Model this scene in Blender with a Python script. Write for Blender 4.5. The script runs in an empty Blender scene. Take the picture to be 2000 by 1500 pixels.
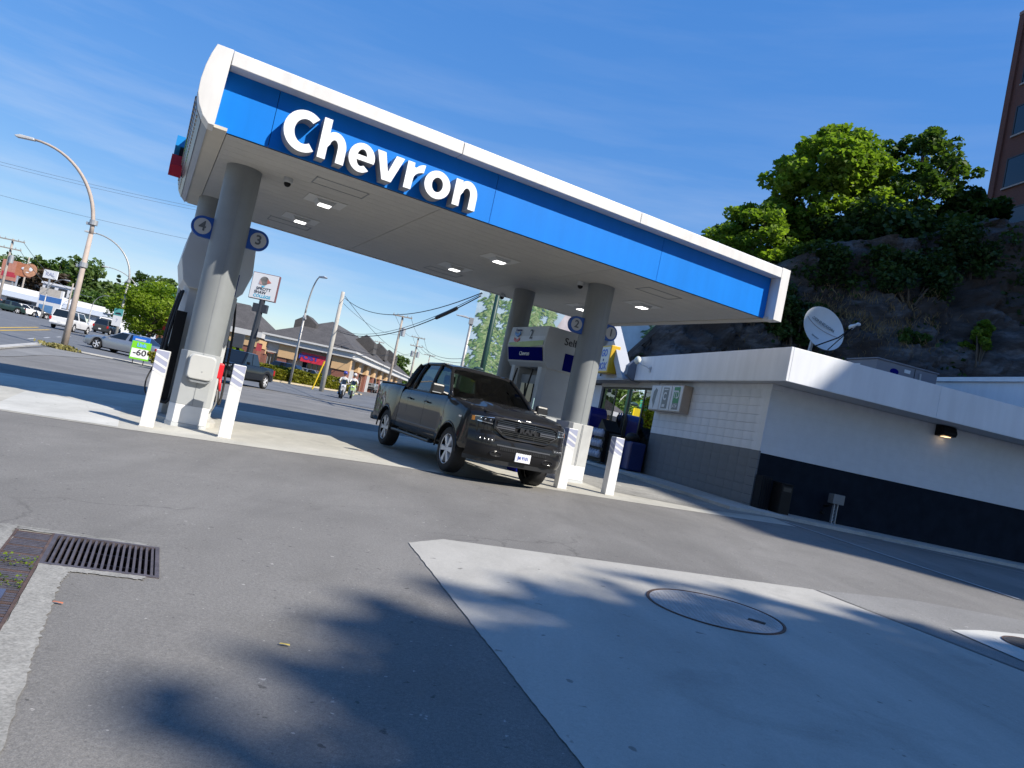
import bpy, bmesh, math, random
import numpy as np
from mathutils import Vector, Matrix
random.seed(7); RNG = np.random.default_rng(7)
rad = math.radians
sc = bpy.context.scene
COL = sc.collection

# ------------------------------------------------------------------ camera, sky, sun, exposure
CAM = np.array([0.0, 0.0, 1.176]); FPX = 1419.5; PITCH = .046597; ROLL = .208224
_cp, _sp, _cr, _sr = math.cos(PITCH), math.sin(PITCH), math.cos(ROLL), math.sin(ROLL)
_f = np.array([0, _cp, _sp]); _u = np.array([0, -_sp, _cp]); _r = np.array([1., 0, 0])
CR = _cr*_r + _sr*_u; CU = -_sr*_r + _cr*_u
cam = bpy.data.cameras.new('camera'); cam.sensor_width = 36; cam.lens = FPX*36/2000
cam.clip_start = .05; cam.clip_end = 3000
camo = bpy.data.objects.new('camera', cam); COL.objects.link(camo); sc.camera = camo
camo.matrix_world = Matrix(((CR[0], CU[0], -_f[0], CAM[0]), (CR[1], CU[1], -_f[1], CAM[1]), (CR[2], CU[2], -_f[2], CAM[2]), (0, 0, 0, 1)))

SUN_EL = rad(42); SUN_DIR = Vector((.872*math.cos(SUN_EL), -.489*math.cos(SUN_EL), math.sin(SUN_EL)))   # towards the sun
W = bpy.data.worlds.new('World'); sc.world = W; W.use_nodes = True
nt = W.node_tree; nt.nodes.clear()
n_out = nt.nodes.new('ShaderNodeOutputWorld'); n_bg = nt.nodes.new('ShaderNodeBackground')
n_sky = nt.nodes.new('ShaderNodeTexSky'); n_sky.sky_type = 'NISHITA'; n_sky.sun_disc = False
n_sky.sun_elevation = SUN_EL; n_sky.sun_rotation = math.atan2(SUN_DIR.x, SUN_DIR.y)
n_sky.altitude = 0; n_sky.air_density = 1.0; n_sky.dust_density = .12; n_sky.ozone_density = 1.6
n_bg.inputs['Strength'].default_value = .125
# thin cirrus over the sky
tc = nt.nodes.new('ShaderNodeTexCoord'); mp = nt.nodes.new('ShaderNodeMapping')
mp.inputs['Rotation'].default_value = (0, 0, rad(18)); mp.inputs['Scale'].default_value = (1.6, 2.2, 15.0)
nz = nt.nodes.new('ShaderNodeTexNoise'); nz.inputs['Scale'].default_value = 1.7; nz.inputs['Detail'].default_value = 6; nz.inputs['Roughness'].default_value = .58
rmp = nt.nodes.new('ShaderNodeValToRGB'); rmp.color_ramp.elements[0].position = .43; rmp.color_ramp.elements[1].position = .74
rmp.color_ramp.elements[0].color = (0, 0, 0, 1); rmp.color_ramp.elements[1].color = (.46, .46, .46, 1)
mx = nt.nodes.new('ShaderNodeMix'); mx.data_type = 'RGBA'
hs = nt.nodes.new('ShaderNodeHueSaturation'); hs.inputs['Saturation'].default_value = 1.30
L_ = nt.links.new
sep = nt.nodes.new('ShaderNodeSeparateColor'); sep.mode = 'HSV'; com = nt.nodes.new('ShaderNodeCombineColor'); com.mode = 'HSV'   # soften the sky's range as a camera does
pw = nt.nodes.new('ShaderNodeMath'); pw.operation = 'POWER'; pw.inputs[1].default_value = .36; ml = nt.nodes.new('ShaderNodeMath'); ml.operation = 'MULTIPLY'; ml.inputs[1].default_value = 2.5
L_(n_sky.outputs[0], sep.inputs[0]); L_(sep.outputs[2], pw.inputs[0]); L_(pw.outputs[0], ml.inputs[0]); L_(sep.outputs[0], com.inputs[0]); L_(sep.outputs[1], com.inputs[1]); L_(ml.outputs[0], com.inputs[2])
tint = nt.nodes.new('ShaderNodeVectorMath'); tint.operation = 'MULTIPLY'; tint.inputs[1].default_value = (.93, .91, .98); L_(com.outputs[0], tint.inputs[0])
L_(tint.outputs[0], hs.inputs['Color'])
L_(tc.outputs['Generated'], mp.inputs['Vector']); L_(mp.outputs[0], nz.inputs['Vector']); L_(nz.outputs['Fac'], rmp.inputs[0])
sxz = nt.nodes.new('ShaderNodeSeparateXYZ'); mrz = nt.nodes.new('ShaderNodeMapRange'); mrz.inputs['From Min'].default_value = .02; mrz.inputs['From Max'].default_value = .42; mrz.inputs['To Min'].default_value = 1; mrz.inputs['To Max'].default_value = .12
mmz = nt.nodes.new('ShaderNodeMath'); mmz.operation = 'MULTIPLY'; L_(tc.outputs['Generated'], sxz.inputs[0]); L_(sxz.outputs[2], mrz.inputs['Value']); L_(rmp.outputs[0], mmz.inputs[0]); L_(mrz.outputs[0], mmz.inputs[1])
L_(mmz.outputs[0], mx.inputs[0]); L_(hs.outputs[0], mx.inputs[6]); mx.inputs[7].default_value = (4.2, 4.5, 5.0, 1)
L_(mx.outputs[2], n_bg.inputs['Color']); L_(n_bg.outputs[0], n_out.inputs[0])
sl = bpy.data.lights.new('sun', 'SUN'); sl.energy = 4.5; sl.angle = rad(.53); sl.color = (1.0, .935, .83)
slo = bpy.data.objects.new('sun', sl); COL.objects.link(slo); slo.rotation_euler = (-SUN_DIR).to_track_quat('-Z', 'Y').to_euler()
slo.location = SUN_DIR*60
vs = sc.view_settings; vs.view_transform = 'Standard'; vs.look = 'None'; vs.exposure = 0.60; vs.gamma = 1; vs.use_curve_mapping = False
sc.cycles.max_bounces = 8; sc.cycles.diffuse_bounces = 3; sc.cycles.glossy_bounces = 4; sc.cycles.transparent_max_bounces = 12
sc.cycles.use_denoising = True; sc.cycles.caustics_reflective = False; sc.cycles.caustics_refractive = False
sc.cycles.sample_clamp_indirect = 6

# ------------------------------------------------------------------ geometry of the place
S0 = 3.0; CAN_O = np.array([-1.578*S0, 3.182*S0]); CAN_Y = .46996          # canopy corner and heading
BLD_Y = .24888                                                              # heading of the store
def rot2(a, x, y): return x*math.cos(a) - y*math.sin(a), x*math.sin(a) + y*math.cos(a)
def gz(x, y):
    z = .022*min(max(x, -15), 5.7) + .011*min(max(y, -5), 20)
    if x > 5.7: z -= .015*(min(x, 14) - 5.7)*min(max((30 - y)/10, 0), 1)
    return z + .018*max(0, math.hypot(x, y) - 45)
def ray(px, py): return _f + CR*(px - 1000)/FPX + CU*(750 - py)/FPX
def pt(px, py, Y):                                                          # the point at depth Y (metres north) seen along that sight line
    d = ray(px, py); return Vector(CAM + d*(Y/d[1]))
def gpt(px, Y):                                                             # ground under the sight line column px at depth Y
    lo, hi = -3000., 4000.
    for _ in range(60):
        m = (lo + hi)/2; P = pt(px, m, Y)
        if P.z > gz(P.x, P.y): lo = m
        else: hi = m
    P = pt(px, (lo + hi)/2, Y); return Vector((P.x, P.y, gz(P.x, P.y)))
def can(x, y, z=None):
    a, b = rot2(CAN_Y, x, y); a += CAN_O[0]; b += CAN_O[1]
    return Vector((a, b, gz(a, b) if z is None else z))
BLD_O = np.array([5.70, 16.16])
def bld(x, y, z=None):
    a, b = rot2(BLD_Y, x, y); a += BLD_O[0]; b += BLD_O[1]
    return Vector((a, b, gz(a, b) if z is None else z))

# ------------------------------------------------------------------ materials
MATS = {}
def nodes_of(m): return m.node_tree.nodes, m.node_tree.links
def mat(name, col, rough=.6, metal=0., var=.12, vs_=2.5, bump=0., bs=40., spec=.5, coat=0., alpha=1., emit=None, estr=0., var2=0., v2s=30., drip=False):
    if name in MATS: return MATS[name]
    m = bpy.data.materials.new(name); m.use_nodes = True; MATS[name] = m
    N, L = nodes_of(m); b = N['Principled BSDF']
    b.inputs['Roughness'].default_value = rough; b.inputs['Metallic'].default_value = metal
    b.inputs['Specular IOR Level'].default_value = spec; b.inputs['Coat Weight'].default_value = coat
    b.inputs['Coat Roughness'].default_value = .04
    c = (*col[:3], 1)
    if emit: b.inputs['Emission Color'].default_value = (*emit, 1); b.inputs['Emission Strength'].default_value = estr
    if var <= 0 and bump <= 0: b.inputs['Base Color'].default_value = c; return m
    t = N.new('ShaderNodeTexCoord'); n = N.new('ShaderNodeTexNoise'); n.inputs['Scale'].default_value = vs_; n.inputs['Detail'].default_value = 7; n.inputs['Roughness'].default_value = .62
    L.new(t.outputs['Object'], n.inputs['Vector'])
    r = N.new('ShaderNodeMapRange'); r.inputs['From Min'].default_value = .28; r.inputs['From Max'].default_value = .72
    r.inputs['To Min'].default_value = 1 - var; r.inputs['To Max'].default_value = 1 + var
    L.new(n.outputs['Fac'], r.inputs['Value'])
    v = N.new('ShaderNodeVectorMath'); v.operation = 'SCALE'; v.inputs[0].default_value = c[:3]; L.new(r.outputs[0], v.inputs['Scale'])
    last = v.outputs[0]
    if var2 > 0:
        n2 = N.new('ShaderNodeTexNoise'); n2.inputs['Scale'].default_value = v2s; n2.inputs['Detail'].default_value = 3
        if drip: mpd = N.new('ShaderNodeMapping'); mpd.inputs['Scale'].default_value = (1, 1, .10); L.new(t.outputs['Object'], mpd.inputs['Vector']); L.new(mpd.outputs[0], n2.inputs['Vector'])
        else: L.new(t.outputs['Object'], n2.inputs['Vector'])
        r2 = N.new('ShaderNodeMapRange'); r2.inputs['From Min'].default_value = .3; r2.inputs['From Max'].default_value = .7
        r2.inputs['To Min'].default_value = 1 - var2; r2.inputs['To Max'].default_value = 1 + var2; L.new(n2.outputs['Fac'], r2.inputs['Value'])
        v2 = N.new('ShaderNodeVectorMath'); v2.operation = 'SCALE'; L.new(last, v2.inputs[0]); L.new(r2.outputs[0], v2.inputs['Scale']); last = v2.outputs[0]
    L.new(last, b.inputs['Base Color'])
    if bump > 0:
        n3 = N.new('ShaderNodeTexNoise'); n3.inputs['Scale'].default_value = bs; n3.inputs['Detail'].default_value = 5; L.new(t.outputs['Object'], n3.inputs['Vector'])
        bp = N.new('ShaderNodeBump'); bp.inputs['Strength'].default_value = bump; bp.inputs['Distance'].default_value = .02
        L.new(n3.outputs['Fac'], bp.inputs['Height']); L.new(bp.outputs[0], b.inputs['Normal'])
    return m

def paving(name, lo, hi, grain=220., speck=.35, streak=(1, 1, 1), crack=.0, bump=.5, rough=.85, stain=.18):
    """asphalt or concrete: broad patches, wear streaks, stains, aggregate grain, pale chips and fine relief"""
    m = bpy.data.materials.new(name); m.use_nodes = True; MATS[name] = m
    N, L = nodes_of(m); b = N['Principled BSDF']; b.inputs['Roughness'].default_value = rough; b.inputs['Specular IOR Level'].default_value = .3
    t = N.new('ShaderNodeTexCoord'); o = t.outputs['Object']
    def noise(scale, det=4, vec=None, ro=.6, dist=0.):
        n = N.new('ShaderNodeTexNoise'); n.inputs['Scale'].default_value = scale; n.inputs['Detail'].default_value = det; n.inputs['Roughness'].default_value = ro
        n.inputs['Distortion'].default_value = dist; L.new(vec or o, n.inputs['Vector']); return n.outputs['Fac']
    def rng(v, a, c, d, e):
        r = N.new('ShaderNodeMapRange'); r.inputs['From Min'].default_value = a; r.inputs['From Max'].default_value = c; r.inputs['To Min'].default_value = d; r.inputs['To Max'].default_value = e
        L.new(v, r.inputs['Value']); return r.outputs[0]
    def mul(a, c):
        q = N.new('ShaderNodeMath'); q.operation = 'MULTIPLY'; L.new(a, q.inputs[0]); L.new(c, q.inputs[1]); return q.outputs[0]
    mpn = N.new('ShaderNodeMapping'); mpn.inputs['Scale'].default_value = streak; mpn.inputs['Rotation'].default_value = (0, 0, CAN_Y + .1); L.new(o, mpn.inputs['Vector'])
    big = rng(noise(.35, 6), .3, .7, 0, 1); med = rng(noise(1.6, 8, mpn.outputs[0], .66, .6), .3, .7, .84, 1.14)
    st = rng(noise(.9, 5, None, .5, 1.2), .60, .74, 1, 1 - stain)
    gr = rng(noise(grain, 2, None, .7), .25, .75, 1 - speck, 1 + speck); gr2 = rng(noise(grain*.28, 3, None, .7), .3, .7, 1 - speck*.5, 1 + speck*.5)
    sp = rng(noise(grain*.10, 2, None, .5), .725, .76, 1, 1.9 if speck > .2 else 1.15)
    spd = rng(noise(grain*.075, 2, None, .5), .25, .29, .55, 1)
    f = mul(mul(mul(med, st), mul(gr, gr2)), mul(sp, spd))
    if crack > 0:
        vo = N.new('ShaderNodeTexVoronoi'); vo.feature = 'DISTANCE_TO_EDGE'; vo.inputs['Scale'].default_value = .42
        wv = N.new('ShaderNodeVectorMath'); wv.operation = 'ADD'; nn = N.new('ShaderNodeTexNoise'); nn.inputs['Scale'].default_value = 1.3; nn.inputs['Detail'].default_value = 5
        L.new(o, nn.inputs['Vector']); sc_ = N.new('ShaderNodeVectorMath'); sc_.operation = 'SCALE'; sc_.inputs['Scale'].default_value = 1.4
        L.new(nn.outputs['Color'], sc_.inputs[0]); L.new(o, wv.inputs[0]); L.new(sc_.outputs[0], wv.inputs[1]); L.new(wv.outputs[0], vo.inputs['Vector'])
        ck = rng(vo.outputs['Distance'], 0, .012, 1 - crack, 1); gate = rng(noise(.23, 2), .48, .56, 0, 1)
        mixg = N.new('ShaderNodeMix'); mixg.data_type = 'FLOAT'; mixg.inputs[2].default_value = 1; L.new(gate, mixg.inputs[0]); L.new(ck, mixg.inputs[3])
        f = mul(f, mixg.outputs[0])
    mc = N.new('ShaderNodeMix'); mc.data_type = 'RGBA'; mc.inputs[6].default_value = (*lo, 1); mc.inputs[7].default_value = (*hi, 1); L.new(big, mc.inputs[0])
    v = N.new('ShaderNodeVectorMath'); v.operation = 'SCALE'; L.new(mc.outputs[2], v.inputs[0]); L.new(f, v.inputs['Scale']); L.new(v.outputs[0], b.inputs['Base Color'])
    bp = N.new('ShaderNodeBump'); bp.inputs['Strength'].default_value = bump; bp.inputs['Distance'].default_value = .006; L.new(gr2, bp.inputs['Height']); L.new(bp.outputs[0], b.inputs['Normal'])
    return m

def leaf_mat(name, dark, light, transl=.35):
    m = bpy.data.materials.new(name); m.use_nodes = True; MATS[name] = m
    N, L = nodes_of(m); b = N['Principled BSDF']; b.inputs['Roughness'].default_value = .55; b.inputs['Specular IOR Level'].default_value = .3
    a = N.new('ShaderNodeAttribute'); a.attribute_name = 'tone'
    mc = N.new('ShaderNodeMix'); mc.data_type = 'RGBA'; mc.inputs[6].default_value = (*dark, 1); mc.inputs[7].default_value = (*light, 1)
    L.new(a.outputs['Fac'], mc.inputs[0]); L.new(mc.outputs[2], b.inputs['Base Color'])
    tr = N.new('ShaderNodeBsdfTranslucent'); br = N.new('ShaderNodeVectorMath'); br.operation = 'MULTIPLY'; br.inputs[1].default_value = (1.5, 1.6, .6); L.new(mc.outputs[2], br.inputs[0]); L.new(br.outputs[0], tr.inputs[0])
    ms = N.new('ShaderNodeMixShader'); ms.inputs[0].default_value = transl; L.new(b.outputs[0], ms.inputs[1]); L.new(tr.outputs[0], ms.inputs[2])
    L.new(ms.outputs[0], N['Material Output'].inputs[0]); return m

def glass_mat(name, tint, trans=.5, rough=.015, ior=1.5):
    """pane: see-through, tinted, mirror-like at grazing angles"""
    m = bpy.data.materials.new(name); m.use_nodes = True; MATS[name] = m
    N, L = nodes_of(m); N.remove(N['Principled BSDF'])
    tp = N.new('ShaderNodeBsdfTransparent'); tp.inputs[0].default_value = tuple(trans*t for t in tint) + (1,)
    gl = N.new('ShaderNodeBsdfGlossy'); gl.inputs['Roughness'].default_value = rough; gl.inputs[0].default_value = (1, 1, 1, 1)
    fr = N.new('ShaderNodeFresnel'); fr.inputs[0].default_value = ior; ms = N.new('ShaderNodeMixShader')
    L.new(fr.outputs[0], ms.inputs[0]); L.new(tp.outputs[0], ms.inputs[1]); L.new(gl.outputs[0], ms.inputs[2]); L.new(ms.outputs[0], N['Material Output'].inputs[0])
    return m

# ------------------------------------------------------------------ mesh helpers
class MB:
    def __init__(s): s.v = []; s.f = []
    def add(s, vs, fs):
        n = len(s.v); s.v += [tuple(p) for p in vs]; s.f += [tuple(i + n for i in f) for f in fs]; return s
    def box(s, x0, x1, y0, y1, z0, z1):
        return s.add([(x0, y0, z0), (x1, y0, z0), (x1, y1, z0), (x0, y1, z0), (x0, y0, z1), (x1, y0, z1), (x1, y1, z1), (x0, y1, z1)],
                     [(0, 3, 2, 1), (4, 5, 6, 7), (0, 1, 5, 4), (1, 2, 6, 5), (2, 3, 7, 6), (3, 0, 4, 7)])
    def obox(s, c, size, M=None):
        h = [q/2 for q in size]; P = []
        for dz in (-1, 1):
            for dx, dy in ((-1, -1), (1, -1), (1, 1), (-1, 1)):
                p = Vector((dx*h[0], dy*h[1], dz*h[2])); P.append((M @ p if M else p) + Vector(c))
        return s.add(P, [(0, 3, 2, 1), (4, 5, 6, 7), (0, 1, 5, 4), (1, 2, 6, 5), (2, 3, 7, 6), (3, 0, 4, 7)])
    def prism(s, poly, a, b, ax='z'):
        def P(u, v, w): return {'z': (u, v, w), 'y': (u, w, v), 'x': (w, u, v)}[ax]
        n = len(poly); V = [P(u, v, a) for u, v in poly] + [P(u, v, b) for u, v in poly]
        F = [tuple(range(n))[::-1], tuple(range(n, 2*n))] + [(i, (i + 1) % n, n + (i + 1) % n, n + i) for i in range(n)]
        if ax == 'y': F = [f[::-1] for f in F]
        return s.add(V, F)
    def ring(s, outer, inner, a, b, ax='y'):
        n = len(outer)
        def P(q, w): u, v = q; return {'z': (u, v, w), 'y': (u, w, v), 'x': (w, u, v)}[ax]
        V = [P(q, a) for q in outer] + [P(q, a) for q in inner] + [P(q, b) for q in outer] + [P(q, b) for q in inner]; F = []
        for i in range(n):
            j = (i + 1) % n
            F += [(i, j, n + j, n + i), (2*n + i, 3*n + i, 3*n + j, 2*n + j), (i, 2*n + i, 2*n + j, j), (n + i, n + j, 3*n + j, 3*n + i)]
        return s.add(V, F)
    def spline(s, pts, r, n=8, sub=6):
        P = [Vector(p) for p in pts]; out = []
        for i in range(len(P) - 1):
            a, b, c, d = P[max(i - 1, 0)], P[i], P[i + 1], P[min(i + 2, len(P) - 1)]
            for j in range(sub):
                t = j/sub; out.append(.5*((2*b) + (c - a)*t + (2*a - 5*b + 4*c - d)*t*t + (3*b - 3*c + d - a)*t**3))
        return s.tube(out + [P[-1]], r, n)
    def tube(s, pts, r, n=8, cap=True):
        pts = [Vector(p) for p in pts]; k = len(pts); rs = r if isinstance(r, (list, tuple)) else [r]*k
        V = []; up = Vector((0, 0, 1)); prev = None
        for i, p in enumerate(pts):
            t = (pts[min(i + 1, k - 1)] - pts[max(i - 1, 0)]).normalized()
            a = prev if prev else (up if abs(t.z) < .9 else Vector((1, 0, 0)))
            x = t.cross(a).normalized(); y = x.cross(t).normalized(); prev = y
            V += [p + x*(math.cos(2*math.pi*j/n)*rs[i]) + y*(math.sin(2*math.pi*j/n)*rs[i]) for j in range(n)]
        F = [(i*n + j, i*n + (j + 1) % n, (i + 1)*n + (j + 1) % n, (i + 1)*n + j) for i in range(k - 1) for j in range(n)]
        if cap: F += [tuple(range(n))[::-1], tuple(range((k - 1)*n, k*n))]
        return s.add(V, F)
    def lathe(s, prof, n=24, M=None, cap=True):
        V = []; k = len(prof)
        for r, z in prof: V += [Vector((r*math.cos(2*math.pi*j/n), r*math.sin(2*math.pi*j/n), z)) for j in range(n)]
        if M: V = [M @ v for v in V]
        F = [(i*n + j, i*n + (j + 1) % n, (i + 1)*n + (j + 1) % n, (i + 1)*n + j) for i in range(k - 1) for j in range(n)]
        if cap and prof[0][0] > 1e-4: F.append(tuple(range(n))[::-1])
        if cap and prof[-1][0] > 1e-4: F.append(tuple(range((k - 1)*n, k*n)))
        return s.add(V, F)
    def grid(s, rows, close=False):
        m = len(rows[0]); V = [p for r in rows for p in r]
        F = [(i*m + j, i*m + j + 1, (i + 1)*m + j + 1, (i + 1)*m + j) for i in range(len(rows) - 1) for j in range(m - 1)]
        return s.add(V, F)
    def ball(s, c, r, nu=12, nv=8, M=None):
        if not isinstance(r, (tuple, list)): r = (r, r, r)
        V = [];
        for i in range(nv + 1):
            th = math.pi*i/nv
            for j in range(nu):
                p = Vector((r[0]*math.sin(th)*math.cos(2*math.pi*j/nu), r[1]*math.sin(th)*math.sin(2*math.pi*j/nu), -r[2]*math.cos(th)))
                V.append((M @ p if M else p) + Vector(c))
        return s.add(V, [(i*nu + j, i*nu + (j + 1) % nu, (i + 1)*nu + (j + 1) % nu, (i + 1)*nu + j) for i in range(nv) for j in range(nu)])
    def mirror_y(s):
        n = len(s.v); s.v += [(x, -y, z) for x, y, z in s.v]; s.f += [tuple(i + n for i in f)[::-1] for f in s.f]; return s
    def mesh(s, name, m, smooth=False):
        me = bpy.data.meshes.new(name); me.from_pydata([tuple(p) for p in s.v], [], s.f); me.validate()
        bm = bmesh.new(); bm.from_mesh(me); bmesh.ops.remove_doubles(bm, verts=bm.verts, dist=1e-5); bmesh.ops.recalc_face_normals(bm, faces=bm.faces); bm.to_mesh(me); bm.free()
        if m: me.materials.append(m)
        if smooth: me.polygons.foreach_set('use_smooth', [True]*len(me.polygons))
        return me
    def build(s, name, m, parent=None, smooth=False, bevel=0., loc=None, seg=2, auto=None):
        me = s.mesh(name, m, smooth); o = bpy.data.objects.new(name, me); COL.objects.link(o)
        if parent: o.parent = parent
        if loc is not None: o.location = loc
        if bevel:
            b = o.modifiers.new('bevel', 'BEVEL'); b.width = bevel; b.segments = seg; b.limit_method = 'ANGLE'; b.angle_limit = rad(35); b.harden_normals = False
        if auto is not None:
            me.polygons.foreach_set('use_smooth', [True]*len(me.polygons)); me.set_sharp_from_angle(angle=rad(auto))
        return o
def tag(o, label=None, cat=None, group=None, kind=None):
    if label: o['label'] = label
    if cat: o['category'] = cat
    if group: o['group'] = group
    if kind: o['kind'] = kind
    return o
def thing(name, label, cat, loc=(0, 0, 0), rz=0., group=None):
    o = bpy.data.objects.new(name, None); o.empty_display_size = .3; COL.objects.link(o); o.location = loc; o.rotation_euler = (0, 0, rz)
    return tag(o, label, cat, group)
def copy_tree(o, parent=None):
    c = o.copy(); COL.objects.link(c); c.parent = parent
    for ch in list(o.children): copy_tree(ch, c)
    return c
def polyobj(name, pts, frame, m, off=.004, parent=None, kind='structure', step=1.0, th=0.):
    """a sheet following the ground: polygon (in a local frame) cut along the metre grid, laid off metres above the ground"""
    bm = bmesh.new(); vs_ = [bm.verts.new(frame(*p)[:2] + (0,)) if not isinstance(frame(*p), Vector) else bm.verts.new((frame(*p).x, frame(*p).y, 0)) for p in pts]
    bm.faces.new(vs_); bmesh.ops.triangulate(bm, faces=bm.faces)
    xs = [v.co.x for v in bm.verts]; ys = [v.co.y for v in bm.verts]
    def cuts(a, b): return [i*step for i in range(math.ceil(a/step), math.floor(b/step) + 1)]
    for x in cuts(min(xs), max(xs)) + [5.7]: bmesh.ops.bisect_plane(bm, geom=bm.verts[:] + bm.edges[:] + bm.faces[:], plane_co=(x, 0, 0), plane_no=(1, 0, 0))
    for y in cuts(min(ys), max(ys)): bmesh.ops.bisect_plane(bm, geom=bm.verts[:] + bm.edges[:] + bm.faces[:], plane_co=(0, y, 0), plane_no=(0, 1, 0))
    for v in bm.verts: v.co.z = gz(v.co.x, v.co.y) + off
    bmesh.ops.recalc_face_normals(bm, faces=bm.faces)
    for f in bm.faces:
        if f.normal.z < 0: f.normal_flip()
    if th > 0:
        r = bmesh.ops.extrude_face_region(bm, geom=bm.faces[:])
        for e in r['geom']:
            if isinstance(e, bmesh.types.BMVert): e.co.z += th
        bmesh.ops.recalc_face_normals(bm, faces=bm.faces)
    me = bpy.data.meshes.new(name); bm.to_mesh(me); bm.free(); me.materials.append(m)
    o = bpy.data.objects.new(name, me); COL.objects.link(o)
    if parent: o.parent = parent
    if kind: o['kind'] = kind
    return o
world = lambda x, y: Vector((x, y, 0))
FRONT = Matrix(((1, 0, 0), (0, 0, -1), (0, 1, 0)))      # text facing -y
LEFT = Matrix(((0, 0, -1), (-1, 0, 0), (0, 1, 0)))      # text facing -x
NOSE = Matrix(((0, 0, 1), (1, 0, 0), (0, 1, 0)))        # text facing +x
def text(name, s, size, m, parent, loc, M=FRONT, depth=.004, fat=0., align='CENTER', sx=1., spacing=1., bevel=0.):
    cu = bpy.data.curves.new(name, 'FONT'); cu.body = s; cu.size = size; cu.extrude = depth/2; cu.offset = fat; cu.align_x = align; cu.align_y = 'CENTER'
    cu.space_character = spacing; cu.resolution_u = 4; cu.bevel_depth = bevel
    o = bpy.data.objects.new(name, cu); COL.objects.link(o); dg = bpy.context.evaluated_depsgraph_get()
    me = bpy.data.meshes.new_from_object(o.evaluated_get(dg)); bpy.data.objects.remove(o); bpy.data.curves.remove(cu)
    me.transform(Matrix.Diagonal((sx, 1, 1, 1))); me.transform(M.to_4x4()); me.materials.clear(); me.materials.append(m); me.name = name
    t = bpy.data.objects.new(name, me); COL.objects.link(t); t.location = loc
    if parent: t.parent = parent
    return t

# shared finishes
WHITE = mat('white_paint', (.72, .72, .71), .45, var=.05, var2=.03, v2s=9)
WHITE_CLAD = mat('white_cladding', (.66, .65, .635), .4, var=.05, var2=.06, v2s=7, drip=True)
BLUE = mat('blue_panel', (.001, .185, .66), .42, var=.05, vs_=.9, var2=.04, v2s=5, drip=True, spec=.22)
GREY_COL = mat('grey_column', (.235, .250, .255), .5, var=.07, var2=.05, v2s=8, drip=True)
GREY_LT = mat('light_grey_metal', (.50, .52, .53), .45, var=.06)
GREY_MD = mat('mid_grey_metal', (.22, .235, .25), .5, var=.08)
BLACK = mat('black_plastic', (.010, .010, .011), .5, var=.1, spec=.2)
RUBBER = mat('tyre_rubber', (.018, .018, .019), .8, var=.2, bump=.2)
CHROME = mat('chrome', (.75, .76, .78), .12, 1., var=0)
SILVER = mat('wheel_silver', (.70, .70, .71), .35, .15, var=.04)
NAVY = mat('navy_print', (.006, .010, .15), .8, var=.04, spec=.0)
RED = mat('red_plastic', (.62, .012, .022), .35, var=.05)
DARKTXT = mat('dark_print', (.02, .022, .03), .5, var=0)
AMBER = mat('amber_lens', (.85, .28, .02), .25, var=0)
REDLENS = mat('red_lens', (.45, .008, .012), .2, var=0)
GALV = mat('galvanised_steel', (.42, .43, .44), .5, .5, var=.12, vs_=5)
WOOD_POLE = mat('weathered_pole_wood', (.34, .30, .26), .85, var=.25, vs_=3, bump=.4, bs=30)
DARKGLASS = mat('dark_glass', (.010, .013, .016), .03, var=0, spec=.7)
CARGLASS = glass_mat('car_glass', (.50, .66, .60), .36)
CONC = paving('pad_concrete', (.40, .385, .335), (.50, .485, .43), 120, .10, (1, .5, 1), .0, .25, .85, .16)
CONC_NEW = paving('new_concrete', (.46, .455, .42), (.56, .555, .52), 110, .08, (1, .4, 1), .0, .25, .85, .10)
CONC_FRONT = paving('tank_slab_concrete', (.375, .362, .33), (.45, .436, .40), 130, .10, (.8, .25, 1), .0, .25, .85, .22)
CONC_OLD = paving('rough_concrete', (.22, .215, .20), (.36, .35, .32), 70, .30, (1, 1, 1), .0, .6, .9, .3)
ASPHALT = paving('lot_asphalt', (.160, .154, .145), (.218, .210, .197), 230, .34, (.55, .16, 1), .30, .6, .88, .13)
STREET = paving('street_asphalt', (.125, .132, .142), (.165, .172, .182), 120, .2, (1, .1, 1), .2, .4, .88, .10)
ASPHALT_OLD = paving('worn_asphalt', (.195, .192, .185), (.25, .245, .235), 200, .30, (.5, .2, 1), .3, .5, .88, .1)
PAINT_LINE = mat('line_paint', (.42, .43, .43), .8, var=.35, vs_=14)
KERB = paving('kerb_concrete', (.40, .39, .36), (.52, .505, .47), 90, .15, (1, 1, 1), .0, .3, .88, .2)
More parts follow.
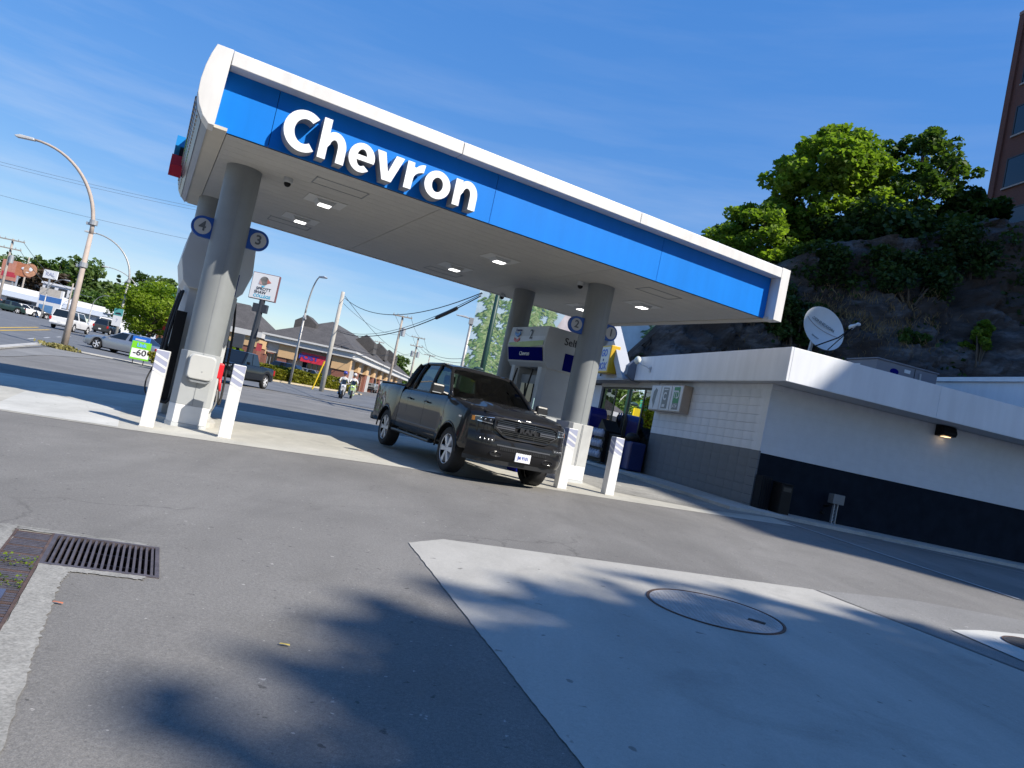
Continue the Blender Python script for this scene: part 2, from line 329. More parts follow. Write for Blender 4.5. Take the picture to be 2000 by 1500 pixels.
# ------------------------------------------------------------------ ground
TE1 = Vector((.978, .208)); TE2 = Vector((.434, -.901)); TO = Vector((-2.37, 4.20))     # drain trench frame
def tr(a, b): return TO.x + TE1.x*a + TE2.x*b, TO.y + TE1.y*a + TE2.y*b
def build_ground():
    bm = bmesh.new()
    xs = sorted(set([-700, -450, -300, -220, -160, -120, -95, -80, -68, -58, -50, -44, -38, -33, -28, -24, -20, -17, -15, -13] + list(range(-11, 17)) + [5.7, 18, 21, 25, 30, 36, 44, 55, 70, 95, 140, 220, 350, 700]))
    ys = sorted(set([-300, -120, -60, -30, -18, -11, -8] + list(range(-5, 24)) + [26, 28, 30, 33, 36, 39, 42, 45, 48, 52, 56, 61, 66, 72, 79, 87, 96, 106, 118, 135, 160, 200, 260, 380, 700]))
    V = [[bm.verts.new((x, y, 0)) for x in xs] for y in ys]
    for j in range(len(ys) - 1):
        for i in range(len(xs) - 1): bm.faces.new((V[j][i], V[j][i+1], V[j+1][i+1], V[j+1][i]))
    # the openings of the drain
    def local(g): 
        return [f for f in bm.faces if abs(f.calc_center_median().x + 2) < 3 and abs(f.calc_center_median().y - 3.5) < 4]
    for a, b, nx in ((0, 0, 1), (.56, 0, 1), (-.20, 0, 1)):
        fs = local(0); g = list(set([v for f in fs for v in f.verts])) + list(set([e for f in fs for e in f.edges])) + fs
        bmesh.ops.bisect_plane(bm, geom=g, plane_co=(*tr(a, b), 0), plane_no=(TE2.y, -TE2.x, 0))
    for b in (0, .62, 1.95):
        fs = local(0); g = list(set([v for f in fs for v in f.verts])) + list(set([e for f in fs for e in f.edges])) + fs
        bmesh.ops.bisect_plane(bm, geom=g, plane_co=(*tr(0, b), 0), plane_no=(TE1.y, -TE1.x, 0))
    inv = np.linalg.inv(np.array([[TE1.x, TE2.x], [TE1.y, TE2.y]])); kill = []
    for f in bm.faces:
        c = f.calc_center_median(); a, b = inv @ np.array([c.x - TO.x, c.y - TO.y])
        if (-.20 < a < 0 and 0 < b < 1.95) or (0 < a < .56 and 0 < b < .62): kill.append(f)
    bmesh.ops.delete(bm, geom=kill, context='FACES')
    for v in bm.verts: v.co.z = gz(v.co.x, v.co.y)
    bmesh.ops.recalc_face_normals(bm, faces=bm.faces)
    for f in bm.faces:
        if f.normal.z < 0: f.normal_flip()
    me = bpy.data.meshes.new('ground'); bm.to_mesh(me); bm.free(); me.materials.append(ASPHALT)
    o = bpy.data.objects.new('ground', me); COL.objects.link(o); o['kind'] = 'structure'
build_ground()

def rag(pts, step=.05, amp=.004):
    out = []
    for i in range(len(pts)):
        a = Vector(pts[i]); b = Vector(pts[(i + 1) % len(pts)]); n = max(1, int((b - a).length/step))
        for k in range(n): p = a.lerp(b, k/n); j = amp if k else 0; out.append((p.x + random.uniform(-j, j), p.y + random.uniform(-j, j)))
    return out
# concrete under the canopy, its newer patch, the slab over the fuel tanks
polyobj('concrete_pad', [(-9, .35), (-1.47, .2), (-.1, .02), (1.23, 0), (3.87, -.02), (6.2, -.25), (7.84, -.54), (9.1, -.69), (10.47, -.85), (11.4, -.95), (11.9, .2), (11.9, 7.2), (-9, 7.2)], lambda x, y: can(x, y), CONC, .004)
polyobj('new_concrete_patch', [(-1.62, .32), (-.16, .12), (-.2, 3.3), (-1.62, 3.6)], lambda x, y: can(x, y), CONC_NEW, .008)
polyobj('tank_slab', rag([(2.03, -5.27), (2.43, -5.02), (6.05, -5.78), (5.90, -7.73), (5.75, -14), (.95, -14), (1.53, -8.58)]), lambda x, y: can(x, y), CONC_FRONT, .006)
polyobj('worn_asphalt_patch', [(6.10, -5.78), (7.42, -5.90), (9.2, -6.75), (12.5, -9), (12.5, -14), (5.82, -14), (5.96, -7.73)], lambda x, y: can(x, y), ASPHALT_OLD, .004)
# pavement along the store
polyobj('store_pavement', [(-1.1, -1.0), (10, -1.0), (10, .05), (0, .05), (0, 14), (-1.1, 14)], lambda x, y: bld(x, y), KERB, .004, th=.07)
polyobj('pavement_apron', [(-2.2, -1.9), (-.2, -1.25), (-1.2, 1.5), (-1.6, 12), (-3.6, 12), (-4.2, 1.5), (-4.0, -1.2)], lambda x, y: bld(x, y), CONC_OLD, .008)
# parking lines
def line(name, a, b, w, fr, m=PAINT_LINE, off=.012):
    a = Vector(a); b = Vector(b); n = Vector((-(b - a).y, (b - a).x)).normalized()*w/2
    return polyobj(name, [tuple(a + n), tuple(a - n), tuple(b - n), tuple(b + n)], fr, m, off)
line('parking_line', (-.20, -1.55), (-.12, -6.6), .085, bld)
line('parking_line', (2.4, -1.2), (5.4, -2.08), .08, bld)
line('parking_line', (2.6, -1.1), (9.0, -1.35), .08, bld)

# street, its kerb and markings on the left
def sp(px, Y): p = gpt(px, Y); return (p.x, p.y)
polyobj('street', [(-15, 20), (-23.0, 36.3), (-17, 40.5), (-6, 43), (4, 40), (8, 34), (14, 60), (10, 110), (-22, 150), (-48, 150), (-36, 112), (-80, 112), (-66, 93), (-60, 84), (-33, 46), (-26, 20)], world, STREET, .02)
polyobj('street_kerb', [(-14.85, 20.3), (-15.1, 20.3), (-24.2, 37.2), (-16.8, 41.4), (-16.7, 41.2), (-23.7, 37.0)], world, KERB, .02, th=.06)
polyobj('lot_edge_strip', [(-14.2, 20.5), (-14.8, 20.3), (-23, 36.5), (-19.8, 36.2), (-17.2, 27)], world, ASPHALT_OLD, .012)
YEL = mat('yellow_road_paint', (.55, .36, .07), .8, var=.25, vs_=8)
line('centre_line', (-30.3, 42.0), (-40.6, 62.2), .22, world, YEL, .035)
line('centre_line', (-29.6, 42.0), (-39.6, 62.2), .22, world, YEL, .035)
for k in range(4):
    a = Vector((-26.5, 40.0)).lerp(Vector((-36.6, 61)), k*.25); b = Vector((-26.5, 40.0)).lerp(Vector((-36.6, 61)), k*.25 + .1)
    line('lane_dash', a, b, .16, world, PAINT_LINE, .035)
line('stop_line', (-22.6, 38.2), (-19.9, 39.3), .32, world, PAINT_LINE, .035)

# ------------------------------------------------------------------ the drain: pit, frame, bars
RUST = mat('rusty_iron', (.115, .075, .062), .75, .25, var=.45, vs_=9, bump=.4, bs=60)
RUST_TOP = mat('worn_iron', (.135, .115, .122), .55, .45, var=.3, vs_=12, bump=.25, bs=70)
PIT = mat('drain_dirt', (.035, .028, .022), .95, var=.4)
def tz(a, b, h): x, y = tr(a, b); return Vector((x, y, gz(x, y) + h))
def tbox(mb, a0, a1, b0, b1, h0, h1):
    P = [tz(a, b, h) for h in (h0, h1) for a, b in ((a0, b0), (a0, b1), (a1, b1), (a1, b0))]
    return mb.add(P, [(0, 3, 2, 1), (4, 5, 6, 7), (0, 1, 5, 4), (1, 2, 6, 5), (2, 3, 7, 6), (3, 0, 4, 7)])
gr = thing('drain_grate', 'rusty bar grate with open slots set in the asphalt beside the long ribbed grate', 'drain grate')
m = MB()
for q in ((.0, .022, 0, .62), (.538, .56, 0, .62), (.022, .538, 0, .03), (.022, .538, .59, .62)): tbox(m, *q, -.05, .006)
m.build('frame', RUST_TOP, gr)
b0 = None
for k in range(17):
    a = .022 + .030*(k + .72); m = MB(); tbox(m, a - .0065, a + .0065, .03, .59, -.045, .003); m.build('bar', RUST_TOP, gr)
m = MB()
for b in (.21, .41): tbox(m, .022, .538, b - .008, b + .008, -.05, -.022)
m.build('cross_bar', RUST, gr)
m = MB(); P0 = [(0, 0), (.56, 0), (.56, .62), (0, .62)]
for i in range(4):
    p, q = P0[i], P0[(i+1) % 4]; m.add([tz(*p, -.05), tz(*q, -.05), tz(*q, -.5), tz(*p, -.5)], [(0, 1, 2, 3)])
m.add([tz(*p, -.5) for p in P0], [(0, 1, 2, 3)]); m.build('pit', PIT, gr)
gl = thing('drain_grate', 'long narrow rusty grate of cross ribs with weeds growing through it', 'drain grate')
m = MB()
for q in ((-.20, -.188, 0, 1.95), (-.014, 0, 0, 1.95)): tbox(m, *q, -.05, .006)
m.build('frame', RUST, gl)
for k in range(64):
    b = .02 + k*.0302; m = MB(); tbox(m, -.188, -.014, b, b + .021, -.04, .002 + .001*random.random()); m.build('rib', RUST_TOP if k % 5 else RUST, gl)
m = MB(); P0 = [(-.2, 0), (0, 0), (0, 1.95), (-.2, 1.95)]
for i in range(4):
    p, q = P0[i], P0[(i+1) % 4]; m.add([tz(*p, -.05), tz(*q, -.05), tz(*q, -.4), tz(*p, -.4)], [(0, 1, 2, 3)])
m.add([tz(*p, -.4) for p in P0], [(0, 1, 2, 3)]); m.build('pit', PIT, gl)
m = MB(); tbox(m, -.16, -.06, 1.12, 1.24, .004, .02); tag(m.build('lock_plate', mat('blue_steel', (.12, .13, .2), .4, .5), gl), 'small bluish steel plate bolted over the ribs')
# concrete haunch round the drain, with a broken edge
def ragged(pts, n=10, amp=.02):
    out = []
    for i in range(len(pts)):
        a = Vector(pts[i]); b = Vector(pts[(i + 1) % len(pts)])
        for k in range(n):
            p = a.lerp(b, k/n); j = amp if 0 < k else 0; out.append((p.x + random.uniform(-j, j), p.y + random.uniform(-j, j)))
    return out
trf = lambda a, b: Vector((*tr(a, b), 0))
polyobj('drain_haunch', ragged([(0.0, .62), (.50, .62), (.48, .685), (.15, .69), (.13, .9), (.135, 1.4), (.15, 1.95), (.17, 3.3), (0, 3.3)], 26, .008), trf, CONC_OLD, .005, step=1)
polyobj('drain_haunch', ragged([(-.20, -.085), (.50, -.05), (.50, 0), (-.20, 0)], 12, .012), trf, CONC_OLD, .005)
polyobj('drain_haunch', ragged([(-.42, -.09), (-.2, -.085), (-.2, 1.95), (-.42, 1.95)], 14, .02), trf, CONC_OLD, .005)

# ------------------------------------------------------------------ manholes
def disc_cover(name, label, x, y, r, m1, m2, off, dots):
    z = gz(x, y) + off; t = thing(name, label, 'manhole cover', (x, y, z)); nx = Vector((-.022, -.011, 1)).normalized(); q = Vector((0, 0, 1)).rotation_difference(nx); t.rotation_mode = 'QUATERNION'; t.rotation_quaternion = q
    MB().lathe([(r*1.0, 0), (r*1.0, .006), (r*1.035, .006), (r*1.035, 0)][::1], 64).build('rim', m1, t)
    MB().lathe([(.0, .003), (r*.985, .003), (r*.985, 0)], 64).build('cover', m2, t)
    m = MB()
    st = dots
    n = int(r/st)
    for i in range(-n, n + 1):
        for j in range(-n, n + 1):
            u, v = i*st, j*st
            if math.hypot(u, v) < r*.94: m.box(u - st*.27, u + st*.27, v - st*.27, v + st*.27, .003, .0052)
    tag(m.build('tread_studs', m2, t), kind='stuff')
    return t
COVER = mat('painted_steel_cover', (.42, .41, .40), .6, .2, var=.2, vs_=6)
mh = disc_cover('manhole_cover', 'wide round tank cover with a thin rusty rim in the pale concrete slab', 1.80, 5.40, .485, RUST, COVER, .008, .034)
m = MB().box(-.06, .06, -.03, .03, .0052, .008); o = m.build('handle_slot', BLACK, mh); o.location = (.27, -.13, 0); o.rotation_euler = (0, 0, -.5)
polyobj('manhole_collar', [(4.17, 6.36), (4.30, 5.55), (5.5, 5.75), (5.4, 6.9), (4.62, 6.62)], world, CONC_NEW, .012)
disc_cover('manhole_cover', 'smaller dark studded manhole cover in a pale concrete collar by the parking lines', 4.93, 6.22, .33, RUST, mat('dark_iron_cover', (.10, .10, .105), .6, .4, var=.3), .016, .03)
# fallen bits on the asphalt
for k, (px, py, c, lab) in enumerate(((553, 1268, (.55, .42, .10), 'small yellow strip of litter lying on the sunlit asphalt'), (112, 1176, (.45, .15, .08), 'dry orange leaf lying on the asphalt below the drain'))):
    d = ray(px, py); q = CAM + d*(-1.17/d[2]); m = MB()
    m.add([(.62*a, .62*b, .62*c2) for a, b, c2 in [(-.035, -.008, .006), (.0, -.012, .012), (.04, -.002, .005), (.035, .012, .012), (-.03, .010, .010)]], [(0, 1, 2, 3, 4)])
    o = m.build('litter' if k == 0 else 'fallen_leaf', mat('litter_%s' % ('yellow', 'orange')[k], c, .7), loc=(q[0], q[1], gz(q[0], q[1]) + .004)); tag(o, lab, 'litter' if k == 0 else 'leaf')
# ------------------------------------------------------------------ the fuel canopy
zc = 4.176; ztp = 5.20; CW, CD = 10.86, 5.95
cn = thing('fuel_canopy', 'flat white and blue fuel station canopy with big raised white letters on four grey columns', 'canopy', (*CAN_O, 0), CAN_Y)
SOFF = mat('soffit_panel', (.50, .485, .45), .6, var=.05, var2=.03)
xs = [.30, 3.54, 6.95, 10.55]; ysd = [.10 + i*.292 for i in range(21)]
for a, b in zip(xs[:-1], xs[1:]):                    # soffit: three bays of long planks
    for y0, y1 in zip(ysd[:-1], ysd[1:]):
        MB().box(a + .006, b - .006, y0 + .003, y1 - .003, zc, zc + .03).build('soffit_plank', SOFF, cn)
m = MB().box(.30, 10.55, .1, 5.94, zc + .031, zc + .06); m.build('soffit_backing', BLACK, cn)
for q in ((.05, .296), (10.554, 10.80)): MB().box(*q, -.02, 5.95, zc - .012, zc + .03).build('soffit_border', mat('soffit_border', (.56, .52, .44), .6, var=.05), cn)
m = MB().box(.1, 10.75, .16, 5.85, zc + .07, ztp - .03); m.build('roof_deck', GREY_LT, cn)
# front fascia: blue panels set back, a white band above, white end frames
ps = [.13, .85, 4.34, 7.80, 10.57]
for a, b in zip(ps[:-1], ps[1:]): MB().box(a + .004, b - .004, .085, .12, zc + .0, ztp - .19).build('blue_panel', BLUE, cn)
MB().box(.12, 10.58, .121, .15, zc, ztp - .02).build('panel_backing', NAVY, cn)
ws = [.155, 3.57, 7.04, 10.578]
for a, b in zip(ws[:-1], ws[1:]): MB().prism([(-.16, ztp - .205), (-.16, ztp - .02), (-.13, ztp), (.16, ztp), (.16, ztp - .205)], a + .004, b - .004, 'x').build('white_band', WHITE_CLAD, cn, bevel=.008)
endL = [(.155, ztp), (-.055, ztp - .005), (-.10, 5.05), (-.135, 4.88), (-.155, 4.68), (-.15, 4.50), (-.11, 4.36), (-.04, 4.235), (.05, zc - .03), (.125, zc - .03)]
MB().prism(endL, -.16, .14, 'y').build('end_frame', WHITE_CLAD, cn, bevel=.006)
endR = [(10.58, ztp), (10.80, ztp), (10.80, zc - .03), (10.58, zc - .03)]
MB().prism(endR, -.16, .14, 'y').build('end_frame', WHITE_CLAD, cn, bevel=.006)
# side and rear fascias follow the same profile
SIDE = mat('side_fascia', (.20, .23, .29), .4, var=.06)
sideprof = endL[1:9]
m = MB(); m.grid([[(x + .004, y, z) for x, z in sideprof] for y in (.14, 5.98)]); m.build('side_fascia', SIDE, cn, smooth=True)
MB().prism([(-.142, 4.62), (-.155, 4.60), (-.156, 4.50), (-.116, 4.355), (-.044, 4.23), (-.03, 4.24), (-.10, 4.37)], .142, 5.985, 'y').build('lower_strip', mat('dark_strip', (.03, .034, .075), .3, var=.05), cn)
m = MB(); mg = MB()  # rows of small pale and green dots along the dark strip
for i in range(26):
    for j in range(4):
        y = .35 + i*.21; z = 4.56 - j*.075; x = -.166 if j < 1 else (-.157 + .028*(j - 1)); (mg if 9 < i < 14 else m).box(x - .006, x + .012, y - .05, y + .05, z - .018, z + .018)
for q in (m.build('pale_dots', mat('pale_dot_paint', (.36, .31, .26), .5), cn), mg.build('green_dots', mat('green_dots', (.20, .45, .16), .5), cn)): q['kind'] = 'stuff'
MB().box(10.80, 10.83, .14, 5.98, zc, ztp).build('side_fascia', WHITE_CLAD, cn)
MB().box(.1, 10.8, 5.96, 6.0, zc - .02, ztp).build('rear_fascia', WHITE_CLAD, cn)
# raised letters
LET = mat('white_letter_face', (.88, .88, .87), .35, var=.02); LSIDE = mat('letter_return', (.30, .31, .33), .4, var=.05)
def arc_(cx, cz, rx, rz, a0, a1, n=22): return [(cx + rx*math.cos(a), cz + rz*math.sin(a)) for a in np.linspace(rad(a0), rad(a1), n)]
def arch_leg(x0, x1, zb_, zt_, st_, legw, left_h):
    """stem with an arch and a right leg (n, h)"""
    cx = (x0 + x1)/2 + .012; rx = x1 - cx; rz = (zt_ - zb_)*.52
    out = [(x0, zb_), (x0, left_h), (x0 + st_, left_h)]
    if left_h > zt_ + .02: out += [(x0 + st_, zt_ - .045)]
    else: out += [(x0 + st_, zt_ - .055)]
    out += arc_(cx + .005, zt_ - rz, rx - .005, rz + .008, 118, 0, 16) + [(x1, zb_), (x1 - legw, zb_)] + arc_(cx, zt_ - rz, rx - legw, rz - .105, 0, 165, 14) + [(x0 + st_, zt_ - rz - .02), (x0 + st_, zb_)]
    return out
def glyph(ch, x0, x1, z0, h):
    P = []; cx = (x0 + x1)/2; cz = z0 + h/2; w = x1 - x0; st_ = .115
    if ch == 'C':
        c = x0 + w*.60; P.append(arc_(c, cz, w*.60, h/2, 52, 308, 34) + arc_(c + .01, cz, w*.60 - .135, h/2 - .118, 305, 55, 30))
    elif ch == 'o': return 'ring', arc_(cx, cz, w/2, h/2, 0, 360, 41)[:-1], arc_(cx, cz, w/2 - .122, h/2 - .10, 0, 360, 41)[:-1]
    elif ch == 'e':
        P.append(arc_(cx, cz, w/2, h/2, -4, 312, 36) + arc_(cx, cz, w/2 - .118, h/2 - .088, 306, 2, 34)); P.append([(x0 + .07, cz - .040), (x1 - .006, cz - .040), (x1 - .004, cz + .036), (x0 + .07, cz + .036)])
    elif ch == 'v': P.append([(x0, z0 + h), (x0 + .128, z0 + h), (cx, z0 + .13), (x1 - .128, z0 + h), (x1, z0 + h), (cx + .072, z0), (cx - .072, z0)])
    elif ch == 'n': P.append(arch_leg(x0, x1, z0, z0 + h, st_, .118, z0 + h - .008))
    elif ch == 'h': P.append(arch_leg(x0, x1, z0, z0 + .415, st_, .118, z0 + h))
    elif ch == 'r': P.append([(x0, z0), (x0, z0 + h - .008), (x0 + st_ - .008, z0 + h - .008), (x0 + st_, z0 + h - .075)] + arc_(x1 + .0, z0 + h - .21, w - st_ + .01, .215, 140, 92, 8) + [(x1, z0 + h + .004), (x1 - .012, z0 + h - .118)] + arc_(x1 + .01, z0 + h - .245, w - st_ + .0, .13, 100, 178, 8) + [(x0 + st_, z0)])
    return 'poly', P, None
def letter(ch, x0, x1, z0, h):
    k, A, B = glyph(ch, x0, x1, z0, h); m = MB()
    if k == 'ring': m.ring(A, B, -.165, .07, 'y')
    else:
        for i, p in enumerate(A): m.prism(p, -.165 - .0015*i, .07, 'y')
    o = m.build('letter', LET, cn); o.data.materials.append(LSIDE)
    for p in o.data.polygons:
        if abs(p.normal.y) < .5: p.material_index = 1
    return o
zb = 4.205
for ch, x0, x1, z0, h in (('C', .965, 1.43, zb - .012, .585), ('h', 1.475, 1.855, zb, .575), ('e', 1.90, 2.285, zb - .010, .425), ('v', 2.295, 2.715, zb, .405), ('r', 2.77, 3.05, zb, .415), ('o', 3.075, 3.495, zb - .010, .425), ('n', 3.565, 3.955, zb, .415)):
    letter(ch, x0, x1, z0, h)
# lights, hatches, cameras in the soffit
LAMP = mat('canopy_lamp_lens', (.9, .9, .9), .3, var=0, emit=(1, .98, .94), estr=2.2); LPLATE = mat('lamp_plate', (.62, .62, .60), .5, var=.05)
for x, y in ((2.13, 2.15), (2.10, 4.17), (5.5, 4.25), (5.6, 2.19), (8.96, 4.35), (9.11, 2.17)):
    l = MB().box(x - .33, x + .33, y - .28, y + .28, zc - .012, zc - .001).build('light_fitting', LPLATE, cn, bevel=.004)
    MB().prism([(x - .17, zc - .012), (x + .17, zc - .012), (x + .12, zc - .075), (x - .12, zc - .075)], y - .15, y + .15, 'y').build('lamp_housing', GREY_LT, l)
    MB().box(x - .10, x + .10, y - .10, y + .10, zc - .085, zc - .076).build('lamp_lens', LAMP, l)
for x, y in ((2.1, .95), (2.02, 5.0), (8.49, .85), (5.6, 5.2)):
    m = MB(); w, d = .42, .22
    for q in ((-w, w, -d, -d + .02), (-w, w, d - .02, d), (-w, -w + .02, -d, d), (w - .02, w, -d, d)): m.box(x + q[0], x + q[1], y + q[2], y + q[3], zc - .006, zc - .0005)
    m.build('access_hatch', GREY_MD, cn)
def dome(x, y):
    d = MB().lathe([(.075, 0), (.075, -.06), (.06, -.08)], 16, Matrix.Translation((x, y, zc))).build('camera_mount', GREY_LT, cn, smooth=False)
    MB().ball((x, y, zc - .09), .055).build('camera_dome', BLACK, d, smooth=True)
for q in ((1.37, 1.40), (.38, 4.92), (7.45, 5.75), (7.36, 1.95)): dome(*q)
# columns
COLS = {'fl': (.74, 1.75), 'bl': (.52, 4.95), 'fr': (7.76, 1.78), 'br': (7.45, 4.55)}
for k, (x, y) in COLS.items():
    r = .27 if k[0] == 'f' else .25; p = can(x, y); z0 = p.z
    c = MB().lathe([(r, z0), (r, zc)], 40, Matrix.Translation((x, y, 0))).build('column', GREY_COL, cn, auto=40)
    MB().box(x - .006, x + .006, y - r - .004, y - r + .02, z0 + 1.15, zc - .2).build('column_seam', GREY_MD, c)
    if k[0] == 'f':
        hw = .225; oct_ = [(x - hw, y - .36), (x + hw - .02, y - .36), (x + .29, y - .29), (x + .29, y + .2), (x - .29, y + .2), (x - .29, y - .29)]
        if k == 'fl': oct_ = [(x - hw, y - .38), (x + hw - .04, y - .38), (x + .26, y - .33), (x + .29, y + .2), (x - .29, y + .2), (x - .31, y - .24)]
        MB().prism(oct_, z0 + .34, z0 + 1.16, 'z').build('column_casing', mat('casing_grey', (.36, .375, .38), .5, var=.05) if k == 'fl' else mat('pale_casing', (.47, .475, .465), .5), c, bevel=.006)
        MB().prism(oct_, z0 + .06, z0 + .338, 'z').build('casing_foot', WHITE, c, bevel=.006)
        MB().prism([(u + (u - x)*.03, v + (v - y)*.03) for u, v in oct_], z0 - .02, z0 + .058, 'z').build('casing_plinth', GREY_LT, c)
        MB().box(x - .004, x + .004, y - .386, y - .376, z0 + .34, z0 + 1.16).build('casing_joint', GREY_MD, c)
# number flags on the columns
def flag(n, x, side, label):
    y = COLS['fl' if n in '34' else 'fr'][1]; z = can(x, y).z + 3.10; q = can(x, y)
    t = thing('number_sign', label, 'number sign', (q.x, q.y, z), CAN_Y, 'pump number signs on the columns')
    R = .165; arc = [(R*math.cos(a), R*math.sin(a)) for a in np.linspace(math.pi/2, 3*math.pi/2, 17)] + [(.27, -R), (.27, R)]
    if side > 0: arc = [(-u, v) for u, v in arc][::-1]
    MB().prism(arc, -.04, .04, 'y').build('backing', BLUE if 0 else mat('flag_blue', (.006, .07, .33), .4, var=.03), t, bevel=.006)
    dk = mat('flag_disc', (.46, .45, .44), .5, var=.03)
    MB().lathe([(.0, 0), (.125, 0), (.125, .006), (.0, .006)], 32, Matrix.Translation((0, -.041, 0)) @ Matrix.Rotation(rad(90), 4, 'X')).build('disc', dk, t)
    text('numeral', n, .21, mat('flag_numeral', (.10, .105, .11), .5, var=0), t, (0, -.053, 0), FRONT, .006, .004)
flag('4', .33, -1, 'round blue number sign reading 4 on the left of the left column')
flag('3', 1.17, 1, 'round blue number sign reading 3 on the right of the left column')
flag('2', 7.33, -1, 'round blue number sign reading 2 on the left of the right column')
flag('1', 8.17, 1, 'round blue number sign reading 1 on the right of the right column')
# the emblem on the canopy's left side: blue chevron over a red one
lg = thing('logo_sign', 'blue and red chevron emblem box sticking out from the left side of the canopy', 'emblem', (*can(-.13, 4.6)[:2], 4.56), CAN_Y); lg.scale = (.9, .8, .72)
def chev(z, h): return [(-.42, z + .2), (0, z), (.42, z + .2), (.42, z + .2 + h), (0, z + h), (-.42, z + .2 + h)]
MB().prism(chev(.16, .26), -.22, .0, 'x').build('upper_chevron', mat('emblem_blue', (.01, .24, .62), .35, var=.03), lg)
MB().prism(chev(-.34, .26), -.24, .0, 'x').build('lower_chevron', mat('emblem_red', (.42, .012, .03), .35, var=.03), lg)
MB().prism(chev(-.07, .2), -.12, .0, 'x').build('emblem_spine', BLACK, lg)
# rubbish/towel box on the left column
p = can(.745, 1.37); tb = thing('towel_dispenser', 'rounded light grey dispenser box fixed to the front of the left column', 'dispenser box', (p.x, p.y, p.z + .94), CAN_Y)
rr = lambda w, h, r, n=5: [(sx*(w - r) + r*math.cos(a), sz*(h - r) + r*math.sin(a)) for sx, sz, a0 in ((1, 1, 0), (-1, 1, math.pi/2), (-1, -1, math.pi), (1, -1, 1.5*math.pi)) for a in np.linspace(a0, a0 + math.pi/2, n)]
MB().prism(rr(.185, .185, .07), -.11, -.004, 'y').build('front_cover', mat('grey_box_plastic', (.48, .485, .47), .45, var=.04), tb, bevel=.015)
MB().prism(rr(.195, .19, .06), -.05, .0, 'y').build('back_box', GREY_LT, tb)
MB().prism([(-.17, -.19), (.17, -.19), (.10, -.235), (-.10, -.235)], -.08, -.01, 'y').build('bottom_lip', GREY_MD, tb)
MB().ball((.02, -.112, -.06), .008).build('lock', GREY_MD, tb)

# ------------------------------------------------------------------ bollards
WRAP = mat('bollard_wrap', (.36, .38, .50), .5, var=.05)
def bollard(x, y, h, label):
    p = can(x, y); t = thing('bollard', label, 'bollard', (p.x, p.y, p.z), CAN_Y - .1, 'square white bollards guarding the pumps')
    a = .088
    MB().box(-a, a, -a, a, 0, h).build('post', WHITE, t, bevel=.008)
    MB().box(-a - .012, a + .012, -a - .012, a + .012, 0, .012).build('base_plate', KERB, t)
    w = MB(); q = MB(); e = .0015; z0, z1 = h - .31, h - .012
    def face(mb, Q, d):
        mb.add([(u, -a - d, v) for u, v in Q], [(0, 1, 2, 3)]); mb.add([(-a - d, -u, v) for u, v in Q], [(3, 2, 1, 0)])
    face(w, [(-a + .004, z0), (a - .004, z0), (a - .004, z1), (-a + .004, z1)], e)
    for k in range(3):                                         # pale diagonal stripes across the printed wrap
        c = z1 - .035 - k*.105; face(q, [(-a + .004, c), (a - .004, c - .075), (a - .004, c - .112), (-a + .004, c - .037)], e*2)
    d_ = w.build('printed_wrap', WRAP, t); q.build('wrap_stripe', WHITE, d_)
bollard(.18, .72, 1.10, 'white square bollard left of the left column, the leftmost of the four')
bollard(1.21, .68, 1.09, 'white square bollard just right of the left column')
bollard(6.68, .10, 1.06, 'white square bollard touching the nose of the dark pickup')
bollard(7.72, .14, 1.05, 'white square bollard standing clear in front of the store windows')

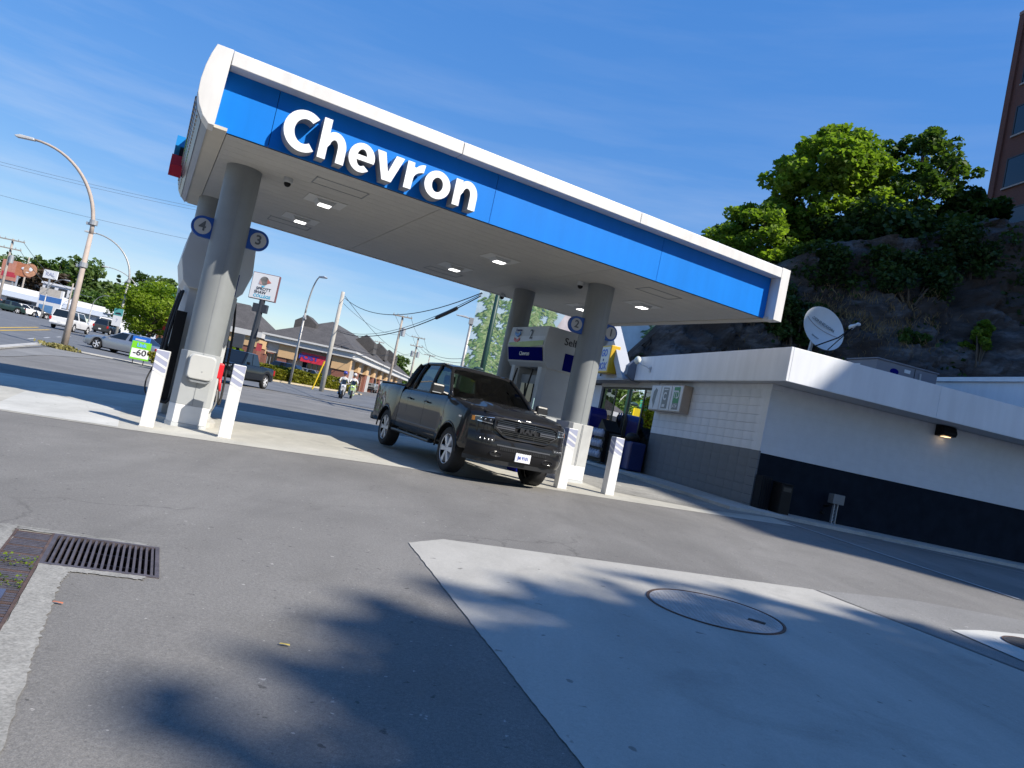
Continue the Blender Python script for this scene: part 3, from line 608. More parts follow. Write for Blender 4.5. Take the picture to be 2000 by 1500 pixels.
# ------------------------------------------------------------------ pump islands and dispensers
for nm, x in (('island', .72), ('island', 7.72)):
    def pl(n=10):
        return [(x + .48*math.cos(a), 2.15 + .48*math.sin(a)) for a in np.linspace(math.pi, 2*math.pi, n)] + [(x + .48*math.cos(a), 5.1 + .48*math.sin(a)) for a in np.linspace(0, math.pi, n)]
    polyobj('pump_island', pl(), lambda u, v: can(u, v), KERB, .004, th=.075)
def dispenser(x, y, num, label):
    p = can(x, y); t = thing('fuel_dispenser', label, 'fuel pump', (p.x, p.y, p.z + .07), CAN_Y, 'fuel dispensers on the islands'); y0, y1 = -.80, .80
    for s in (-1, 1):                                          # two hollow legs, the hydraulics cabinet between them
        MB().prism([(-.34, s*.62 - .17), (.34, s*.62 - .17), (.42, s*.62 - .08), (.42, s*.62 + .08), (.34, s*.62 + .17), (-.34, s*.62 + .17), (-.42, s*.62 + .08), (-.42, s*.62 - .08)], .0, 2.12, 'z').build('side_tower', GREY_LT, t, bevel=.008)
    cb = MB().box(-.30, .30, -.45, .45, 0, 1.25).build('cabinet', mat('pump_cabinet', (.10, .11, .13), .4), t, bevel=.01)
    MB().box(-.27, .27, -.43, .43, 1.25, 1.95).build('display_head', GREY_MD, t, bevel=.01)
    hull = [(-.52, 2.98), (.52, 2.98), (.56, 2.55), (.47, 2.20), (.38, 2.10), (-.38, 2.10), (-.47, 2.20), (-.56, 2.55)]
    MB().prism(hull, -.86, .86, 'y').build('overhead_sign', GREY_LT, t, bevel=.012)
    for s in (-1, 1):
        if num and s < 0:
            # printed face towards the truck: emblem, numeral, green swoosh, blue strip
            f = MB(); f.add([(-.5205, .80, 2.95), (-.5205, -.80, 2.95), (-.5615, -.80, 2.56), (-.5615, .80, 2.56)], [(0, 1, 2, 3)]); f.build('sign_face', mat('pump_face', (.60, .61, .62), .35), t)
            f = MB(); f.add([(-.566, .80, 2.51), (-.566, -.80, 2.51), (-.487, -.80, 2.23), (-.487, .80, 2.23)], [(0, 1, 2, 3)]); f.build('blue_strip', NAVY, t)
            text('blue_strip_lettering', 'Chevron', .13, WHITE, t, (-.537, 0, 2.37), LEFT, .004, .003)
            f = MB(); f.add([(-.5665, .80, 2.61)] + [(-.5665 + .0, .8 - 1.6*k/10, 2.56 - .05*math.sin(math.pi*k/10)) for k in range(11)] + [(-.5665, -.80, 2.66)], [tuple(range(13))]); f.build('green_swoosh', mat('swoosh_green', (.42, .55, .22), .5), t)
            text('numeral', num, .30, DARKTXT, t, (-.553, -.18, 2.79), LEFT, .004)
            text('face_lettering', 'Chevron', .085, NAVY, t, (-.545, .45, 2.90), LEFT, .004)
            for z, mm in ((2.735, mat('pump_logo_blue', (.02, .20, .60), .4)), (2.60, mat('pump_logo_red', (.55, .03, .03), .4))):
                MB().prism([(.45 - .13, z + .06), (.45, z), (.45 + .13, z + .06), (.45 + .13, z + .13), (.45, z + .07), (.45 - .13, z + .13)], -.566, -.556, 'x').build('pump_logo', mm, t)
    text('end_lettering', 'Self', .22, DARKTXT, t, (.06, -.8645, 2.74), FRONT, .004, .002)
    MB().prism([(-.02, 2.50), (.36, 2.50), (.36, 2.13), (-.02, 2.13)], -.866, -.861, 'y').build('blue_square', NAVY, t)
    for s in (-1, 1):                                          # nozzles, hoses, price screens on both sides
        MB().box(s*.302 - .01*s, s*.302 + .02*s, -.30, .25, 1.35, 1.75).build('price_screen', DARKGLASS, t)
        for k, yy in enumerate((-.38, .36)):
            nz_ = MB().box(s*.31, s*.40, yy - .06, yy + .06, .70, 1.10).build('nozzle_holder', BLACK, t)
            MB().box(s*.36, s*.44, yy - .045, yy + .045, .86, 1.14).build('nozzle', RED if k == 0 else BLACK, t, bevel=.02)
            pts = [(s*.44, yy, 2.05), (s*.50, yy, 1.6), (s*.53, yy - .03, 1.0), (s*.54, yy - .12, .48), (s*.52, yy - .2, .30), (s*.50, yy - .15, .34), (s*.46, yy - .03, .6), (s*.41, yy, .88)]
            MB().spline(pts, .019, 8).build('hose', RUBBER, t, smooth=True)
    return t
dispenser(.72, 3.25, '', 'grey fuel dispenser hidden behind the left column, hoses hanging on both sides')
dispenser(7.74, 3.46, '2', 'grey fuel dispenser marked 2 and Self beside the dark pickup')
# nozzle hanging by the left column, the hose loops seen left and right of it
p = can(.72, 2.2); hh = thing('fuel_nozzle', 'red fuel nozzle with a black hose loop right of the left column', 'fuel nozzle', (p.x, p.y, p.z), CAN_Y)
MB().box(.31, .43, -.02, .06, .80, 1.06).build('grip', RED, hh, bevel=.03)
MB().tube([(.40, .02, .84), (.43, .02, .66), (.44, .02, .60)], [.028, .02, .016], 8).build('spout', RED, hh, smooth=True)
MB().spline([(.40, .02, .62), (.42, .02, .40), (.36, .03, .22), (.28, .03, .18), (.24, .05, .22), (.30, .05, .45), (.32, .05, .8)], .014, 8).build('hose', mat('grey_hose', (.20, .20, .20), .5), hh, smooth=True)
MB().box(.27, .315, -.2, .3, .18, 1.12).build('holster_panel', WHITE, hh)
MB().box(.272, .318, -.203, -.02, .30, .44).build('blue_sticker', mat('sticker_blue', (.03, .35, .62), .4), hh)
MB().box(.272, .318, -.203, -.02, .5, .62).build('red_sticker', mat('sticker_red', (.5, .1, .1), .4), hh)
hl = thing('fuel_nozzle', 'black hose hanging in a deep loop left of the left column', 'fuel nozzle', (p.x, p.y, p.z), CAN_Y)
MB().spline([(-.42, .3, 2.1), (-.47, .1, 1.7), (-.50, .0, 1.0), (-.45, -.05, .45), (-.36, -.08, .28), (-.27, -.1, .36), (-.24, -.1, .7)], .022, 8).build('hose', RUBBER, hl, smooth=True)
MB().spline([(-.52, .25, .95), (-.60, .1, .8), (-.66, 0, .55), (-.62, -.05, .36), (-.5, -.1, .36)], .012, 8).build('whip_hose', RUBBER, hl, smooth=True)
MB().box(-.52, -.40, .02, .12, .80, 1.16).build('grip', BLACK, hl, bevel=.03)
MB().box(-.60, -.48, .0, .1, .68, .76).build('yellow_tag', AMBER, hl)
MB().box(-.46, -.30, -.06, .2, .25, 1.75).build('holster_panel', BLACK, hl)
# blue squeegee/waste unit behind the right bollard
p = can(6.92, 2.05); wu = thing('waste_unit', 'dark blue service unit with white lettering between pickup and right column', 'service unit', (p.x, p.y, p.z), CAN_Y)
MB().box(-.20, .22, -.2, .2, .0, 1.22).build('body', NAVY, wu, bevel=.02)
MB().box(-.22, .24, -.22, .22, 1.22, 1.26).build('lid', BLACK, wu, bevel=.01)
MB().box(-.15, .14, -.203, -.201, 1.08, 1.125).box(-.13, .12, -.203, -.201, .97, 1.015).box(-.10, .13, -.203, -.201, .88, .90).build('printed_lines', mat('faded_print', (.35, .37, .50), .5), wu)
MB().tube([(-.02, 0, 1.26), (-.02, 0, 1.5)], .012, 6).build('squeegee_handle', mat('pale_teal', (.35, .52, .52), .4), wu)
# ------------------------------------------------------------------ vehicles: shared builders
def wheel(parent, x, y, z, R, w, style, out, rim_m, name='wheel'):
    """tyre with rim, spokes and hub; out = +1/-1 the side that faces outwards"""
    M = Matrix.Translation((x, y, z)) @ Matrix.Rotation(rad(-90 if out > 0 else 90), 4, 'X')
    hw = w/2; rr_ = R*.66
    t = MB().lathe([(rr_, -hw*.9), (R*.90, -hw), (R*.975, -hw*.82), (R, -hw*.4), (R, hw*.4), (R*.975, hw*.82), (R*.90, hw), (rr_, hw*.9)], 40, M, False).build(name, RUBBER, parent, auto=50)
    rim = MB().lathe([(rr_*1.01, hw*.88), (rr_*.985, hw*.95), (rr_*.95, hw*.90)], 40, M, False)
    rim.lathe([(.0, hw*.80), (R*.12, hw*.84), (R*.17, hw*.66), (R*.17, 0)], 20, M)
    ns = style
    for k in range(ns):
        a = 2*math.pi*k/ns
        for da in (0,):
            Q = Matrix.Rotation(a, 4, 'Z')
            pts = [(R*.10, -R*.065), (rr_*.95, -R*.125), (rr_*.95, R*.125), (R*.10, R*.065)]
            V = [M @ (Q @ Vector((u, v, h))) for h in (hw*.45, hw*.86) for u, v in pts]
            rim.add(V, [(3, 2, 1, 0), (4, 5, 6, 7), (0, 1, 5, 4), (1, 2, 6, 5), (2, 3, 7, 6), (3, 0, 4, 7)])
    rim.build('rim', rim_m, t, auto=35)
    MB().lathe([(.0, -hw*.2), (rr_*.97, -hw*.2), (rr_*.985, hw*.85)], 32, M, False).build('rim_barrel', BLACK, t)
    return t
def arch_z(x, axles, R, zb):
    z = zb
    for ax in axles:
        d = abs(x - ax)
        if d < R: z = max(z, R*.0 + math.sqrt(max(0, R*R - d*d)) + R*.86 - .03)
    return z

# ------------------------------------------------------------------ the dark grey pickup under the canopy
TP = mat('granite_paint', (.0135, .0137, .0155), .40, .0, var=.03, coat=.62, spec=.05)
TRIM = mat('satin_black_trim', (.015, .015, .016), .4, var=.05)
p0 = can(5.27, .02)
tk = thing('pickup_truck', 'dark grey crew cab pickup parked at the pumps, nose towards us', 'pickup truck', (p0.x, p0.y, p0.z + .006), CAN_Y - math.pi/2); tk.scale = (.90, .86, .905)
AX = (0., -3.67); AR = .475
def hwid(x):                                   # half width in plan
    if x > .45: return 1.015 - .22*((x - .45)/.52)**2.2
    if x < -4.4: return 1.01 - .05*((-4.4 - x)/.5)**2
    return 1.015
def topz(x):                                   # bonnet line / belt line
    if x > -.45: return 1.315 - .135*((x + .45)/1.42)**1.5 - .02*max(0, x - .7)/.2
    return 1.325
def flare(x):
    f = 0
    for ax in AX:
        d = abs(x - ax); f = max(f, .035*max(0, 1 - max(0, d - AR*.9)/.22))
    return f
def section(x, zt, zb):
    w = hwid(x); fl = flare(x); h = zt - zb
    return [(w - .16, zb), (w - .02 + fl, zb), (w + fl, zb + .04), (w + fl*.9, zb + .16*h), (w - .006 + fl*.5, zb + .42*h), (w - .004 + fl*.15, zb + .68*h), (w - .022, zb + .86*h), (w - .05, zb + .95*h), (w - .10, zt)]
def side_panel(xa, xb, n, nm, top=False, crown=.05, zt_f=topz, sides=(1, -1)):
    xs_ = np.linspace(xa, xb, n); out = []
    for sgn in ((0,) if top else sides):
        rows = []
        for x in xs_:
            zb = arch_z(x, AX, AR, .50); zt = zt_f(x); S = section(x, zt, zb)
            if top:
                w = hwid(x) - .10; k = min(1, max(0, (x + .5)/.3))*(1 - .75*min(1, max(0, (x - .2)/.775))); 
                cr = [(w*.93, zt + .018), (w*.72, zt + .024), (w*.60, zt + .052*k + .02), (w*.3, zt + crown*k + .02), (0, zt + crown*k + .022)]
                half = S + cr; rows.append([(x, -y, z) for y, z in half] + [(x, y, z) for y, z in half[::-1][1:]])
            else: rows.append([(x, sgn*y, z) for y, z in S])
        out.append(MB().grid(rows).build(nm, TP, tk, auto=32))
    return out
fr = side_panel(-.44, .86, 46, 'front_body', top=True)[0]
for a, b, nm in ((-1.505, -.448, 'front_door'), (-2.50, -1.513, 'rear_door'), (-2.985, -2.508, 'cab_corner')): side_panel(a, b, 26 if nm != 'cab_corner' else 14, nm)
side_panel(-4.87, -3.005, 50, 'bed_side', zt_f=lambda x: 1.385 + .01*max(0, (-x - 4.4)))
m = MB().box(-4.84, -3.02, -.80, .80, .78, .84).box(-3.05, -3.0, -.92, .92, .80, 1.36).box(-4.80, -3.0, -.92, -.86, .8, 1.37).box(-4.80, -3.0, .86, .92, .8, 1.37); m.build('bed_liner', TRIM, tk)
MB().box(-4.88, -4.82, -.90, .90, .66, 1.37).build('tailgate', TP, tk, bevel=.02)
MB().box(-5.02, -4.84, -.97, .97, .47, .66).build('rear_bumper', TRIM, tk, bevel=.03)
for s in (-1, 1):
    MB().box(-4.895, -4.82, s*.80, s*.96, .95, 1.30).build('tail_light', REDLENS, tk, bevel=.02)
    MB().box(-4.87, -3.0, s*.86, s*.965, 1.372, 1.40).build('bed_rail_cap', TRIM, tk, bevel=.012)
# floor and underbody
MB().box(-4.7, .85, -.62, .62, .36, .55).box(-2.9, -.5, -.93, .93, .46, .53).box(-.62, .62, -.60, .60, .5, 1.0).box(-4.28, -3.06, -.6, .6, .5, .8).build('underbody', BLACK, tk)
for ax in AX:
    for s in (-1, 1): MB().box(ax - .5, ax + .5, s*.62, s*.66, .45, 1.05).build('wheel_well', BLACK, tk)
# cab: roof, pillars, glass
RT = [(-1.20, .66, 1.885), (-1.45, .70, 1.935), (-1.9, .715, 1.965), (-2.4, .71, 1.955), (-2.78, .69, 1.915), (-2.90, .67, 1.86)]
def roof_row(x, w, z): return [(x, y, z - .055*(abs(y)/w)**3.5 - .02*(abs(y)/w)**2 + .02) for y in np.linspace(-w, w, 15)]
m = MB().grid([roof_row(*q) for q in RT]); ro = m.build('roof', TP, tk, auto=40)
md = ro.modifiers.new('t', 'SOLIDIFY'); md.thickness = .03; md.offset = -1
BELT = {'a': (-.47, .905, 1.325), 'b': (-1.51, .925, 1.33), 'c': (-2.52, .915, 1.335), 'd': (-2.95, .90, 1.335)}
TOPP = {'a': (-1.22, .672, 1.862), 'b': (-1.62, .728, 1.915), 'c': (-2.42, .722, 1.905), 'd': (-2.86, .685, 1.855)}
def P(d, k, s): x, y, z = d[k]; return Vector((x, s*y, z))
for s in (-1, 1):
    for k, w in (('a', .045), ('b', .042), ('c', .05), ('d', .09)):
        a, b = P(BELT, k, s), P(TOPP, k, s); mid = a.lerp(b, .5) + Vector((0, s*.022, .012))
        MB().tube([a, a.lerp(mid, .5) + Vector((0, s*.006, 0)), mid, mid.lerp(b, .5) + Vector((0, s*.006, 0)), b], w*.9, 8).build('pillar', TRIM if k == 'b' else TP, tk, smooth=True)
    MB().tube([P(TOPP, k, s) for k in 'abcd'], .035, 8).build('roof_rail', TP, tk, smooth=True)
    MB().tube([P(BELT, k, s) + Vector((0, 0, -.01)) for k in 'abcd'], .022, 6).build('belt_moulding', TRIM, tk, smooth=True)
    for k, l in (('a', 'b'), ('b', 'c')):
        q = [P(BELT, k, s), P(BELT, l, s), P(TOPP, l, s), P(TOPP, k, s)]; c = [v + Vector((0, -s*.004, 0)) for v in q]
        mid0 = c[0].lerp(c[3], .5) + Vector((0, s*.02, .01)); mid1 = c[1].lerp(c[2], .5) + Vector((0, s*.02, .01))
        MB().add([c[0], c[1], mid1, mid0, c[2], c[3]], [(0, 1, 2, 3), (3, 2, 4, 5)]).build('side_window', CARGLASS, tk, smooth=True)
    MB().add([P(BELT, 'c', s), P(BELT, 'd', s), P(TOPP, 'd', s), P(TOPP, 'c', s)], [(0, 1, 2, 3)]).build('rear_quarter', TP, tk)
    MB().add([P(BELT, 'd', s), Vector((-2.96, s*.80, 1.335)), Vector((-2.88, s*.62, 1.85)), P(TOPP, 'd', s)], [(0, 1, 2, 3)]).build('rear_panel', TP, tk)
def curved(nm, base, top, bow, m_, nrows=5, ncols=13):
    rows = []
    for i in range(nrows):
        f = i/(nrows - 1); x = base[0] + (top[0] - base[0])*f; w = base[1] + (top[1] - base[1])*f; z = base[2] + (top[2] - base[2])*f
        rows.append([(x + bow*(1 - (y/w)**2) + .02*math.sin(math.pi*f)*np.sign(bow), y, z) for y in np.linspace(-w, w, ncols)])
    return MB().grid(rows).build(nm, m_, tk, smooth=True)
curved('windscreen', (-.47, .87, 1.325), (-1.22, .645, 1.868), .10, CARGLASS)
curved('rear_window', (-2.96, .84, 1.34), (-2.87, .66, 1.85), -.03, CARGLASS)
curved('screen_header', (-1.20, .66, 1.855), (-1.26, .66, 1.90), .09, TP, 2)
MB().add([(-.47 + .10*(1 - (y/.87)**2), y, 1.322) for y in np.linspace(-.87, .87, 11)] + [(-.40 + .10*(1 - (y/.9)**2), y, 1.336) for y in np.linspace(-.9, .9, 11)], [(i, i + 1, 12 + i, 11 + i) for i in range(10)]).build('cowl', TRIM, tk)
for s, a in ((-1, .62), (1, .05)): MB().tube([(-.40, s*.42 if s < 0 else .30, 1.35), (-.52, -.05 + (.25 if s > 0 else -.1), 1.415), (-.60, (-.55 if s < 0 else -.28) + .45, 1.46)], .010, 6).build('wiper', BLACK, tk)
# interior
INT = mat('cabin_trim', (.022, .022, .024), .8, var=.1)
MB().box(-.85, -.45, -.84, .84, 1.0, 1.28).build('dashboard', INT, tk, bevel=.05)
for s in (-1, 1):
    o = MB().box(-1.75, -1.25, s*.20, s*.72, .85, 1.05).box(-1.86, -1.70, s*.20, s*.72, .95, 1.52).box(-1.84, -1.74, s*.34, s*.58, 1.55, 1.74).build('seat', INT, tk, bevel=.04)
MB().box(-2.75, -2.3, -.72, .72, .85, 1.05).box(-2.84, -2.70, -.72, .72, .95, 1.50).build('rear_seat', INT, tk, bevel=.04)
MB().lathe([(.17, -.012), (.19, 0), (.17, .012), (.15, 0), (.17, -.012)], 20, Matrix.Translation((-1.05, .42, 1.20)) @ Matrix.Rotation(rad(65), 4, 'Y')).build('steering_wheel', BLACK, tk, smooth=True)
MB().box(-1.06, -1.02, -.12, .12, 1.72, 1.79).build('rear_view_mirror', BLACK, tk, bevel=.01)
# front end: one smooth skin, everything else follows it
def xf(y, z, o=0.):
    y_ = abs(y); pl_ = .034*(y_/.6)**2 + .26*max(0, (y_ - .6)/.41)**2.2
    K = [(.40, -.06), (.45, .0), (.52, .035), (.60, .045), (.70, .042), (.78, .030), (.83, .008), (.95, .006), (1.08, -.004), (1.13, -.018), (1.165, -.05)]; pr = K[-1][1]
    for (z0, p0_), (z1, p1_) in zip(K[:-1], K[1:]):
        if z <= z1: t = max(0, (z - z0)/(z1 - z0)); t = t*t*(3 - 2*t); pr = p0_ + (p1_ - p0_)*t; break
    return 1.03 + pr - pl_ + o
def fpatch(nm, y0, y1, lo, hi, o, m_, n=14, nr=5, skirt=.03, par=None, smooth=True):
    f = lambda q, y: q(y) if callable(q) else q
    ys = np.linspace(y0, y1, n); rows = []
    for i in range(nr):
        t = i/(nr - 1); rows.append([(xf(y, f(lo, y) + (f(hi, y) - f(lo, y))*t, o), y, f(lo, y) + (f(hi, y) - f(lo, y))*t) for y in ys])
    m = MB().grid(rows)
    ed = rows[0] + [r[-1] for r in rows[1:]] + rows[-1][::-1][1:] + [r[0] for r in rows[::-1][1:-1]]
    m.grid([ed + [ed[0]], [(x - skirt, y, z) for x, y, z in ed + [ed[0]]]])
    return m.build(nm, m_, par or tk, auto=40)
YS = np.concatenate([np.linspace(-.985, -.6, 12), np.linspace(-.55, .55, 16), np.linspace(.6, .985, 12)])
ZS = [.40, .43, .46, .50, .55, .60, .65, .70, .74, .78, .81, .85, .90, .95, 1.0, 1.05, 1.09, 1.12, 1.145, 1.165]
MB().grid([[(xf(y, z), y, z) for y in YS] for z in ZS]).build('front_fascia', TP, tk, smooth=True)
zt0_ = topz(.86)
YB = np.linspace(-.80, .80, 21)
MB().grid([[(.80, y, topz(.80) + .034 - .022*(y/.8)**2 + .012*math.exp(-((abs(y) - .36)/.09)**2)) for y in YB], [(.90, y, zt0_ + .028 - .022*(y/.8)**2 + .010*math.exp(-((abs(y) - .36)/.09)**2)) for y in YB], [(xf(y, 1.165) - .035, y, 1.186 - .006*(y/.8)**2) for y in YB], [(xf(y, 1.165) + .006, y, 1.170) for y in YB], [(xf(y, 1.14) + .004, y, 1.145) for y in YB]]).build('bonnet_lip', TP, tk, smooth=True)
MB().box(.80, .86, -.82, .82, .5, 1.15).build('radiator_panel', BLACK, tk)
GB = mat('grille_black', (.014, .014, .015), .25, var=.05, coat=.5); SATIN = mat('satin_grille_bar', (.13, .13, .14), .28, .5, var=.03)
HL = mat('headlight_lens', (.02, .022, .026), .05, var=0, coat=1.0); LED = mat('led_strip', (.75, .76, .78), .12, .8, var=0)
ghi = lambda y: 1.118 - .055*max(0, (abs(y) - .47)/.15)**1.4; glo = lambda y: .842 + .115*max(0, (abs(y) - .40)/.22)**1.3
fpatch('grille_backing', -.62, .62, glo, ghi, .004, BLACK, 30)
fpatch('grille_top_bar', -.635, .635, lambda y: ghi(y) - .004, lambda y: ghi(y) + .026, .034, TP, 30, 3)
fpatch('grille_lower_bar', -.635, .635, lambda y: glo(y) - .034, lambda y: glo(y) + .006, .036, TP, 30, 3)
for s in (-1, 1):
    fpatch('grille_side_bar', min(s*.615, s*.655), max(s*.615, s*.655), lambda y: glo(.62) - .03, lambda y: ghi(.62) + .02, .034, TP, 4, 4)
    fpatch('grille_corner_strip', min(s*.50, s*.635), max(s*.50, s*.635), lambda y: glo(y) + .004, lambda y: glo(y) + .012, .039, SATIN, 8, 2, .004)  # thin satin metal strip along the grille's lower corners
def gw2(z): return .405 + .21*min(1, max(0, (z - .842)/.115))**.77 if z < .957 else .62 - .0*z
for z in (.872, .902, .932, 1.022, 1.052, 1.082): fpatch('grille_slat', -min(gw2(z), .61) + .012, min(gw2(z), .61) - .012, z - .008, z + .008, .022, GB, 22, 3, .02)
for z in (.962, .996):
    for s in (-1, 1): fpatch('grille_bar', min(s*.26, s*.60), max(s*.26, s*.60), z - .010, z + .010, .030, SATIN, 10, 3, .025)
text('grille_lettering', 'RAM', .11, mat('dark_chrome', (.045, .045, .048), .3, .5, var=.02), tk, (xf(0, .978) + .038, 0, .978), NOSE, .02, .006, sx=1.5)
for yy in (-.15, .15): fpatch('grille_post', yy - .008, yy + .008, .85, 1.115, .018, GB, 2, 4, .02)
for s in (-1, 1):
    R2 = lambda a, b: (min(s*a, s*b), max(s*a, s*b))
    hlo = lambda y: .985 + .015*(abs(y) - .64)/.3; hhi = lambda y: 1.112 - .030*max(0, (abs(y) - .64)/.32)
    fpatch('headlight', *R2(.655, .955), hlo, hhi, .006, HL, 14)
    fpatch('headlight_chrome', *R2(.665, .90), lambda y: hlo(y) + .004, lambda y: hlo(y) + .020, .010, LED, 10, 2, .004)
    fpatch('headlight_brow', *R2(.66, .94), lambda y: hhi(y) - .012, lambda y: hhi(y) - .004, .010, LED, 10, 2, .004)
    m = MB()
    for yy in (.71, .79, .86): m.ball((xf(yy, 1.05) - .012, s*yy, 1.048), (.022, .026, .024), 12, 8)
    m.build('lamp_projector', mat('projector', (.22, .23, .25), .15, .6, var=0), tk, smooth=True)
    fpatch('corner_reflector', *R2(.935, .972), 1.0, 1.075, .010, AMBER, 4, 3, .006)
    fpatch('panel_gap', *R2(.64, .985), .812, .820, .002, BLACK, 12, 2, .002)
    fpatch('fog_light_recess', *R2(.60, .885), lambda y: .690 + .02*max(0, (.66 - abs(y))/.06), lambda y: .772 - .02*max(0, (abs(y) - .82)/.06), .004, TRIM, 12)
    for k in range(4): yy = .645 + .062*k; MB().obox((xf(yy, .73) + .006, s*yy, .730), (.014, .030, .030)).build('fog_light', mat('fog_lens', (.20, .21, .23), .2, .4, var=0), tk, bevel=.006)
    el = [(s*.53 + .125*math.cos(a), .520 + .050*math.sin(a)) for a in np.linspace(0, 2*math.pi, 25)[:-1]]; ei = [(s*.53 + .098*math.cos(a), .520 + .028*math.sin(a)) for a in np.linspace(0, 2*math.pi, 25)[:-1]]
    MB().ring(el, ei, .99, xf(.53, .52) + .014, 'x').build('tow_hook_bezel', TP, tk, bevel=.006); MB().prism(ei, .98, xf(.53, .52) + .002, 'x').build('tow_hook', BLACK, tk)
fpatch('lower_intake', -.52, .52, lambda y: .590 + .03*max(0, (abs(y) - .44)/.08), .662, .004, BLACK, 24)
fpatch('intake_brow', -.545, .545, .664, .686, .012, SATIN, 24, 3, .012)
for k in range(25): yy = -.46 + k*.0383; fpatch('intake_bar', yy - .011, yy + .011, .600, .652, .010, TRIM, 2, 2, .01)
MB().grid([[(xf(y, .45, -.03), y, z) for y in YS] for z in (.44, .35)]).build('air_dam', TRIM, tk)
def bx_(y, o=0.): return xf(y, .53) + o
lp = MB().box(bx_(0) - .005, bx_(0) + .018, -.155, .155, .455, .605).build('licence_plate', mat('plate_white', (.78, .79, .82), .4, var=.02), tk, bevel=.004)
text('plate_number', 'JM 9101', .085, mat('plate_blue', (.06, .10, .42), .4, var=0), lp, (bx_(0) + .021, 0, .525), NOSE, .003, .001, sx=.8)
# doors, handles, mirrors, running board, wheels
for s in (-1, 1):
    for x in (-1.36, -2.36): MB().tube([(x - .1, s*1.035, 1.13), (x - .06, s*1.05, 1.135), (x + .06, s*1.05, 1.135), (x + .1, s*1.035, 1.13)], .016, 8).build('door_handle', TRIM, tk, smooth=True)
    mi = MB().obox((-.60, s*1.17, 1.40), (.10, .27, .20)).build('wing_mirror', TRIM, tk, bevel=.035)
    MB().tube([(-.58, s*.93, 1.34), (-.59, s*1.06, 1.36)], .03, 8).build('mirror_arm', TRIM, mi)
    MB().box(-.655, -.651, s*1.06, s*1.28, 1.32, 1.48).build('mirror_glass', CHROME, mi)
    MB().box(-.548, -.543, s*1.10, s*1.28, 1.33, 1.345).build('mirror_indicator', LED, mi)
    MB().box(-2.95, -.72, s*.98, s*1.10, .40, .455).build('running_board', TRIM, tk, bevel=.02)
    for x in (-.95, -1.6, -2.2, -2.75): MB().box(x - .04, x + .04, s*.7, s*1.0, .40, .47).build('step_bracket', TRIM, tk)
    MB().box(-2.9, -.60, s*1.008, s*1.022, .625, .665).build('side_moulding', TP, tk, bevel=.006)
    for ax in AX:
        wheel(tk, ax, s*.875, .40, .40, .285, 6, s, SILVER)
        th = np.linspace(.02, math.pi - .02, 21); m = MB()
        m.tube([(ax + (AR + .012)*math.cos(a), s*(1.045), (AR + .012)*math.sin(a) + AR*.86 - .03) for a in th], .018, 6); m.build('arch_lip', TP, tk, smooth=True)
    MB().box(.30, .42, s*1.018, s*1.026, 1.00, 1.03).build('fender_badge', CHROME, tk)
MB().prism([(-2.25, 1.985), (-2.05, 1.985), (-2.22, 2.03)], -.02, .02, 'y').build('antenna_fin', TRIM, tk)
MB().box(xf(0, 1.14) - .01, xf(0, 1.14) + .012, -.05, .05, 1.142, 1.158).build('bonnet_badge', CHROME, tk, bevel=.004)

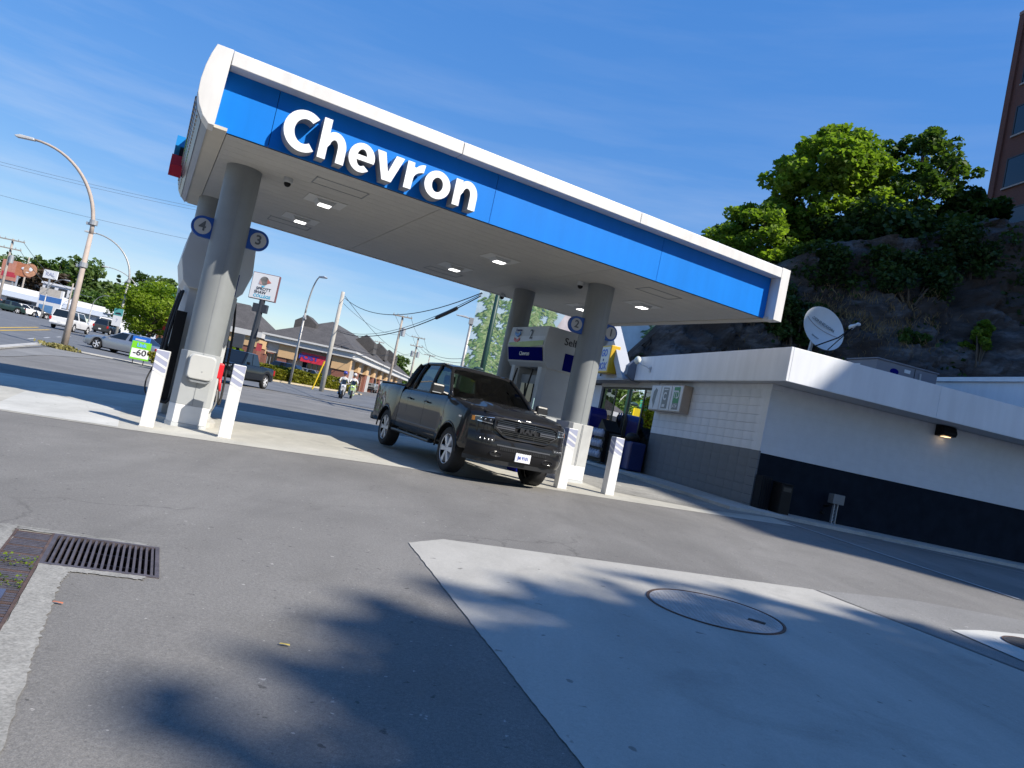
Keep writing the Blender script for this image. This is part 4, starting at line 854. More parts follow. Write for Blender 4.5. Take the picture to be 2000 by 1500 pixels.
# ------------------------------------------------------------------ other vehicles
def vehicle(name, label, cat, pos, heading, L, wd, belt, roofz, green, hood, paint, wr=.33, glass=DARKGLASS, bed=None, clear=.22, axf=.19, axr=.20, group=None, zoff=0., rimm=None, plate=True):
    """green = (x of windscreen foot, windscreen top, roof end, rear foot) as fractions of the length from the nose; hood = bonnet height at nose; bed = bed start fraction"""
    t = thing(name, label, cat, (pos[0], pos[1], pos[2] + zoff), heading, group); hw = wd/2; ax = (L/2 - axf*L, -L/2 + axr*L); R = wr*1.17
    X = lambda f: L/2 - f*L
    def tz_(x):
        f = (L/2 - x)/L
        if f < green[0]: k = f/green[0]; return hood + (belt - hood)*(k**.6)
        if bed and f > bed: return belt + .02
        if f > green[3]: k = (f - green[3])/max(1e-3, 1 - green[3]); return belt - .06*k - .10*max(0, k - .8)*5*.5
        return belt
    def wv(x):
        f = (L/2 - x)/L; e = max(0, (.12 - f)/.12, (f - .93)/.07); return hw*(1 - .13*e**2)
    rows = []
    for x in np.linspace(L/2 - .01, -L/2 + .01, 54):
        zb = clear
        for a in ax:
            d = abs(x - a)
            if d < R: zb = max(zb, math.sqrt(R*R - d*d) + wr*.98)
        zt = max(tz_(x), zb + .06); w = wv(x); h = zt - zb
        half = [(w*.86, zb), (w*.98, zb + .02), (w, zb + .25*h), (w*1.0, zb + .6*h), (w*.975, zb + .86*h), (w*.92, zt - .01), (w*.80, zt + .012), (w*.4, zt + .03), (0, zt + .035)]
        rows.append([(x, -y, z) for y, z in half] + [(x, y, z) for y, z in half[::-1][1:]])
    m = MB().grid(rows); n = len(rows[0]); k = (len(rows) - 1)*n; m.f += [tuple(range(n)), tuple(range(k, k + n))[::-1]]
    m.build('body', paint, t, auto=38)
    MB().box(-L/2 + .15, L/2 - .15, -hw*.72, hw*.72, clear*.75, belt*.8).build('underbody', BLACK, t)
    g0, g1, g2, g3 = [X(f) for f in green]; yb = hw*.90; yt = hw*.70
    B = [(g0, yb), (g1, yb), (g2, yb), (g3, yb)]
    cabm = MB(); zb_ = belt - .02
    def cs(x, y, z): return Vector((x, y, z))
    base = [cs(g0, -yb*.96, zb_), cs(g3, -yb*.96, zb_), cs(g3, yb*.96, zb_), cs(g0, yb*.96, zb_)]; top = [cs(g1, -yt, roofz - .03), cs(g2, -yt, roofz - .03), cs(g2, yt, roofz - .03), cs(g1, yt, roofz - .03)]
    cabm.add(base + top, [(4, 5, 6, 7), (0, 1, 5, 4), (1, 2, 6, 5), (2, 3, 7, 6), (3, 0, 4, 7)])
    cabm.add([cs(g1 - .1, -yt*.8, roofz), cs(g2 + .1, -yt*.8, roofz), cs(g2 + .1, yt*.8, roofz), cs(g1 - .1, yt*.8, roofz)] + top, [(0, 1, 2, 3), (4, 5, 1, 0), (5, 6, 2, 1), (6, 7, 3, 2), (7, 4, 0, 3)])
    cabm.build('cabin', paint, t, bevel=.03)
    def pane(nm, q, ins, o):
        c = sum((Vector(v) for v in q), Vector())/4; nrm = (Vector(q[1]) - Vector(q[0])).cross(Vector(q[3]) - Vector(q[0])).normalized()
        if nrm.dot(c - Vector((0, 0, belt*.8))) < 0: nrm = -nrm
        MB().add([Vector(v).lerp(c, ins) + nrm*o for v in q], [(0, 1, 2, 3)]).build(nm, glass, t)
    pane('windscreen', [base[0], base[3], top[3], top[0]], .10, .012); pane('rear_window', [base[1], base[2], top[2], top[1]], .12, .012)
    for s, (i, j) in ((-1, (0, 1)), (1, (3, 2))):
        for a, b in ((.04, .47), (.51, .96)):
            q = [base[i].lerp(base[j], a), base[i].lerp(base[j], b), top[i].lerp(top[j], b), top[i].lerp(top[j], a)]
            pane('side_window', q, .10, .012)
        MB().obox((g0 - .15, s*(hw + .09), belt + .08), (.10, .18, .13)).build('wing_mirror', BLACK if bed else paint, t, bevel=.02)
        MB().obox((L/2 - .07, s*hw*.70, hood - .13), (.12, hw*.34, .15)).build('headlight', LED, t, bevel=.03)
        MB().obox((-L/2 + .03, s*hw*.86, belt - .20), (.10, hw*.20, .30 if bed or roofz > 1.6 else .16)).build('tail_light', REDLENS, t, bevel=.02)
        for a in ax: wheel(t, a, s*(hw - .11), wr, wr, .22, 5, s, rimm or SILVER)
    MB().obox((L/2 - .03, 0, hood - .16), (.06, hw*.95, .16)).build('grille', BLACK, t, bevel=.02)
    MB().obox((L/2 - .02, 0, clear + .16), (.16, hw*1.82, .20)).build('front_bumper', TRIM if bed else paint, t, bevel=.04)
    MB().obox((-L/2 + .02, 0, clear + .18), (.16, hw*1.82, .20)).build('rear_bumper', TRIM if bed else paint, t, bevel=.04)
    if plate:
        MB().obox((L/2 + .065, 0, clear + .18), (.02, .30, .15)).build('licence_plate', WHITE, t); MB().obox((-L/2 - .065, 0, clear + .30), (.02, .30, .15)).build('licence_plate', WHITE, t)
    if bed: MB().box(-L/2 + .08, X(bed) - .03, -hw*.82, hw*.82, belt + .03, belt + .05).build('bed_floor', BLACK, t)
    return t
PW = mat('car_white', (.72, .72, .72), .3, var=.02, coat=.6); PS = mat('car_silver', (.36, .37, .38), .3, .6, var=.02, coat=.8)
PB = mat('car_black', (.006, .007, .009), .3, .0, var=.02, coat=.5, spec=.1); PD = mat('car_dark_blue', (.012, .018, .035), .25, .2, var=.02, coat=.8); PG = mat('car_graphite', (.05, .052, .055), .3, .4, var=.02, coat=.7)
def gp3(px, Y): return gpt(px, Y)
def road(px, Y):                                                            # on the street surface
    p = gpt(px, Y); p.z += .022; return p
vehicle('pickup_truck', 'black pickup crossing behind the left column, red nozzle in front of it', 'pickup truck', road(459, 39.2), rad(-95), 5.3, 1.90, 1.16, 1.80, (.24, .36, .60, .645), 1.08, PB, .39, bed=.66, clear=.42)
vehicle('sedan_car', 'silver car turning out of the street behind the green price sign', 'car', road(247, 46.5), rad(172), 5.0, 1.86, .92, 1.40, (.28, .46, .72, .88), .74, PS, .34)
vehicle('pickup_truck', 'white pickup with a white box cap driving away beside the bare lamp post', 'pickup truck', road(136, 71), rad(100), 5.4, 1.95, 1.14, 1.92, (.24, .36, .955, .985), 1.06, PW, .37, clear=.40)
vehicle('pickup_truck', 'silver pickup coming down the street behind the motorcycles', 'pickup truck', road(718, 90), rad(-84), 5.4, 1.98, 1.16, 1.85, (.24, .36, .62, .66), 1.06, PS, .38, bed=.68, clear=.40)
# ------------------------------------------------------------------ the store
st = thing('store', 'low white station store with a dark lower wall, white roof band and a small gable', 'shop building', (BLD_O[0], BLD_O[1], 0), BLD_Y)
GB0 = .24                                                 # ground level used for the walls
STR = 1.58; WT = 3.02
WALLW = mat('store_wall_white', (.64, .67, .715), .6, var=.06, var2=.05, v2s=6, drip=True, bump=.15, bs=60)
WALLG = mat('store_wall_grey', (.125, .135, .15), .6, var=.10, bump=.15, bs=60)
WALLN = mat('store_wall_navy', (.013, .0175, .026), .85, spec=.08, var=.25, bump=.1, bs=60, var2=.06, v2s=4)
FASC = mat('roof_band_white', (.74, .755, .78), .45, var=.05, vs_=.7, var2=.05, v2s=5, drip=True)
# left face: stack-bonded blocks, each its own piece
MB().box(.035, .30, .06, 5.60, GB0 - .1, WT).build('left_wall_core', WALLG, st)
bw, bh = .40, .20; cols = 14; shared = {}
for r in range(14):
    z0 = GB0 - .02 + r*.2005; z1 = min(z0 + bh, WT + .02)
    for c in range(cols):
        y0 = .004 + c*.4; key = (r >= 7 - 0 and z0 > STR - .12, c == 0)
        up = z0 > STR - .12
        k = ('w' if up else 'g')
        if k not in shared: shared[k] = MB().box(0, .035, 0, bw - .005, 0, bh - .005).mesh('block', WALLW if up else WALLG)
        o = bpy.data.objects.new('block', shared[k]); COL.objects.link(o); o.parent = st; o.location = (-.002*random.random(), y0, z0)
# right face
MB().box(.0, 16, .036, .30, GB0 - .2, STR - .003).build('right_wall_lower', WALLN, st)
MB().box(.0, 16, .034, .30, STR, WT).build('right_wall_upper', mat('right_wall_white', (.64, .66, .69), .6, var=.05, vs_=.8, var2=.03, v2s=5, bump=.12, bs=60), st)
m = MB()
for k in range(1, 7): m.box(.0, 16, .031, .034, STR + k*.2, STR + k*.2 + .004)
m.build('wall_joint', mat('joint_grey', (.58, .60, .63), .7, var=.1), st)  # thin grey lines for the block courses
# front beyond the blocks: window bay, end wall
MB().box(.12, .30, 5.60, 10.18, GB0 - .1, .56).build('window_sill_wall', WALLG, st)
MB().box(.0, .30, 10.18, 13.2, GB0 - .1, WT).build('end_wall', mat('end_wall_white', (.62, .64, .70), .6, var=.05), st)
MB().box(-.02, .30, 5.60, 10.2, WT - .05, WT + .12).build('window_head', mat('head_trim', (.45, .44, .42), .6, var=.06), st)
FR_ = mat('window_frame_dark', (.045, .045, .045), .4, .4, var=.05)
ed = [5.66, 6.66, 7.82, 8.97, 10.16]
SG = glass_mat('shop_glass', (.75, .82, .82), .55, .008, 2.1)
for a, b in zip(ed[:-1], ed[1:]):
    w = MB().box(.06, .10, a, a + .045, .56, WT - .05).box(.06, .10, b - .045, b, .56, WT - .05).box(.06, .10, a + .045, b - .045, WT - .11, WT - .05).box(.06, .10, a + .045, b - .045, .56, .63).build('window', FR_, st)
    MB().add([(.075, a + .045, .63), (.075, b - .045, .63), (.075, b - .045, WT - .11), (.075, a + .045, WT - .11)], [(0, 1, 2, 3)]).build('pane', SG, w)
INTR = mat('shop_interior', (.10, .10, .105), .8, var=.2)
MB().box(.3, 5.5, 4.5, 13, .25, .28).build('shop_floor', INTR, st); MB().box(5.4, 5.5, 4.5, 13, .25, 3.0).build('shop_back_wall', INTR, st)
m = MB()
for k in range(4): m.box(1.3, 1.7, 5.9 + k*1.15, 6.6 + k*1.15, .3, 1.5)
m.build('shop_shelf', mat('shop_goods', (.14, .12, .11), .7, var=.6, vs_=9), st)
# eaves soffit and roof band with mitred corner
zf0, zf1 = 3.14, 3.875
prof = [(zf0, 0.), (zf0 + .05, -.01), (zf1 - .03, -.03), (zf1, -.02)]
MB().box(-.30, 16, -.88, 13.2, zf0 + .005, zf0 + .05).build('eaves_soffit', mat('eaves_soffit', (.50, .50, .50), .7, var=.05), st)
MB().box(-.33, -.27, -.92, 6.80, zf0, zf1).build('roof_band', FASC, st, bevel=.008)
jo = [-.268, 3.6, 7.4, 11.2, 16]
for a, b in zip(jo[:-1], jo[1:]): MB().box(a + .002, b - .002, -.92, -.86, zf0, zf1).build('roof_band', FASC, st, bevel=.008)
MB().box(-.26, 16, -.85, 13, 3.60, 3.70).build('flat_roof', mat('roof_felt', (.22, .22, .22), .9, var=.2), st)
MB().prism([(-.33, zf0 - .02), (-.60, zf0 + .12), (-.60, zf0 + .42), (-.33, zf1 - .02)], 6.80, 7.02, 'y').build('band_end_cap', mat('end_cap_grey', (.14, .17, .22), .5, var=.05), st, bevel=.006)
# wall between soffit and window heads
MB().box(.31, 16, .034, .30, WT + .001, zf0).build('wall_head', WALLW, st); MB().box(.0, .305, .0, 5.595, WT + .002, zf0).build('wall_head', WALLW, st)
# raised back block
rb = MB().box(8.1, 14, -.30, 8.0, 3.71, 4.93).build('raised_roof_block', FASC, st, bevel=.006)
MB().box(8.02, 14.05, -.38, 8.05, 4.93, 5.06).build('block_coping', FASC, st, bevel=.006)
# gable
GBL = mat('gable_grey', (.46, .48, .52), .55, var=.04); GBW = mat('gable_shaded_white', (.40, .42, .45), .5, var=.04)  # rafter white greyed down in the colour, standing in for missing shade
ya, yz_, yp, zp = 7.02, 11.4, 9.18, 5.18
MB().prism([(ya + .28, zf0 + .02), (yz_ - .28, zf0 + .02), (yp, zp - .46)], -.42, -.24, 'x').build('gable_panel', GBL, st)
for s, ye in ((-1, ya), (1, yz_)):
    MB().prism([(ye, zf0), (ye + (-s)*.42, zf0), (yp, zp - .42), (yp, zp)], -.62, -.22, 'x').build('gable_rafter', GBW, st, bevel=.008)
MB().box(-.60, .5, ya, yz_, zf0 - .05, zf0 + .0).build('gable_tie', mat('gable_tie', (.40, .40, .41), .6, var=.05), st)
# ---- things fixed to or standing by the store
def B(x, y, z): v = bld(x, y, 0); return (v.x, v.y, z)
sg = thing('box_sign', 'yellow sided box sign with blue lettering hung on the gable', 'sign', B(-.62, 8.55, 3.30), BLD_Y)
MB().box(-.16, .16, -.50, .50, .0, .93).build('sign_case', mat('sign_yellow', (.66, .40, .02), .35, var=.04), sg, bevel=.02)
MB().box(-.168, -.161, -.44, .44, .06, .87).build('sign_face', mat('sign_cream', (.72, .70, .62), .4, var=.03), sg)
text('sign_lettering', 'GO', .33, mat('sign_blue', (.05, .14, .50), .4, var=0), sg, (-.172, 0, .66), LEFT, .006, .012)
MB().ball((-.172, 0, .43), (.006, .045, .045), 12, 8).build('sign_dot', NAVY, sg)
text('sign_lettering', 'BOX', .33, mat('sign_blue', (.05, .14, .5)), sg, (-.172, 0, .21), LEFT, .006, .012)
MB().tube([(.05, .5, .1), (.2, .95, -.02)], .022, 6).build('sign_bracket', BLACK, sg)
at_ = thing('bank_sign', 'white three panel bank machine sign with a green panel on the store wall', 'sign', B(-.13, 4.52, 2.26), BLD_Y)
MB().box(-.14, .12, -.98, .98, 0, .76).build('sign_case', mat('sign_case_tan', (.42, .36, .30), .5, var=.06), at_, bevel=.012)
SF = mat('sign_face_white', (.62, .63, .63), .4, var=.03)
for k, y in enumerate((.65, .0, -.65)): MB().box(-.155, -.141, y - .31, y + .31, .03, .73).build('sign_panel', SF, at_, bevel=.006)
MB().prism([(.60, .40), (.55, .60), (.66, .66), (.78, .55), (.80, .30), (.70, .16), (.68, .06), (.64, .16)], -.160, -.156, 'x').build('leaf_mark', mat('sign_grey', (.16, .18, .19), .4, var=.03), at_)
MB().box(-.160, -.156, -.17, .17, .08, .68).build('dark_mark', mat('sign_grey', (.16, .18, .19)), at_)
text('sign_lettering', 'C', .30, SF, at_, (-.164, .03, .42), LEFT, .004, .01); MB().box(-.163, -.161, -.12, .12, .61, .64).box(-.163, -.161, -.05, .12, .12, .20).build('mark_line', SF, at_)
MB().box(-.160, -.156, -.82, -.48, .25, .70).build('green_mark', mat('sign_green', (.01, .22, .07), .4, var=.03), at_); MB().box(-.160, -.156, -.82, -.48, .07, .245).build('grey_mark', mat('sign_grey', (.16, .18, .19)), at_)
text('sign_lettering', 'TD', .30, SF, at_, (-.164, -.65, .48), LEFT, .004, .006, sx=.8); text('sign_lettering', 'ATM', .13, SF, at_, (-.164, -.65, .16), LEFT, .004, .003)
fl = thing('floodlight', 'small round white floodlight on a bracket on the left roof band', 'floodlight', B(-.34, 5.75, 3.50), BLD_Y)
MB().tube([(0, 0, -.05), (-.10, .05, .02), (-.16, .42, .10), (-.16, .52, .18)], .016, 6).build('bracket', GREY_LT, fl, smooth=True); MB().ball((-.18, .62, .22), (.10, .13, .13)).build('lamp_head', mat('lamp_cream', (.66, .68, .60), .4), fl, smooth=True); MB().box(-.02, .0, -.05, .05, -.12, .05).build('bracket_plate', GREY_LT, fl)
wp = thing('wall_lamp', 'dark wall lamp with a lit bulb under the eaves of the navy side wall', 'wall lamp', B(4.78, .034, 2.88), BLD_Y)
MB().prism([(0, 0), (-.05, .0), (-.24, .03), (-.27, .10), (-.22, .24), (-.10, .28), (0, .28)], -.20, .20, 'x').build('housing', BLACK, wp, bevel=.01)
MB().box(-.09, .09, -.20, -.06, -.005, .012).build('lamp_lens', mat('warm_lamp', (1, .8, .5), .3, var=0, emit=(1, .66, .34), estr=1.3), wp)
pl = bpy.data.lights.new('wall_lamp_bulb', 'POINT'); pl.energy = .05; pl.color = (1, .7, .4); pl.shadow_soft_size = .05; plo = bpy.data.objects.new('wall_lamp_bulb', pl); COL.objects.link(plo); plo.parent = wp; plo.location = (0, -.14, -.06)
bn = thing('rubbish_bin', 'tall black rubbish bin against the navy wall near the store corner', 'bin', B(.46, -.40, .31), BLD_Y)
MB().box(-.17, .17, -.20, .2, 0, .78).build('body', BLACK, bn, bevel=.02); MB().box(-.18, .18, -.21, .21, .78, .82).build('lid', BLACK, bn, bevel=.015); MB().box(-.12, .12, -.204, -.2, .62, .72).build('flap', TRIM, bn)
bn.scale = (.82, .9, .88)
ub = thing('utility_box', 'dark ribbed cabinet between the store corner and the black bin', 'cabinet', B(.12, -.16, .30), BLD_Y)
MB().box(-.10, .15, -.12, .15, 0, .80).build('body', mat('cabinet_dark', (.012, .014, .018), .7, spec=.1), ub, bevel=.01); 
m = MB()
for k in range(4): m.box(-.08 + k*.06, -.06 + k*.06, -.128, -.121, .04, .76)
m.build('rib', BLACK, ub)
mp_ = thing('meter_post', 'grey meter box on a lattice post standing against the navy wall', 'meter box', B(1.98, -.26, .28), BLD_Y)
MB().box(-.15, .15, -.09, .09, .52, .74).build('meter_case', mat('meter_grey', (.19, .19, .19), .5, var=.1), mp_, bevel=.012)
m = MB()
for s in (-.05, .04): m.box(s, s + .018, -.03, .03, 0, .52)
for k in range(6): m.tube([(-.045, 0, .03 + k*.08), (.045, 0, .11 + k*.08)], .007, 5)
m.build('lattice_post', GALV, mp_); MB().tube([(-.09, 0, .52), (-.10, .1, .44), (-.13, .2, .42)], .03, 8).ball((-.14, .2, .27), .05).build('pipe', BLACK, mp_, smooth=True)
# dish on the roof
dn = Vector((.22, -.92, .30)).normalized(); Z = dn; X = Vector((0, 0, 1)).cross(Z).normalized(); Y = Z.cross(X)
dc = Vector((8.55, 21., 5.62)); DM = Matrix(((X.x, Y.x, Z.x, 0), (X.y, Y.y, Z.y, 0), (X.z, Y.z, Z.z, 0), (0, 0, 0, 1)))
ds = thing('satellite_dish', 'big white satellite dish with faded lettering on the store roof', 'satellite dish', dc)
DW = mat('dish_white', (.64, .65, .64), .5, var=.05)
MB().lathe([(.0, -.16), (.2, -.148), (.4, -.10), (.55, -.045), (.66, .01), (.685, .02), (.66, -.02), (.5, -.11), (.0, -.22)], 48, DM).build('reflector', DW, ds, auto=50)
T3 = Matrix(((X.x, Y.x, Z.x), (X.y, Y.y, Z.y), (X.z, Y.z, Z.z)))
ra = Matrix.Rotation(rad(-22), 3, Z)
text('dish_lettering', 'CONNEXION', .13, mat('dish_print', (.16, .18, .18), .6, var=0), ds, T3 @ Vector((.06, .19, -.085)), ra @ T3, .004, .003)
text('dish_lettering', 'Director', .07, mat('dish_print', (.16, .18, .18)), ds, T3 @ Vector((-.22, -.28, -.085)), ra @ T3, .004, .002)
def dp(u, v, w=0): return T3 @ Vector((u, v, w))
a, b = ra @ dp(-.56, .04, 0), ra @ dp(.56, .04, 0)
MB().tube([ra @ dp(-.60 + 1.2*k/12, .04, -.16 + .45*(abs(-.6 + 1.2*k/12))**2 + .008) for k in range(13)], .006, 5).build('seam', mat('dish_seam', (.30, .22, .19), .7), ds)
MB().tube([dp(-.35, -.66, -.02), dp(.15, -.42, .42), dp(.40, -.16, .72)], .02, 6).tube([dp(.10, -.68, -.02), dp(.40, -.16, .70)], .014, 6).build('feed_arm', BLACK, ds)
MB().lathe([(.03, -.1), (.05, .0), (.075, .10), (.07, .14)], 14, Matrix.Translation(dp(.40, -.12, .76)) @ DM @ Matrix.Rotation(rad(180), 4, 'X')).ball(dp(.52, -.06, .80), (.07, .05, .05)).build('feed_horn', DW, ds, smooth=True)
MB().tube([dp(0, 0, -.2), dp(0, -.05, -.42), Vector((-.25, .35, -1.85))], .055, 10).box(-.55, .15, .05, .65, -1.93, -1.84).build('mast', GALV, ds)
hv = thing('rooftop_unit', 'grey rooftop air conditioning unit behind the white roof band', 'air conditioner', B(5.05, 2.9, 3.72), BLD_Y)
HV = mat('unit_grey', (.20, .20, .225), .5, var=.05)
MB().box(0, 2.1, 0, 1.2, .1, 1.22).build('cabinet', HV, hv, bevel=.015); MB().box(-.03, 2.13, -.03, 1.23, 1.22, 1.26).build('lid', HV, hv, bevel=.01)
MB().box(.1, 1.3, -.012, -.002, .25, .6).build('louvre_panel', GREY_MD, hv); MB().box(-.012, -.002, .65, .95, .85, 1.1).build('label_plate', WHITE, hv); MB().box(.95, 1.15, -.012, -.002, 1.02, 1.12).build('label_plate', WHITE, hv); MB().box(1.45, 1.50, -.06, 0, .85, 1.1).build('handle', GALV, hv)
MB().ball((.62, -.004, .98), (.15, .006, .09), 16, 8).build('maker_badge', NAVY, hv); MB().box(1.30, 1.315, -.008, 0, .12, 1.2).build('panel_seam', BLACK, hv); MB().box(0, 2.1, 0, 1.2, 0, .1).build('kerb_base', GALV, hv)
# in front of the windows
lk = thing('drop_box', 'rounded deep blue drop box in front of the store windows', 'drop box', B(-.60, 8.7, .42), BLD_Y)
MB().prism([(-.28, 0), (.28, 0), (.28, 1.25)] + [(.28*math.cos(a), 1.25 + .28*math.sin(a)) for a in np.linspace(0, math.pi, 11)][1:], -.30, .30, 'x').build('body', mat('box_blue', (.008, .014, .17), .35, var=.04), lk, bevel=.015)
MB().box(-.305, -.30, -.2, .2, 1.05, 1.15).build('slot', BLACK, lk); lk.scale = (1, 1, 1.12)
wt = thing('washer_stand', 'small table with blue and white bottles left of the store windows', 'bottle stand', B(-.50, 9.75, .42), BLD_Y)
MB().box(-.25, .25, -.35, .35, 1.36, 1.40).box(-.22, .22, -.3, .3, 0, 1.36).build('table', BLACK, wt)
for k in range(3): MB().lathe([(.07, 1.40), (.07, 1.62), (.03, 1.70), (.03, 1.76)], 10, Matrix.Translation((-.1, -.2 + k*.2, 0))).build('bottle', mat('bottle_blue', (.25, .33, .62), .3) if k % 2 else mat('bottle_dark', (.06, .08, .14), .3), wt, smooth=True)
rk = thing('display_rack', 'sloping black display rack of white jugs before the store windows', 'display rack', B(-.60, 7.45, .42), BLD_Y)
MB().prism([(.55, 0), (-.55, 0), (-.55, 1.0), (.0, 1.35), (.55, .5)], -.25, .25, 'x').build('rack_body', BLACK, rk)
for k in range(4):
    for j in range(3): MB().lathe([(.09, 0), (.095, .16), (.04, .22), (.04, .25)], 10, Matrix.Translation((-.31, -.40 + .22*k, .12 + .33*j))).build('jug', mat('jug_white', (.42, .44, .52), .4), rk, smooth=True)
bb = thing('ice_chest', 'black storage chest with a grey lid in front of the right store windows', 'storage chest', B(-.50, 6.45, .42), BLD_Y)
MB().box(-.30, .30, -.55, .55, 0, 1.05).build('body', BLACK, bb, bevel=.03); MB().box(-.32, .32, -.57, .57, 1.05, 1.10).build('lid', BLACK, bb, bevel=.02)
bb.scale = (.8, .9, .85)
tr_ = thing('tyre_display', 'low blue and black cooler beside the last store window', 'cooler', B(-.36, 5.75, .40), BLD_Y)
MB().box(-.25, .25, -.30, .30, 0, .85).build('body', mat('cooler_blue', (.015, .03, .14), .3), tr_, bevel=.05); MB().ball((-.1, 0, .95), (.2, .28, .16)).build('cover', BLACK, tr_, smooth=True)
# ------------------------------------------------------------------ vegetation builders
def leaf_mesh(name, centres, size, m, tones, flat=.55, fold=.25):
    """many small folded leaves: each two triangles pairs along a midrib"""
    n = len(centres); c = np.asarray(centres, float)
    ax = RNG.normal(size=(n, 3)); ax[:, 2] *= flat; ax /= np.linalg.norm(ax, axis=1)[:, None]
    nr = RNG.normal(size=(n, 3)); nr[:, 2] = np.abs(nr[:, 2]) + .6; nr -= (nr*ax).sum(1)[:, None]*ax; nr /= np.linalg.norm(nr, axis=1)[:, None]
    bi = np.cross(ax, nr); s = (size*RNG.uniform(.6, 1.35, n))[:, None]
    V = np.stack([c - ax*s*.5, c + bi*s*.42 + nr*s*fold*.5, c + ax*s*.55 - nr*s*.1, c - bi*s*.42 + nr*s*fold*.5], 1).reshape(-1, 3)
    me = bpy.data.meshes.new(name); me.vertices.add(4*n); me.vertices.foreach_set('co', V.ravel().astype(np.float32))
    idx = np.arange(n)*4; L = np.stack([idx, idx + 1, idx + 2, idx, idx + 2, idx + 3], 1).ravel()
    me.loops.add(6*n); me.loops.foreach_set('vertex_index', L.astype(np.int32)); me.polygons.add(2*n)
    me.polygons.foreach_set('loop_start', (np.arange(2*n)*3).astype(np.int32)); me.polygons.foreach_set('loop_total', np.full(2*n, 3, np.int32))
    me.update(); at = me.attributes.new('tone', 'FLOAT', 'POINT'); at.data.foreach_set('value', np.repeat(np.asarray(tones, np.float32), 4)); me.materials.append(m); me.validate(); return me
def crown_points(clumps, per, spread):
    P = []; T = []
    for (x, y, z, r) in clumps:
        k = max(6, int(per*(r/spread)**2)); d = RNG.normal(size=(k, 3)); d /= np.linalg.norm(d, axis=1)[:, None]
        rr_ = r*RNG.uniform(.25, 1, k)**.5; p = d*rr_[:, None]*np.array([1, 1, .72]) + np.array([x, y, z]); P.append(p); T.append(np.clip(RNG.normal(.5, .25) + RNG.normal(0, .18, k), 0, 1))
    return np.concatenate(P), np.concatenate(T)
LEAF_MAPLE = leaf_mat('maple_leaves', (.070, .135, .020), (.21, .30, .045), .5)
LEAF_DARK = leaf_mat('dark_leaves', (.018, .045, .014), (.050, .095, .022), .25)
LEAF_MID = leaf_mat('mid_leaves', (.036, .080, .020), (.10, .165, .034), .35)
LEAF_LIME = leaf_mat('lime_leaves', (.115, .19, .014), (.27, .35, .04), .45)
LEAF_YEL = leaf_mat('yellow_green_leaves', (.115, .125, .014), (.29, .27, .035), .35)
LEAF_PURP = leaf_mat('purple_brown_leaves', (.035, .026, .018), (.075, .050, .03), .2)
LEAF_FAR = leaf_mat('far_leaves', (.050, .095, .030), (.14, .20, .06), .35)
LEAF_FIR = leaf_mat('fir_needles', (.012, .035, .016), (.035, .068, .026), .15)
DRY = leaf_mat('dry_grass', (.16, .11, .05), (.30, .22, .11), .2)
BARK = mat('bark', (.10, .08, .06), .9, var=.3, vs_=6, bump=.5, bs=25)
def tree(name, label, base, H, R, n, leaf, m, cat='tree', group=None, shape='round', trunk=True, base_f=.22, nclump=None, seed=None, lean=(0, 0), cf_=1.):
    t = thing(name, label, cat, base, 0, group); rs = np.random.default_rng(seed if seed else random.randint(0, 9999)); cl = []; limbs = MB(); k = nclump or 46
    top = Vector((lean[0], lean[1], H*.86))
    for i in range(k):
        u = rs.uniform(0, 1); a = rs.uniform(0, 2*math.pi)
        if shape == 'cone': z = base_f*H + (H - base_f*H)*u; rad_ = R*(1 - u)**.8*rs.uniform(.35, 1); cr = R*.28*(1.05 - .75*u)
        elif shape == 'flat': z = H*(.62 + .36*rs.uniform(0, 1)); rad_ = R*math.sqrt(rs.uniform(0, 1)); cr = R*.25
        else:
            th = math.acos(1 - 1.75*u); rad_ = R*math.sin(th)*rs.uniform(.5, 1.02); z = H*(base_f + (1 - base_f)*.5) + math.cos(th)*H*(1 - base_f)*.48*rs.uniform(.75, 1.02); cr = R*rs.uniform(.20, .36)*cf_
        f = max(0, (z/H - .2)); p = (rad_*math.cos(a) + lean[0]*f, rad_*math.sin(a) + lean[1]*f, z, cr); cl.append(p)
        if trunk and i < 16 and shape != 'cone':
            zz = max(.2*H, z*.55); q = Vector((lean[0]*zz/H, lean[1]*zz/H, zz)); limbs.tube([q, q.lerp(Vector(p[:3]), .5) + Vector((0, 0, -.04*H)), Vector(p[:3])], [.010*H, .006*H, .003*H], 5)
    P_, T_ = crown_points(cl, n/k*1.0, np.mean([c[3] for c in cl]))
    me = leaf_mesh('crown', P_, leaf, m, T_); o = bpy.data.objects.new('crown', me); COL.objects.link(o); o.parent = t
    if trunk:
        limbs.tube([(0, 0, -.3), (lean[0]*.1, lean[1]*.1, H*.22), (lean[0]*.5, lean[1]*.5, H*.55), tuple(top)], [.032*H, .024*H, .015*H, .004*H], 9); limbs.build('trunk', BARK, t, smooth=True)
    return t
